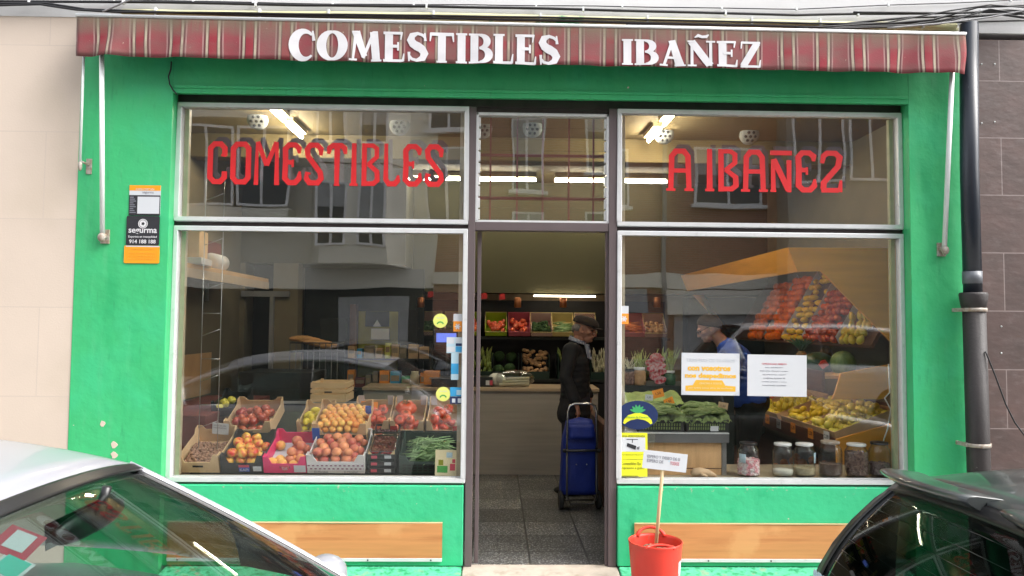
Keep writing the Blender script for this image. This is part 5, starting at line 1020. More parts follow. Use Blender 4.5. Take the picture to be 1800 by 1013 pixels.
for j in range(9): mb.prism([(.05*math.cos(t)*(1+.15*math.sin(5*t)), .03*math.sin(t)) for t in [q*.628 for q in range(10)]], 0, .008, 'y', T=Matrix.Translation((random.uniform(-.07, .07), random.uniform(-.03, .04), .04+.024*j)) @ Matrix.Rotation(random.uniform(-.4, .4), 4, 'Y'))
o = mb.build('red_packets', 'packet_red'); o.location = (X(1155, 1.03, 660), 1.03, ts); tag(o, 'loose pile of small red and white packets between the jars', 'packets', kind='stuff')
mb = MB()
for j in range(46): mb.ell((0, 0, j*.0135), .006, 6)
o = mb.build('bead_chain', 'white_enamel'); p = W(1096, 715, .09); o.location = tuple(p); tag(o, 'vertical chain of small white beads at the left edge of the right window', 'chain')
# ginger root on the sill
g_ = MB(); g_.tube([(-.085, 0, .02), (-.06, 0, .033), (-.02, .0, .036), (.03, 0, .03), (.07, 0, .016), (.09, 0, .01)], [.012, .028, .03, .026, .016, .008], 12); g_.tube([(-.03, -.01, .03), (-.01, -.035, .022), (.02, -.045, .015)], [.014, .013, .006], 8)
o = g_.build('ginger_root', 'ginger'); o.location = (X(1237, .045, 830), .06, .672); tag(o, 'knobbly pale ginger root lying on the window sill', 'root')
# ================================================================ storage jars on the sill
def jar(px0, px1, pytop, m, level, lidm, label, lid=True, y=.1, lumps=0):
    x0, x1 = X(px0, y, 810), X(px1, y, 810); r = (x1-x0)/2; H = Z(pytop, y, 1400)-.672
    e = empty('storage_jar', ((x0+x1)/2, y, .672), label, 'jar', 'big glass jars on the window sill')
    MB().lathe([(0, .0), (r*.86, .0), (r*.97, .012), (r, .03), (r, H*.72), (r*.95, H*.80), (r*.76, H*.88), (r*.76, H*.93), (r*.73, H*.93), (r*.73, H*.87), (r*.92, H*.79), (r*.965, H*.71), (r*.965, .032), (r*.9, .012), (0, .010)], 28).build('glass_body', 'jar_glass', e)
    MB().lathe([(0, H*.93+.0005), (r*.8, H*.93+.0005), (r*.82, H*.94), (r*.82, H*.99), (r*.79, H), (0, H)], 24).build('lid', lidm, e)
    hh = H*level; mb = MB(); rr_ = r*.955
    if not lumps: mb.lathe([(0, .014), (rr_*.9, .014), (rr_, .034), (rr_, hh), (rr_*.6, hh+.008), (0, hh+.004)], 24)
    else:
        mb.lathe([(0, .014), (rr_*.8, .014), (rr_*.84, .034), (rr_*.84, hh-.01), (0, hh-.01)], 16)
        n = int(2400*level*(.009/lumps)**1.6)
        for j in range(n):
            a = random.random()*6.283; top = j % 4 == 0; q = rr_*(random.random()**.5*.85 if top else .9-lumps*.2); z = hh-.008 if top else .02+(hh-.02)*random.random()
            mb.ell((0, 0, 0), (lumps, lumps*.7, lumps*.6), 6, T=Matrix.Translation((q*math.cos(a), q*math.sin(a), z)) @ Matrix.Rotation(random.random()*3, 4, 'Z') @ Matrix.Rotation(random.random()*3, 4, 'X'))
    o = mb.build('filling', m, e); return e, r, H
e, r, H = jar(1297, 1334, 778, 'candy', .5, 'trim_black', 'glass jar half full of pink and white sweets, leftmost on the sill', lumps=.014)
def lbl(e, r, ang, z0, z1, m, da=20):
    MB().grid(lambda u, v: ((r+.0012)*math.sin(R(ang+da*(u-.5)*2)), -(r+.0012)*math.cos(R(ang+da*(u-.5)*2)), z0+(z1-z0)*v*(1-.0)), 6, 2).build('label', m, e, solid=.0008)
lbl(e, r, -52, .10, .16, 'sticker_pale')
jar(1358, 1394, 779, 'white_powder', .2, 'white_enamel', 'glass jar with a little white flour and a white lid, second from left')
e, r, H = jar(1396, 1432, 779, 'chickpea', .28, 'white_enamel', 'glass jar of cream grains with a pale label and a white lid, third from left', lumps=.006); lbl(e, r, 55, .10, .17, 'sticker_pale')
jar(1440, 1479, 775, 'lentil', .38, 'rust_white', 'glass jar of brown lentils with a metal lid, in front of the shelf end', lumps=.006)
jar(1486, 1525, 779, 'bean_mix', .74, 'white_enamel', 'glass jar nearly full of speckled beans with a white lid', lumps=.009)
jar(1528, 1564, 776, 'dark_bean', .40, 'trim_black', 'glass jar of dark beans with a black lid, rightmost on the sill', lumps=.009)
# ================================================================ right wall fruit display
XF = X(1385, .62, 435); fd = empty('fruit_display', (2.6, .6, FZ), 'orange wood fruit display with tilted shelves along the right wall', 'display unit'); fd.location = (0, 0, 0)
Y0, Y1 = .62, 4.0
def dz(px, py, y=Y0): v = W(px, py, y); return (v.x, v.z)
P = [dz(1385, 435), dz(1640, 437), dz(1640, 660), dz(1565, 600), dz(1443, 477), dz(1402, 478)]
MB().prism(P, Y0, Y0+.022, 'y').build('end_panel', 'fixture_wood', fd, bevel=.003)
zt0, zt1 = dz(1385, 435)[1], dz(1402, 478)[1]; xa, xb = dz(1385, 435)[0], dz(1402, 478)[0]
MB().prism([(xa, zt0), (xa+.02, zt0), (xb+.02, zt1), (xb, zt1)], Y0+.023, Y1, 'y').build('fascia', 'fixture_wood', fd); MB().box((xa+.02, Y0+.023, zt0-.02), (3.28, Y1, zt0)).build('canopy_top', 'fixture_wood', fd)
MB().prism([dz(1460, 702), dz(1464, 694), dz(1476, 656), dz(1562, 640), dz(1562, 690), dz(1556, 699), dz(1545, 702)], Y0-.02, Y0, 'y').build('side_flap', 'fixture_wood', fd, bevel=.004)
MB().prism([dz(1470, 772), dz(1640, 724), dz(1640, 900), dz(1470, 900)], Y0-.01, Y0+.015, 'y').build('lower_panel', 'fixture_wood', fd, bevel=.003)
lxf, lzf = dz(1470, 772)
# lower tilted shelf: front edge along y at (lxf, lzf)
MB().prism([(lxf, lzf-.11), (lxf+.02, lzf-.11), (lxf+.02, lzf), (lxf, lzf)], Y0+.016, Y1, 'y').build('shelf_front', 'slat_wood', fd)
MB().prism([(lxf+.021, lzf-.06), (3.29, lzf+.20), (3.29, lzf+.22), (lxf+.021, lzf-.04)], Y0+.016, Y1, 'y').build('lower_shelf', 'slat_wood', fd)
MB().prism([(lxf+.05, .14), (3.29, .4), (3.29, .42), (lxf+.05, .16)], Y0+.2, Y1, 'y').build('bottom_shelf', 'slat_wood', fd)
mxf, mzf = dz(1476, 690); mxf -= .12
MB().prism([(mxf, mzf), (mxf+.02, mzf), (mxf+.02, mzf+.16), (mxf, mzf+.16)], Y0+.03, Y1, 'y').build('shelf_front', 'slat_wood', fd)
MB().prism([(mxf+.021, mzf+.1), (3.29, mzf+.12), (3.29, mzf+.14), (mxf+.021, mzf+.12)], Y0+.03, Y1, 'y').build('middle_shelf', 'ply_light', fd)
# upper sloping rack with fruit
ux0, uz0, ux1, uz1 = 2.90, 1.56, 3.27, 2.20
MB().prism([(ux0, uz0), (ux0+.02, uz0-.02), (ux1+.01, uz1-.03), (ux1, uz1)], Y0+.05, Y1, 'y').build('upper_rack', 'slat_wood', fd)
for k, y in enumerate((1.2, 1.9, 2.4, 2.9)): MB().prism([(ux0, uz0), (ux0-.03, uz0+.06), (ux1-.03, uz1+.06), (ux1, uz1)], y, y+.008, 'y').build('divider', 'liner', fd)
MB().prism([dz(1196, 480, 3.9), dz(1215, 480, 3.9), dz(1322, 640, 3.9), dz(1322, 700, 3.9), dz(1300, 700, 3.9), dz(1296, 600, 3.9), dz(1210, 505, 3.9)], Y1+.001, Y1+.024, 'y').build('far_brace', 'fixture_wood', fd)
lamp('strip_light', (2.33, Y0+.12, zt1+.02), (2.33, 2.9, zt1+.02), 'added warm strip lamp hidden behind the orange fascia of the fruit display', 'x', w=.02, m='led_light', housing=False); del bpy.data.objects['strip_light.001']['group']  # added lamp, hidden by the fascia, to brighten the fruit rack
lamp('strip_light', (mxf+.05, Y0+.15, mzf+.085), (mxf+.05, 2.6, mzf+.085), 'added warm strip lamp hidden under the middle shelf of the fruit display', 'x', w=.016, m='led_light', housing=False); del bpy.data.objects['strip_light.002']['group']  # second added lamp, out of sight, lifts the light on the low shelf
MB().box((2.35, 4.05, FZ), (3.29, 4.3, 2.05)).build('dark_back', 'black', fd)
def rack(u, y, r): q = Vector((ux0+(ux1-ux0)*u, y, uz0+(uz1-uz0)*u)); nrm = Vector((-(uz1-uz0), 0, ux1-ux0)).normalized(); return q+nrm*(r+.006)
secs = [(Y0+.1, 1.18, 'pear_skin', 'pear', .038, 'green yellow pear on the sloping rack nearest the window', 'pear'), (1.22, 1.88, 'dark_apple', 'apple', .036, 'dark red apple on the sloping rack next to the pears', 'apple'), (1.92, 2.38, 'lemon_skin', 'lemon', .034, 'yellow lemon in the narrow mixed section of the sloping rack', 'lemon'), (2.42, 2.88, 'orange_skin', 'x', .040, 'orange on the sloping rack beyond the lemons', 'orange'), (2.92, 3.4, 'orange_skin', 'x', .042, 'orange in the deepest section of the sloping rack', 'orange')]
for (ya, yb_, m, kd, r, lab, cat) in secs:
    u = .03; row = 0
    while u < .97:
        y = ya+r+(r if row % 2 else 0)
        while y < yb_-r:
            if random.random() < (.93 if cat != 'lemon' else .6):
                o = bpy.data.objects.new(cat.replace(' ', '_'), fruit_mesh(m, r, kd)); COL.objects.link(o)
                o.matrix_world = Matrix.Translation(rack(u, y+random.uniform(-.006, .006), r*random.uniform(.8, 1.5))) @ Matrix.Rotation(random.random()*6, 4, 'Z') @ Matrix.Rotation(random.uniform(-1.2, 1.2), 4, 'X'); tag(o, lab, cat, cat+'s on the sloping rack, '+m.split('_')[0])
            y += r*2.05
        u += r*1.85/math.hypot(ux1-ux0, uz1-uz0); row += 1
# yellow apples in boxes on the lower shelf
def low(u, y, r): return Vector((lxf+.03+(3.25-lxf-.03)*u, y, lzf-.035+.25*u+r))
for k, (y, m, kd, r, lab, cat) in enumerate(((Y0+.05, 'golden_apple', 'apple', .038, 'big yellow apple in the open carton nearest the window', 'apple'), (1.22, 'lemon_skin', 'lemon', .032, 'lemon in the second open carton on the low shelf', 'lemon'), (1.85, 'golden_apple', 'pear', .035, 'pale pear in the third open carton on the low shelf', 'pear'), (2.5, 'nectarine_skin', 'peach', .036, 'red fruit in the last open carton on the low shelf', 'peach'))):
    T = Matrix.Translation((lxf+.035, y, lzf-.03)) @ Matrix.Rotation(-math.atan2(.26, 3.27-lxf), 4, 'Y')
    e = empty('open_carton', (0, 0, 0), ('light brown open carton of yellow apples, nearest the window on the low shelf', 'open carton of lemons behind the yellow apples', 'open carton of pale pears, third on the low shelf', 'open carton of red fruit at the deep end of the low shelf')[k], 'carton', 'open cartons on the low shelf', Mx=T)
    mb = MB(); Wd, Dp, H = .52, .54, .08; t = .006
    mb.box((0, 0, 0), (Wd, Dp, t)).box((0, 0, t), (t, Dp, H)).box((Wd-t, 0, t), (Wd, Dp, H)).box((t, 0, t), (Wd-t, t, H)).box((t, Dp-t, t), (Wd-t, Dp, H)); mb.build('carton_body', 'cardboard', e, bevel=.001)
    for ly in range(2):
        x = r+.01+.15*(k == 0)*(ly == 0)*0
        while x < Wd-r-.01:
            yy = r+.02+(r if ly else 0)
            while yy < Dp-r-.02:
                if random.random() < (.9 if ly == 0 else .6):
                    o = bpy.data.objects.new(cat, fruit_mesh(m, r, kd)); COL.objects.link(o); o.matrix_world = T @ Matrix.Translation((x+random.uniform(-.006, .006), yy+random.uniform(-.006, .006), .012+r*.9+ly*r*1.4)) @ Matrix.Rotation(random.random()*6, 4, 'Z') @ Matrix.Rotation(random.uniform(-1, 1), 4, 'X'); tag(o, lab, cat, cat+'s in a carton, '+str(('first', 'second', 'third', 'last')[k]))
                yy += r*2.1
            x += r*2.1
# oranges low down seen between the jars
for j in range(46):
    x = lxf+.06+random.random()*.5; y = random.uniform(1.0, 2.6); o = bpy.data.objects.new('orange', fruit_mesh('orange_skin', .04, 'x')); COL.objects.link(o); o.location = (x, y, .20+(x-lxf-.05)*.32+.02+.05*random.random()); tag(o, 'orange on the bottom shelf behind the glass jars', 'orange', 'oranges on the bottom shelf')
# price tags along the shelf front
for k, (px, py, m, q) in enumerate(((1328, 730, 'tag_orange', 'first from the deep end'), (1349, 737, 'tag_orange', 'second, a faded orange one'), (1369, 745, 'liner', 'the clear grey one'), (1394, 752, 'tag_orange', 'fourth, bright orange'), (1425, 762, 'tag_orange', 'fifth, largest bright orange'), (1453, 768, 'paper', 'last one, white, at the end panel'))):
    d = W(px, py, 0)-CAM; t = (lxf-.006-CAM.x)/d.x; p = CAM+d*t; s = 1.
    o = MB().box((-.002, -.05*s, -.042*s), (0, .05*s, .042*s)).build('price_tag', m); o.location = tuple(p); tag(o, 'price tag on the low shelf front, '+q, 'price tag', 'price tags along the shelf front'); text('2,20', .07, 'ink_black', (-.003, 0, 0), o, rot=Matrix.Rotation(R(-90), 4, 'Z') @ FRONT)
# pineapples, watermelon, melon on the middle shelf
for k, (px, py, y, s) in enumerate(((1409, 628, 1.5, 1.), (1452, 616, 1.75, .9))):
    e = empty('pineapple', tuple(W(px, py+10, y)), ('spiky pineapple left of the cut watermelon', 'pineapple standing behind the cut watermelon')[k], 'pineapple', 'pineapples on the middle shelf'); MB().ell((0, 0, .02), (.06*s, .06*s, .09*s), 16).build('body', 'pineapple_skin', e)
    mb = MB()
    for j in range(34):
        a = j*2.4; t = .25+j/34*.9; L = .15*s*(1.1-.3*t); q = Vector((math.cos(a)*(1.1-t*.8), math.sin(a)*(1.1-t*.8), .9)).normalized(); z = .1*s; mb.tube([(0, 0, z), q*L*.5+Vector((0, 0, z)), q*L*1.1+Vector((q.x*.05, q.y*.05, z-.01))], [.010, .009, .001], 4)
    mb.build('leaf_crown', 'dark_leaf', e)
e = empty('cut_watermelon', tuple(W(1437, 640, 1.15)), 'dark green watermelon with a red cut heart on its side', 'watermelon'); MB().ell((0, 0, 0), (.14, .12, .1), 22).build('rind', 'watermelon', e); MB().prism([(-.045, -.0), (-.01, -.035), (.04, .0), (.01, .04), (-.02, .03)], -.128, -.112, 'y').build('red_flesh', 'flesh_red', e)
o = MB().ell((0, 0, 0), (.1, .1, .105), 22, fn=lambda q: q*(1+.02*math.cos(10*math.atan2(q.y, q.x)))).build('melon', 'melon_skin'); o.location = tuple(W(1482, 640, 1.0)); tag(o, 'round streaked green melon right of the watermelon', 'melon')
o = MB().ell((0, 0, 0), (.05, .05, .03), 12).build('red_packet', 'tag_red'); o.location = tuple(W(1424, 656, 1.1)); tag(o, 'small bright red packet at the edge of the white notice', 'packet')
# plastic jacket rail, cable on the right edge
o = MB().tube([W(1562, 640, .3), W(1564, 690, .3), W(1555, 700, .3), W(1566, 720, .3), W(1560, 755, .3), W(1552, 778, .3)], .005, 6).build('hanging_cable', 'white_enamel'); tag(o, 'white cable hanging down the right edge of the right window', 'cable')
# ================================================================ people
def skin_mesh(joints, bones, sub=2, root=0):
    """joints: list of (co, radius or (rx,ry)); bones: index pairs; tapering limbs that fuse() melts into one surface"""
    mb = MB()
    def rad(r): return r if isinstance(r, tuple) else (r, r)
    for a, b in bones:
        pa, pb = Vector(joints[a][0]), Vector(joints[b][0]); ra, rb = rad(joints[a][1]), rad(joints[b][1]); L = (pb-pa).length; mn = min(min(ra), min(rb)); n = max(2, int(L/(mn*.35)))
        n = min(n, 14)
        for k in range(n+1):
            t = k/n; rx = ra[0]+(rb[0]-ra[0])*t; ry = ra[1]+(rb[1]-ra[1])*t; q = pa+(pb-pa)*t; mb.ell(tuple(q), (rx, ry, min(rx, ry)*.9), 14 if rx > .02 else 8)
    o = mb.build('t', 'black'); me = o.data; bpy.data.objects.remove(o); return me
def fuse(parts, name, m, parent, voxel=.006, Mx=None, smooth=5, disp=None):
    """joins meshes, remeshes them into one continuous surface"""
    bm = bmesh.new()
    for me, T in parts:
        t = me.copy(); t.transform(T); bm.from_mesh(t); bpy.data.meshes.remove(t)
    me = bpy.data.meshes.new('f'); bm.to_mesh(me); bm.free(); o = bpy.data.objects.new('f', me); COL.objects.link(o)
    r = o.modifiers.new('r', 'REMESH'); r.mode = 'VOXEL'; r.voxel_size = voxel; r.use_smooth_shade = True
    if smooth: q = o.modifiers.new('q', 'SMOOTH'); q.iterations = smooth; q.factor = .5
    bpy.context.view_layer.update(); me = bpy.data.meshes.new_from_object(o.evaluated_get(bpy.context.evaluated_depsgraph_get())); bpy.data.objects.remove(o)
    me.name = name
    if disp:
        for v in me.vertices: v.co = disp(v.co.copy())
    me.materials.clear()
    for x in (m if isinstance(m, list) else [m]): me.materials.append(M[x])
    for p in me.polygons: p.use_smooth = True; p.material_index = 0
    o = bpy.data.objects.new(name, me); COL.objects.link(o); o.parent = parent
    if Mx is not None: o.matrix_local = Mx
    return o
def mesh_of(mb):
    o = mb.build('t', 'black'); me = o.data; bpy.data.objects.remove(o); return me
ID = Matrix.Identity(4)
def head_parts(female=False):
    """head about 0.23 high facing +x, neck joint at the origin"""
    mb = MB()
    def skull(q):
        x, y, z = q.x, q.y, q.z
        w = 1-.22*max(0, -z)**1.5
        xx = x*(1.0 if x < 0 else (1.0-.10*max(0, z-.2)+.04*(z < 0)))
        return Vector((xx, y*w, z))
    mb.ell((0.0, 0, .135), (.095, .075, .105), 24, fn=skull)
    mb.ell((.055, 0, .062), (.042, .045, .045), 14)                    # jaw
    mb.ell((.086, 0, .045), (.018, .022, .017), 10)                    # chin
    mb.ell((.084, 0, .158), (.020, .048, .013), 12)                    # brow
    mb.tube([(.088, 0, .150), (.104, 0, .125), (.118, 0, .108), (.092, 0, .097)], [.010, .013, .015, .010], 10)    # nose
    for s in (-1, 1):
        mb.ell((.106, s*.013, .104), (.011, .009, .008), 8); mb.ell((.062, s*.045, .118), (.028, .020, .024), 10)     # nostril, cheek
        T = Matrix.Translation((-.005, s*.076, .125)) @ Matrix.Rotation(R(14*s), 4, 'Z'); mb.ell((0, 0, 0), (.018, .009, .032), 10, T=T)
        mb.ell((.012, s*.078, .105), (.009, .007, .012), 8)
    mb.ell((.094, 0, .082), (.016, .022, .006), 10); mb.ell((.092, 0, .073), (.016, .019, .007), 10)      # lips
    mb.tube([(-.03, 0, -.07), (-.022, 0, 0), (-.01, 0, .07)], [.062, .054, .052], 16)
    return mesh_of(mb)
def eyes(parent, T):
    for s in (-1, 1):
        MB().ell((.082, s*.03, .137), (.012, .014, .009), 10, T=T).build('eye', 'eye_dark', parent)
def hand_mesh(curl=.5, side=1):
    """hand about .18 long pointing to -z, palm facing +y*side inward"""
    J = []; B = []
    def add(c, r): J.append((c, r)); return len(J)-1
    w0 = add((0, 0, 0), (.026, .018)); p0 = add((0, 0, -.045), (.036, .015)); p1 = add((0, 0, -.085), (.036, .013)); B += [(w0, p0), (p0, p1)]
    pm = skin_mesh(J, B, 2); out = [(pm, ID)]
    for k, L in enumerate((.066, .075, .07, .055)):
        x = .028-.0185*k; a = curl*1.0; p = Vector((x, 0, -.078)); js = [(tuple(p+Vector((0, 0, .02))), .009)]; ang = a*.3
        for seg, f_ in enumerate((.45, .32, .25)):
            js.append((tuple(p), .0088-.0012*seg)); p = p+Vector((0, side*math.sin(ang), -math.cos(ang)))*L*f_; ang += a*.8
        js.append((tuple(p), .0062)); out.append((skin_mesh(js, [(i, i+1) for i in range(len(js)-1)], 1), ID))
    js = [((.022, 0, -.02), .012), ((.042, side*.012, -.045), .0105), ((.050, side*.026, -.07), .009), ((.048, side*.036, -.09), .007)]; out.append((skin_mesh(js, [(0, 1), (1, 2), (2, 3)], 1), ID))
    return out
# --- man in a flat cap, standing at the counter, seen from the side, facing right
pm_ = W(1010, 862, 2.12); H0 = Vector((pm_.x-.0, 2.12, FZ))
man = empty('person', tuple(H0), 'man in brown flat cap and black jacket facing right in the doorway', 'person'); man.rotation_euler = (0, 0, R(-18)); man.scale = (1.08, 1.12, 1.03)
J = [((0, 0, .86), (.125, .165)), ((.0, 0, 1.05), (.125, .165)), ((.0, 0, 1.20), (.125, .175)), ((-.01, 0, 1.31), (.085, .13)), ((.02, 0, 1.40), (.055, .055)),
     ((0, .17, 1.33), .07), ((-.02, .23, 1.08), .052), ((.08, .22, .86), .042), ((0, -.17, 1.33), .07), ((-.03, -.235, 1.08), .052), ((.06, -.23, .86), .042),
     ((0, .085, .80), .095), ((.01, .09, .47), .062), ((-.02, .09, .10), .042), ((0, -.085, .80), .095), ((-.03, -.09, .47), .062), ((-.07, -.09, .10), .042)]
Bn = [(0, 1), (1, 2), (2, 3), (3, 4), (3, 5), (5, 6), (6, 7), (3, 8), (8, 9), (9, 10), (0, 11), (11, 12), (12, 13), (0, 14), (14, 15), (15, 16)]
slim = [(c, tuple(.8*x for x in (r if isinstance(r, tuple) else (r, r)))) for c, r in J]
HT = Matrix.Translation((.045, 0, 1.385)) @ Matrix.Rotation(R(12), 4, 'Y')
parts = [(skin_mesh(slim, Bn, 2), ID), (head_parts(), HT)]
for s in (1, -1):
    T = Matrix.Translation((.085 if s > 0 else .065, s*.225, .84)) @ Matrix.Rotation(R(-12), 4, 'Y') @ Matrix.Rotation(R(90), 4, 'Z')
    parts += [(m_, T @ Q) for m_, Q in hand_mesh(.9, 1)]
fuse(parts, 'body', 'skin_man', man, .0045, smooth=2); eyes(man, HT)
jk = [J[i] for i in (0, 1, 2, 3)]+[((.01, 0, 1.375), .07)]+[J[i] for i in (5, 6)]+[((.07, .222, .885), .05)]+[J[i] for i in (8, 9)]+[((.05, -.232, .885), .05)]+[((-.01, 0, .74), (.145, .19))]
jk = [(c, tuple(1.05*x for x in (r if isinstance(r, tuple) else (r, r)))) for c, r in jk]
fuse([(skin_mesh(jk, [(0, 1), (1, 2), (2, 3), (3, 4), (3, 5), (5, 6), (6, 7), (3, 8), (8, 9), (9, 10), (0, 11)], 2), ID)], 'jacket', 'jacket', man, .009, disp=lambda v: v+Vector((.006*noise.noise(v*14), .006*noise.noise(v*14+Vector((3, 3, 3))), 0)))
tr = [(J[i][0], J[i][1] if i else (.14, .16)) for i in (0, 11, 12, 13, 14, 15, 16)]; tr = [(c, r if isinstance(r, tuple) else r*1.1) for c, r in tr]
fuse([(skin_mesh(tr, [(0, 1), (1, 2), (2, 3), (0, 4), (4, 5), (5, 6)], 2), ID)], 'trousers', 'trousers', man, .01)
for x, y in ((.01, .09), (-.04, -.09)): MB().ell((x, y, .045), (.13, .048, .045), 14, fn=lambda q: Vector((q.x, q.y, max(q.z, -.95)))).build('shoe', 'shoe_black', man)
# collar of the striped shirt
mb = MB()
def col(u, v):
    a = -math.pi+2*math.pi*u; r = .066+.012*v; return (.022+r*math.cos(a)*1.05, r*math.sin(a), 1.395+.045*v*0+.035*(1-v)-.035*math.cos(a)*.8)
mb.grid(col, 30, 3); mb.prism([(.085, 1.385), (.12, 1.25), (.145, 1.24), (.12, 1.37)], -.03, .03, 'y'); mb.build('shirt', 'shirt_stripe', man, solid=.004)
mb = MB()
def cap(u, v):
    a = 2*math.pi*u; t = v*math.pi/2; rx = .118*math.sin(t)**.7; ry = .094*math.sin(t)**.7; return (.0+rx*math.cos(a)+.012, ry*math.sin(a), .178+.075*math.cos(t)**.8+.012*math.cos(a)*-1*math.sin(t))
mb.grid(cap, 28, 8, T=HT); mb.ell((.105, 0, .172), (.052, .062, .009), 16, T=HT @ Matrix.Rotation(R(4), 4, 'Y')); mb.build('flat_cap', 'cap_brown', man, solid=.005)
mb = MB()
for s in (-1, 1): mb.ell((-.045, s*.062, .140), (.042, .022, .036), 10, T=HT)
mb.ell((-.078, 0, .125), (.026, .06, .045), 12, T=HT); mb.build('hair', 'hair_grey', man)
# --- woman in a blue shirt, bending over the counter, facing left
H1 = Vector((X(1312, 1.75, 640), 1.75, FZ)); wo = empty('person', tuple(H1), 'woman with glasses and blue short sleeved shirt leaning left behind the gold poster', 'person'); wo.rotation_euler = (0, 0, R(180-8)); wo.scale = (1.1, 1.1, 1.05)
J = [((-.02, 0, .90), (.15, .18)), ((.03, 0, 1.08), (.145, .175)), ((.09, 0, 1.24), (.13, .17)), ((.15, 0, 1.34), (.085, .12)), ((.20, 0, 1.41), (.052, .052)),
     ((.13, .17, 1.33), .062), ((.14, .22, 1.08), .046), ((.34, .16, .96), .036), ((.13, -.17, 1.33), .062), ((.16, -.23, 1.08), .046), ((.38, -.16, 1.0), .036),
     ((-.03, .09, .84), .1), ((0, .09, .47), .065), ((-.03, .09, .08), .045), ((-.03, -.09, .84), .1), ((0, -.09, .47), .065), ((-.03, -.09, .08), .045)]
slim = [(c, tuple(.82*x for x in (r if isinstance(r, tuple) else (r, r)))) for c, r in J]
HT = Matrix.Translation((.235, 0, 1.40)) @ Matrix.Rotation(R(30), 4, 'Y') @ Matrix.Scale(.98, 4)
parts = [(skin_mesh(slim, Bn, 2), ID), (head_parts(True), HT)]
for s in (1, -1):
    c = Vector((.36, .155, .955)) if s > 0 else Vector((.40, -.155, .995)); T = Matrix.Translation(c) @ Matrix.Rotation(R(-75), 4, 'Y') @ Matrix.Rotation(R(90), 4, 'Z'); parts += [(m_, T @ Q) for m_, Q in hand_mesh(.9, 1)]
fuse(parts, 'body', 'skin_woman', wo, .0045, smooth=2); eyes(wo, HT)
sh = [J[i] for i in (0, 1, 2, 3)]+[((.165, 0, 1.37), .062), J[5], ((.137, .205, 1.16), .062), J[8], ((.15, -.212, 1.16), .062)]; sh = [(c, tuple(1.08*x for x in (r if isinstance(r, tuple) else (r, r)))) for c, r in sh]
fuse([(skin_mesh(sh, [(0, 1), (1, 2), (2, 3), (3, 4), (3, 5), (5, 6), (3, 7), (7, 8)], 2), ID)], 'shirt', 'shirt_blue', wo, .009, disp=lambda v: v+Vector((.008*noise.noise(v*12), .008*noise.noise(v*12+Vector((3, 3, 3))), 0)))
tr = [((-.03, 0, .88), (.16, .185))]+[(J[i][0], J[i][1]*1.1) for i in (11, 12, 13, 14, 15, 16)]
fuse([(skin_mesh(tr, [(0, 1), (1, 2), (2, 3), (0, 4), (4, 5), (5, 6)], 2), ID)], 'trousers', 'apron_black', wo, .01)
for s in (-1, 1): MB().ell((.0, s*.09, .045), (.12, .045, .045), 14).build('shoe', 'shoe_black', wo)
mb = MB()
def hairf(u, v):
    a = 2*math.pi*u; t = v*(1.62-.72*math.cos(a)); n_ = 1+.05*noise.noise(Vector((math.cos(a)*3, math.sin(a)*3, v*4))); return (-.006+.103*math.sin(t)*math.cos(a)*n_, .084*math.sin(t)*math.sin(a)*n_, .142+.108*math.cos(t)*n_)
mb.grid(hairf, 32, 12, T=HT); mb.build('hair', 'hair_brown', wo, solid=.008)
mb = MB()
for s in (-1, 1):
    mb.tube([(.107, s*.032+.021*math.cos(t), .137+.017*math.sin(t)) for t in [k*.524 for k in range(13)]], .0022, 5, T=HT); mb.tube([(.107, s*.053, .142), (.0, s*.084, .145)], .0022, 5, T=HT)
mb.tube([(.108, -.011, .14), (.108, .011, .14)], .0022, 5, T=HT); mb.build('glasses', 'card_black', wo)
# ================================================================ shopping trolley
tp = W(1018, 890, 1.55); st = empty('shopping_trolley', (tp.x, 1.55, FZ), 'royal blue wheeled shopping trolley with a bent chrome handle, standing behind the man', 'trolley'); st.rotation_euler = (0, 0, R(4))
def bag(u, v):
    z = .14+.62*v; a = 2*math.pi*u; w = .165-.02*v-.035*max(0, v-.75)/.25; d = .12-.03*v; n_ = 5
    c, s = math.cos(a), math.sin(a); r = (abs(c)**n_+abs(s)**n_)**(-1/n_); q = .006*noise.noise(Vector((c*2, s*2, v*6)))
    return (w*c*r+q, .02+d*s*r+q+.06*v*0, z+.01*c*v)
mb = MB(); mb.grid(bag, 40, 14); mb.add([bag(k/40, 1) for k in range(40)]+[(0, .02, .79)], [(k, (k+1) % 40, 40) for k in range(40)], 0, True); mb.add([bag(k/40, 0) for k in range(40)]+[(0, .02, .14)], [((k+1) % 40, k, 40) for k in range(40)], 0, True)
bg = mb.build('bag', 'trolley_blue', st)
MB().grid(lambda u, v: (-.11+.22*u, -.119+.02*v-.004, .62+.12*v), 6, 4).build('flap', 'trolley_blue', bg, solid=.006); mb = MB(); mb.box((-.135, -.107, .16), (-.12, -.099, .56)).box((.12, -.107, .16), (.135, -.099, .56)); mb.build('strap', 'card_black', bg)
for s in (-1, 1): MB().ell((s*.045, -.108, .40), (.006, .004, .006), 8).build('rivet', 'steel', bg)
mb = MB(); mb.tube([(-.13, -.115, .52), (-.125, -.125, .86), (-.11, -.135, .905), (-.07, -.14, .925), (.07, -.14, .925), (.11, -.135, .905), (.125, -.125, .86), (.13, -.115, .52)], .010, 8); mb.build('handle', 'chrome', st)
mb = MB(); mb.tube([(-.15, -.118, .52), (.15, -.118, .52)], .011, 8); mb.tube([(-.13, -.115, .52), (-.13, -.125, .15), (-.10, -.13, .07), (.10, -.13, .07), (.13, -.125, .15), (.13, -.115, .52)], .009, 8); mb.tube([(-.17, -.02, .075), (.17, -.02, .075)], .008, 6); mb.tube([(-.13, -.125, .1), (-.13, .08, .1), (.13, .08, .1), (.13, -.125, .1)], .008, 6); mb.build('frame', 'dark_steel', st)
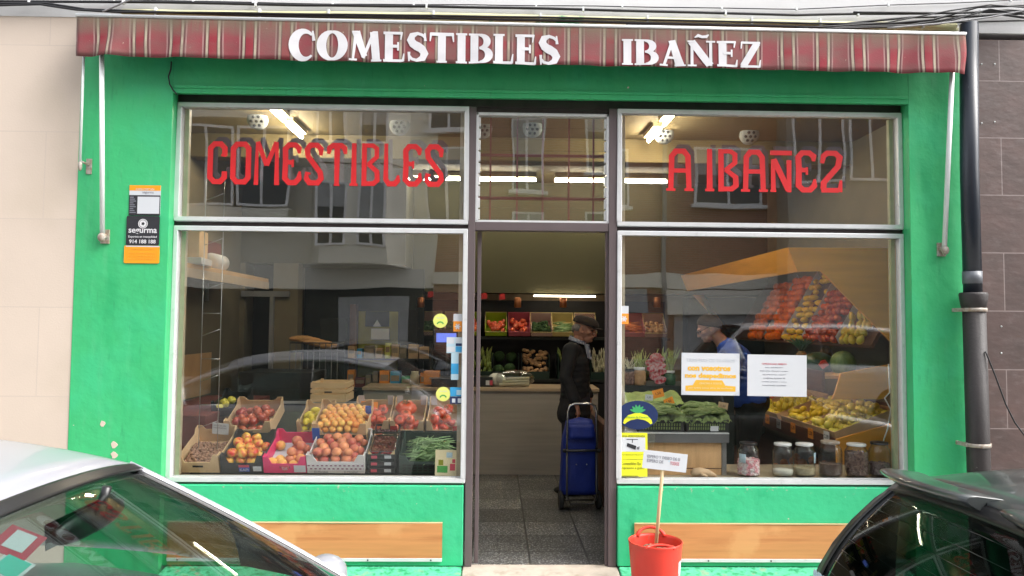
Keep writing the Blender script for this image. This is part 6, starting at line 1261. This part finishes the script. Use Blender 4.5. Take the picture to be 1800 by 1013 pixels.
for s in (-1, 1):
    MB().ell((s*.15, -.118, .52), (.02, .016, .018), 8).build('knob', 'rubber', st)
    wl = MB().lathe([(.05, -.014), (.075, -.016), (.08, -.008), (.08, .008), (.075, .016), (.05, .014)], 24, T=Matrix.Translation((s*.165, -.02, .08)) @ Matrix.Rotation(R(90), 4, 'Y')).build('wheel', 'rubber', st); MB().lathe([(0, -.012), (.05, -.012), (.05, .012), (0, .012)], 16, T=Matrix.Translation((s*.165, -.02, .08)) @ Matrix.Rotation(R(90), 4, 'Y')).build('hub', 'dark_steel', wl)
# ================================================================ cars
def car(name, label, ox, yc, flip, paint, spec, gmat, group=None):
    """x runs to the front of the car; spec holds the side silhouette"""
    e = empty(name, (ox, yc, -.12), label, 'car', group); e.rotation_euler = (0, 0, math.pi if flip else 0)
    S = spec; hw = S['hw']
    prof = S['body']       # x, ztop, halfwidth, zbottom
    def body(u, v):
        t = u*(len(prof)-1); i = min(int(t), len(prof)-2); f_ = t-i; f_ = f_*f_*(3-2*f_)*.5+f_*.5; a, b = prof[i], prof[i+1]; x = a[0]+(b[0]-a[0])*(t-i); zt, w, zb = [a[k]+(b[k]-a[k])*f_ for k in (1, 2, 3)]
        # section, v from -1 to 1
        s = -1 if v < .5 else 1; q = abs(v-.5)*2
        pts = [(0, zt), (.45, zt-.004), (.78, zt-.018), (.93, zt-.05), (.985, zt-.14), (1.0, zt-.26), (1.0, (zt+zb)/2-.1), (.97, zb+.08), (.88, zb), (0, zb)]
        k = q*(len(pts)-1); j = min(int(k), len(pts)-2); g_ = k-j; yy = pts[j][0]+(pts[j+1][0]-pts[j][0])*g_; zz = pts[j][1]+(pts[j+1][1]-pts[j][1])*g_
        return (x, s*yy*w, max(zz, zb))
    nu = (len(prof)-1)*4; mb = MB(); mb.grid(body, nu, 36)
    for u in (0, 1): mb.add([body(u, k/36) for k in range(37)], [tuple(range(37)) if u else tuple(range(36, -1, -1))], 0, False)
    bd = mb.build('body', paint, e)
    hx, hz, cx, cz = S['header'][0], S['header'][1], S['cowl'][0], S['cowl'][1]; rw, bw = S['roofw'], S['beltw']
    rx, rz = S['rear'][0], S['rear'][1]; tx, tz = S['tail'][0], S['tail'][1]; cr = S.get('crown', .05); zm = S.get('mid', hz)
    def head(v): y = (v-.5)*2; return Vector((hx+S['hb']*(1-y*y), rw*y, hz+cr*(1-y*y)))
    def cowl(v): y = (v-.5)*2; return Vector((cx+S['cb']*(1-y*y), bw*y*.98, cz+.02*(1-y*y)))
    def rear(v): y = (v-.5)*2; return Vector((rx-S['rb']*(1-y*y), rw*y, rz+cr*(1-y*y)))
    def tail(v): y = (v-.5)*2; return Vector((tx-S['tb']*(1-y*y), bw*.96*y, tz))
    def bow(a, b, u, n, k): p = a*(1-u)+b*u; return p+n*k*4*u*(1-u)
    def wind(u, v): return bow(head(v), cowl(v), u, Vector((.5, 0, .86)), S.get('wbow', .03))
    def back_(u, v): y = abs(v-.5)*2; return bow(rear(v), tail(v), u, Vector((-1, 0, .3)), S.get('tbow', .05))
    def patch_(fn, u0, u1, v0, v1, nu=10, nv=14, off=0): 
        m_ = MB(); m_.grid(lambda u, v: fn(u0+(u1-u0)*u, v0+(v1-v0)*v), nu, nv); return m_
    bnd = S.get('band', .08)
    patch_(wind, .02, 1, .02, .98, 20, 24).build('windscreen', gmat[0], e, solid=.005)
    m_ = MB()
    for (u0, u1, v0, v1) in ((0, bnd, 0, 1),): m_.grid(lambda u, v: wind(u0+(u1-u0)*u, v0+(v1-v0)*v)+Vector((.004, 0, .007)), 6, 24)
    m_.build('windscreen_band', 'trim_black', e, solid=.008)
    def off(fn, u, v, d=(0, 0, 0)): p = fn(u, v); return p+Vector(d)
    for s, (va, vb) in ((-1, (0, .035)), (1, (.965, 1))):
        m_ = MB(); m_.grid(lambda u, v: wind(u, va+(vb-va)*v), 14, 1); m_.build('pillar_trim', 'trim_black', e, solid=.01)
        m_ = MB(); m_.tube([wind(u/14, 0 if s < 0 else 1)+Vector((-.012, s*.008, .002)) for u in range(15)], .016, 8); m_.build('front_pillar', paint, e)
    nr = 16
    def roof(u, v):
        a, b = head(v), rear(v); p = a*(1-u)+b*u; y = (v-.5)*2; zc = (zm-max(hz, rz))*4*u*(1-u); return p+Vector((0, 0, zc+.0))
    m_ = MB(); m_.grid(roof, nr, 18); m_.build('roof', paint, e, solid=.02)
    # sides: rail curve and belt curve
    nS = 20
    def rail(t, s):
        if t < .0: t = 0
        v = 1 if s > 0 else 0
        if t <= S['ta']: return wind(1-t/S['ta'], v)
        if t >= S['tb_']: return back_((t-S['tb_'])/(1-S['tb_']), v)
        return roof((t-S['ta'])/(S['tb_']-S['ta']), v)
    def belt(t, s):
        x = cowl(1).x+(tail(1).x-cowl(1).x)*t; return Vector((x, s*bw*(.985+.03*math.sin(math.pi*t)), cz-.02+(tz-cz)*t+S.get('bump', 0)*math.sin(math.pi*min(1, t*1.3))**.8*(1-t*.5)))
    def side(u, v, s): a = rail(u, s)+Vector((0, s*.004, 0)); b = belt(u, s); p = a*(1-v)+b*v; return p+Vector((0, s*.03*4*v*(1-v)*.6, 0))
    for s in (-1, 1):
        gl = MB()
        gl.grid(lambda u, v: side(.14+.73*u, .12+.88*v, s), 20, 6); gl.build('side_window', gmat[1], e, solid=.005)
        m_ = MB(); m_.grid(lambda u, v: side(u*.999, .12*v, s), 40, 2); m_.build('roof_rail', paint, e, solid=.012)
        for (a, b, mm, nm) in ((0.0, .14, paint, 'front_quarter'), (.46, .50, 'trim_black', 'door_pillar'), (.87, .999, paint, 'rear_pillar')):
            m_ = MB(); m_.grid(lambda u, v: side(a+(b-a)*u, .12+.88*v, s)+Vector((0, s*.004, 0)), 5, 6); m_.build(nm, mm, e, solid=.012)
        m_ = MB(); m_.ell((0, 0, 0), (.08, .1, .065), 14, T=Matrix.Translation((cx-.18, s*(hw+.09), cz+.005)))
        m_.tube([(cx-.16, s*(hw-.06), cz-.06), (cx-.18, s*(hw+.05), cz-.02)], .02, 8); o = m_.build('side_mirror', 'trim_black' if S.get('mirror_black') else paint, e)
        MB().box((cx-.262, s*(hw+.09)-.075, cz-.04), (cx-.255, s*(hw+.09)+.075, cz+.045)).build('mirror_glass', 'mirror', o)
        for k in (.30, .66):
            t_ = belt(k, s); MB().box((t_.x-.1, s*(hw+.0), t_.z-.17), (t_.x+.08, s*(hw+.03), t_.z-.145)).build('door_handle', paint, e)
        for wx in S['wheels']:
            T = Matrix.Translation((wx, s*(hw-.10), .31)) @ Matrix.Rotation(R(90), 4, 'X')
            wh = MB().lathe([(.2, -.1), (.29, -.11), (.31, -.08), (.31, .08), (.29, .11), (.2, .1)], 30, T=T).build('wheel', 'rubber', e)
            r_ = MB().lathe([(0, -.085), (.2, -.09), (.2, .09), (0, .085)], 24, T=T); r_.build('rim', 'rim', wh)
            T2 = Matrix.Translation((wx, s*(hw-.07), .31)) @ Matrix.Rotation(R(90), 4, 'X'); MB().lathe([(0, -.073), (.36, -.073), (.36, .073), (0, .073)], 30, T=T2).build('wheel_arch', 'black', e)
        MB().ell((prof[-1][0]-.07, s*(hw-.25), prof[-1][1]-.14), (.12, .16, .08), 12).build('headlight', 'lamp_clear', e); MB().ell((prof[0][0]+.06, s*(hw-.2), prof[0][1]-.16), (.09, .13, .1), 12).build('tail_light', 'lamp_red', e)
    patch_(back_, .07, 1, .04, .96, 14, 20).build('rear_window', gmat[2], e, solid=.005)
    m_ = MB(); m_.grid(lambda u, v: back_(.07*u, v), 3, 20); m_.build('rear_header', 'trim_black', e, solid=.01)
    for va, vb in ((0, .04), (.96, 1)): m_ = MB(); m_.grid(lambda u, v: back_(u, va+(vb-va)*v), 14, 1); m_.build('rear_edge', 'trim_black', e, solid=.008)
    # cabin
    MB().grid(lambda u, v: (cx-.02-.42*u, (v-.5)*1.9*bw, cz-.045+.035*math.sin(u*3.0)+.03*math.exp(-(((v-.5)*2*bw-.35)/.2)**2)*(u > .35)), 10, 30).build('dashboard', 'dash', e, solid=.02)
    MB().box((tx+.3, -bw+.06, .35), (cx-.1, bw-.06, .38)).build('cabin_floor', 'trim_black', e)
    for s in (-1, 1):
        for k, sx in enumerate(S['seats']):
            sb = MB(); sb.grid(lambda u, v: (0, 0, 0), 1, 1) if 0 else None
            sb.box((-.02, -.24, 0), (.46, .24, .14)); sb.box((-.16, -.22, .1), (-.04, .22, .62), T=Matrix.Rotation(R(-12), 4, 'Y')); o = sb.build('seat', 'seat_fabric', e, bevel=.04); o.location = (sx, s*.36, .42)
            hb = MB().box((-.05, -.12, 0), (.04, .12, .17)).build('headrest', 'seat_fabric', o, bevel=.03); hb.location = (-.24, 0, .68)
    sw = MB(); tt = Matrix.Translation((cx-.52, .34, cz-.02)) @ Matrix.Rotation(R(-65), 4, 'Y')
    sw.tube([(.19*math.cos(a), .19*math.sin(a), 0) for a in [k*6.2832/28 for k in range(29)]], .016, 8, T=tt); sw.box((-.17, -.02, -.012), (.17, .02, .004), T=tt); sw.ell((0, 0, 0), (.07, .07, .03), 12, T=tt); sw.build('steering_wheel', 'trim_black', e)
    return e, wind, back_
specL = dict(hw=.87, roofw=.565, beltw=.80, hb=.05, cb=.22, rb=.08, tb=.14, crown=.05, header=(-1.11, 1.375), mid=1.475, cowl=(-.42, .92), rear=(-2.72, 1.36), tail=(-3.45, 1.0), ta=.22, tb_=.74, band=.04, wbow=.012, bump=.17,
   body=[(-4.05, .62, .70, .32), (-3.98, .90, .80, .24), (-3.55, 1.0, .85, .22), (-2.6, 1.05, .87, .20), (-1.4, 1.06, .87, .20), (-.5, .92, .86, .20), (-.1, .87, .85, .20), (.32, .76, .78, .22), (.45, .58, .66, .28)], wheels=(-3.25, -.45), seats=(-1.75, -2.6))
cl, windL, _ = car('parked_car', 'silver car parked at the kerb on the left, seen over its roof and windscreen', 0, -3.3, False, 'car_silver', specL, ('car_glass', 'car_glass', 'car_glass'))
# details inside the left car
im = MB(); T = Matrix.Translation((-1.02, .17, 1.315)) @ Matrix.Rotation(R(8), 4, 'X') @ Matrix.Rotation(R(-14), 4, 'Z')
im.ell((0, 0, 0), (.02, .125, .038), 18, T=T, fn=lambda q: Vector((q.x, max(-.92, min(.92, q.y)), max(-.85, min(.85, q.z))))); im.tube([(-.98, .17, 1.40), (-1.0, .17, 1.33)], .012, 8); im = im.build('interior_mirror', 'trim_black', cl)
MB().box((-.0245, -.115, -.032), (-.022, .115, .032), T=T).build('mirror_glass', 'mirror', im)
def onglass(u, v, d=-.012): p = windL(u, v); return p+Vector((0, 0, d))
def glass_card(u, v, w_, h_, m, name, label, cat, rot=0, d=-.02):
    p = windL(u, v); n_ = (windL(u+.02, v)-p).cross(windL(u, v+.02)-p).normalized()
    if n_.z < 0: n_ = -n_
    a = (windL(u, v+.02)-p).normalized(); b = n_.cross(a); T = Matrix((( a.x, b.x, n_.x, p.x), (a.y, b.y, n_.y, p.y+-3.3), (a.z, b.z, n_.z, p.z-.12), (0, 0, 0, 1))) @ Matrix.Translation((0, 0, d)) @ Matrix.Rotation(R(rot), 4, 'Z')
    e = empty(name, (0, 0, 0), label, cat, Mx=T); MB().box((-w_/2, -h_/2, 0), (w_/2, h_/2, .001)).build('sheet', m, e); return e
def uvat(px, py):
    best = None
    for i in range(60):
        for j in range(60):
            p = windL(i/60, j/60)+Vector((0, -3.3, -.12)); d = p-CAM; z = d.dot(fw); q = (900+F*d.dot(rr)/z-px)**2+(506.5-F*d.dot(uu)/z-py)**2
            if best is None or q < best[0]: best = (q, i/60, j/60)
    return best[1:]
e = glass_card(*uvat(38, 945), .11, .075, 'ticket_red', 'parking_permit', 'red permit card with a white field behind the silver car windscreen', 'permit', 14); MB().box((-.032, -.022, .0015), (.042, .02, .0022)).build('white_field', 'paper', e)
e = glass_card(*uvat(22, 988), .085, .06, 'paper', 'parking_permit', 'white and turquoise permit card lower on the silver car windscreen', 'permit', 10); MB().box((-.025, -.024, .0015), (.038, .024, .0022)).build('green_field', 'ticket_green', e)
specR = dict(hw=.86, roofw=.565, beltw=.80, hb=.05, cb=.18, rb=.05, tb=.10, crown=.05, header=(-1.9+0, 1.36), mid=1.40, cowl=(-1.25, 1.0), rear=(-3.4, 1.335), tail=(-3.59, .93), ta=.26, tb_=.88, band=.08, tbow=.04,
   body=[(-3.80, .60, .72, .32), (-3.76, .88, .80, .24), (-3.62, .93, .84, .22), (-2.9, .98, .86, .20), (-1.9, .98, .86, .20), (-1.2, .98, .85, .20), (-.7, .90, .84, .20), (-.2, .76, .76, .22), (-.08, .55, .64, .28)], wheels=(-3.2, -.75), seats=(-2.2, -2.95), mirror_black=1)
cr_, _, backR = car('parked_car', 'black hatchback parked at the kerb on the right, its spoiler facing the gap', 4.66, -3.3, False, 'car_black', specR, ('car_glass', 'dark_car_glass', 'dark_car_glass'))
# rear spoiler: two glossy wings with the rear brake light between
for s in (-1, 1):
    mb = MB()
    def wing(u, v):
        y = s*(.06+.515*u); x = -3.47-.035*math.sin(math.pi*min(1, u*1.02))+.05*u*u; t = v*2*math.pi; c = math.cos(t); z = 1.352+.030*(1-u*u*.9)+(.018 if math.sin(t) > 0 else .022)*math.sin(t)
        return (x+.075*(c+.6), y, z-.018*(c < 0)*-c*-1)
    mb.grid(wing, 14, 14); mb.add([wing(1, k/14) for k in range(14)], [tuple(range(14))]); mb.add([wing(0, k/14) for k in range(14)], [tuple(range(13, -1, -1))]); mb.build('spoiler', 'car_black', cr_)
def on_back(u, v, d=.012): p = backR(u, v); return (p.x-d, p.y, p.z+.004)
mb = MB(); mb.tube([on_back(.98, .42, .03), on_back(.80, .60), on_back(.62, .80)], [.012, .008, .006], 6); mb.build('rear_wiper', 'rubber', cr_)
mb = MB()
for k in range(9): mb.tube([on_back(.14+.085*k, .08, .0045), on_back(.14+.085*k, .5, .0045), on_back(.14+.085*k, .92, .0045)], .0009, 4)
mb.build('heater_wires', 'dark_steel', cr_)
pb = backR(.80, .93); o = text('ero', .10, 'sticker_pale', (pb.x-.02, pb.y, pb.z), cr_, name='window_sticker', rot=Matrix.Rotation(R(-90), 4, 'Z') @ FRONT, bold=.04)
mb = MB(); mb.tube([(-3.40+.0, y/10*.56, 1.392-.0*abs(y)-.05*(y/10)**2) for y in range(-10, 11)], .006, 6); mb.build('hatch_gap', 'black', cr_)
# ================================================================ vehicles and buildings across the street (seen only as reflections)
specV = dict(hw=.92, roofw=.72, beltw=.86, hb=.05, cb=.2, rb=.04, tb=.06, crown=.04, header=(1.2, 1.80), mid=1.86, cowl=(1.75, 1.18), rear=(-2.2, 1.78), tail=(-2.4, 1.1), ta=.2, tb_=.92, band=.06,
   body=[(-2.5, .7, .84, .3), (-2.46, 1.05, .9, .25), (-2.3, 1.12, .92, .22), (-1, 1.16, .92, .2), (.5, 1.16, .92, .2), (1.7, 1.14, .9, .2), (2.2, 1.02, .86, .2), (2.55, .75, .7, .28)], wheels=(-1.6, 1.7), seats=(.3, -.8))
car('delivery_van', 'white van parked across the street, mirrored in the right window', 5.9, -9.9, True, 'car_white', specV, ('dark_car_glass',)*3)['category'] if 0 else None
v_ = car('delivery_van', 'white van parked across the street, mirrored in the right window', 5.9, -9.9, True, 'car_white', specV, ('dark_car_glass',)*3)[0]; v_['category'] = 'van'
specG = dict(specL); g_ = car('parked_car', 'dark grey car parked on the far side of the street', -4.2, -9.9, True, 'car_grey', specG, ('dark_car_glass',)*3)[0]
YB = -18.0
def far(px, y=None): return W(px, 400, 18.0).x
def fz(py, px=870): return W(px, py, 18.0).z
def win(parent, px0, py0, px1, py1, yy, curtain=True, mull=1, sill=True, shut=0):
    pc = (px0+px1)/2; x0, x1 = far(px0), far(px1); z1, z0 = fz(py0, pc), fz(py1, pc); w_ = .07
    mb = MB()
    for a, b in (((x0, yy, z0), (x1, yy+.06, z0+w_)), ((x0, yy, z1-w_), (x1, yy+.06, z1)), ((x0, yy, z0), (x0+w_, yy+.058, z1)), ((x1-w_, yy, z0), (x1, yy+.058, z1))): mb.box(a, b)
    for k in range(mull): x = x0+(x1-x0)*(k+1)/(mull+1); mb.box((x-.04, yy, z0), (x+.04, yy+.056, z1))
    if sill: mb.box((x0-.1, yy, z0-.1), (x1+.1, yy+.2, z0-.001))
    f = mb.build('window', 'frame_far', parent); MB().box((x0+w_, yy+.01, z0+w_), (x1-w_, yy+.03, z1-w_)).build('pane', 'glass_far', f)
    if shut: MB().box((x0+w_, yy+.031, z1-(z1-z0)*shut), (x1-w_, yy+.045, z1-w_)).build('blind', 'shutter_far', f)
    return f
fb = empty('apartment_building', (8, YB, 0), 'brick apartment building across the street with white framed windows, mirrored in the right panes', 'building'); fb.location = (0, 0, 0)
xa, xb, xc = far(835), far(1365), far(1800)
mb = MB(); mb.box((xa-1.2, YB-6, 0), (xb, YB, 13)); mb.build('brick_wall', 'brick_far', fb)
mb = MB(); mb.box((xb, YB-6, 0), (xc+6, YB+.9, 13)); mb.build('balcony_block', 'render_grey', fb)
for k in range(3):
    dz_ = -172*k
    win(fb, 1220, 262+dz_, 1340, 362+dz_, YB, shut=.45); win(fb, 1030, 262+dz_, 1108, 365+dz_, YB, shut=.3 if k else 0); win(fb, 900, 262+dz_, 960, 400+dz_, YB, shut=.5)
    for (p0, p1) in ((1375, 1460), (1468, 1540), (1548, 1640)): win(fb, p0, 210+dz_, p1, 330+dz_, YB+.9, mull=1, sill=False)
MB().box((far(1165)-.06, YB, 0), (far(1165)+.06, YB+.15, 13)).build('rain_pipe', 'cable_grey', fb)
MB().box((xa-1.2, YB, 2.9), (xb, YB+.12, 3.3)).build('string_course', 'render_far', fb)
MB().box((far(1095), YB, fz(545)), (far(1140), YB+.1, 2.85)).build('shop_shutter', 'shutter_far', fb); MB().box((far(1180), YB, 0), (far(1420), YB+.06, 2.6)).build('shop_shutter', 'shutter_far', fb); MB().box((far(1165), YB+.061, 2.1), (far(1440), YB+.3, 2.86)).build('shop_fascia', 'render_far', fb)
fa = empty('apartment_building', (-6, YB, 0), 'pale rendered apartment building across the street with bay windows, mirrored in the left panes', 'building'); fa.location = (0, 0, 0)
x0, x1 = far(200), far(835); MB().box((x0-8, YB-6.2, 0), (xa-1.201, YB-.0, 12.5)).build('render_wall', 'render_far', fa)
for k in range(3):
    dz_ = -172*k
    bw_ = MB(); a, b = far(545), far(720); zb_ = fz(470+dz_, 630); zt_ = fz(300+dz_, 630); bw_.prism([(a, YB), (a+.5, YB+1.1), (b-.5, YB+1.1), (b, YB)], zb_, zt_-.004, 'z'); bw_.build('bay', 'render_far', fa)
    win(fa, 567, 330+dz_, 620, 440+dz_, YB+1.1, shut=.4, sill=False); win(fa, 640, 330+dz_, 690, 440+dz_, YB+1.1, shut=.7, sill=False)
    g2 = MB(); a, b = far(325), far(520); g2.box((a, YB, fz(392+dz_, 420)), (b, YB+.8, fz(370+dz_, 420))); g2.build('gallery_floor', 'render_far', fa)
    win(fa, 330, 232+dz_, 425, 368+dz_, YB+.75, mull=1, sill=False); win(fa, 430, 232+dz_, 518, 368+dz_, YB+.75, mull=1, sill=False)
    win(fa, 750, 260+dz_, 820, 400+dz_, YB, shut=.3)
    win(fa, 120, 240+dz_, 200, 370+dz_, YB); win(fa, 230, 240+dz_, 300, 370+dz_, YB)
MB().box((x0-8, YB+.001, 0), (xa-1.21, YB+.03, 2.75)).build('ground_floor', 'dark_shelf', fa)
for (p0, p1) in ((600, 720),): MB().box((far(p0), YB, 0), (far(p1), YB+.05, 2.5)).build('shop_shutter', 'shutter_far', fa)
# ================================================================ light
w = bpy.data.worlds.new('World'); scene.world = w; w.use_nodes = True; n, l = w.node_tree.nodes, w.node_tree.links
sk = n.new('ShaderNodeTexSky'); sk.sky_type = 'NISHITA'; sk.sun_disc = False; sk.sun_elevation = R(46); sk.sun_rotation = R(105); sk.air_density = 1.; sk.dust_density = 4; sk.ozone_density = 1
hs = n.new('ShaderNodeHueSaturation'); hs.inputs['Saturation'].default_value = .25
l.new(sk.outputs[0], hs.inputs['Color']); l.new(hs.outputs[0], n['Background'].inputs[0]); n['Background'].inputs[1].default_value = .15
sd = bpy.data.lights.new('sun', 'SUN'); sd.energy = .8; sd.angle = R(50); sd.color = (1, .96, .9)
so = bpy.data.objects.new('sun', sd); COL.objects.link(so)
az = R(105); el = R(46); dirv = Vector((math.sin(az)*math.cos(el), math.cos(az)*math.cos(el), math.sin(el)))
so.rotation_euler = dirv.to_track_quat('Z', 'Y').to_euler(); so.location = (0, -5, 9)
scene.view_settings.view_transform = 'Standard'; scene.view_settings.look = 'None'; scene.view_settings.gamma = 1; scene.view_settings.exposure = 1.85
cy = scene.cycles; cy.use_denoising = True; cy.denoiser = 'OPENIMAGEDENOISE'; cy.max_bounces = 10; cy.transparent_max_bounces = 24; cy.diffuse_bounces = 4; cy.glossy_bounces = 5
cy.sample_clamp_indirect = 6; cy.caustics_reflective = False; cy.caustics_refractive = False
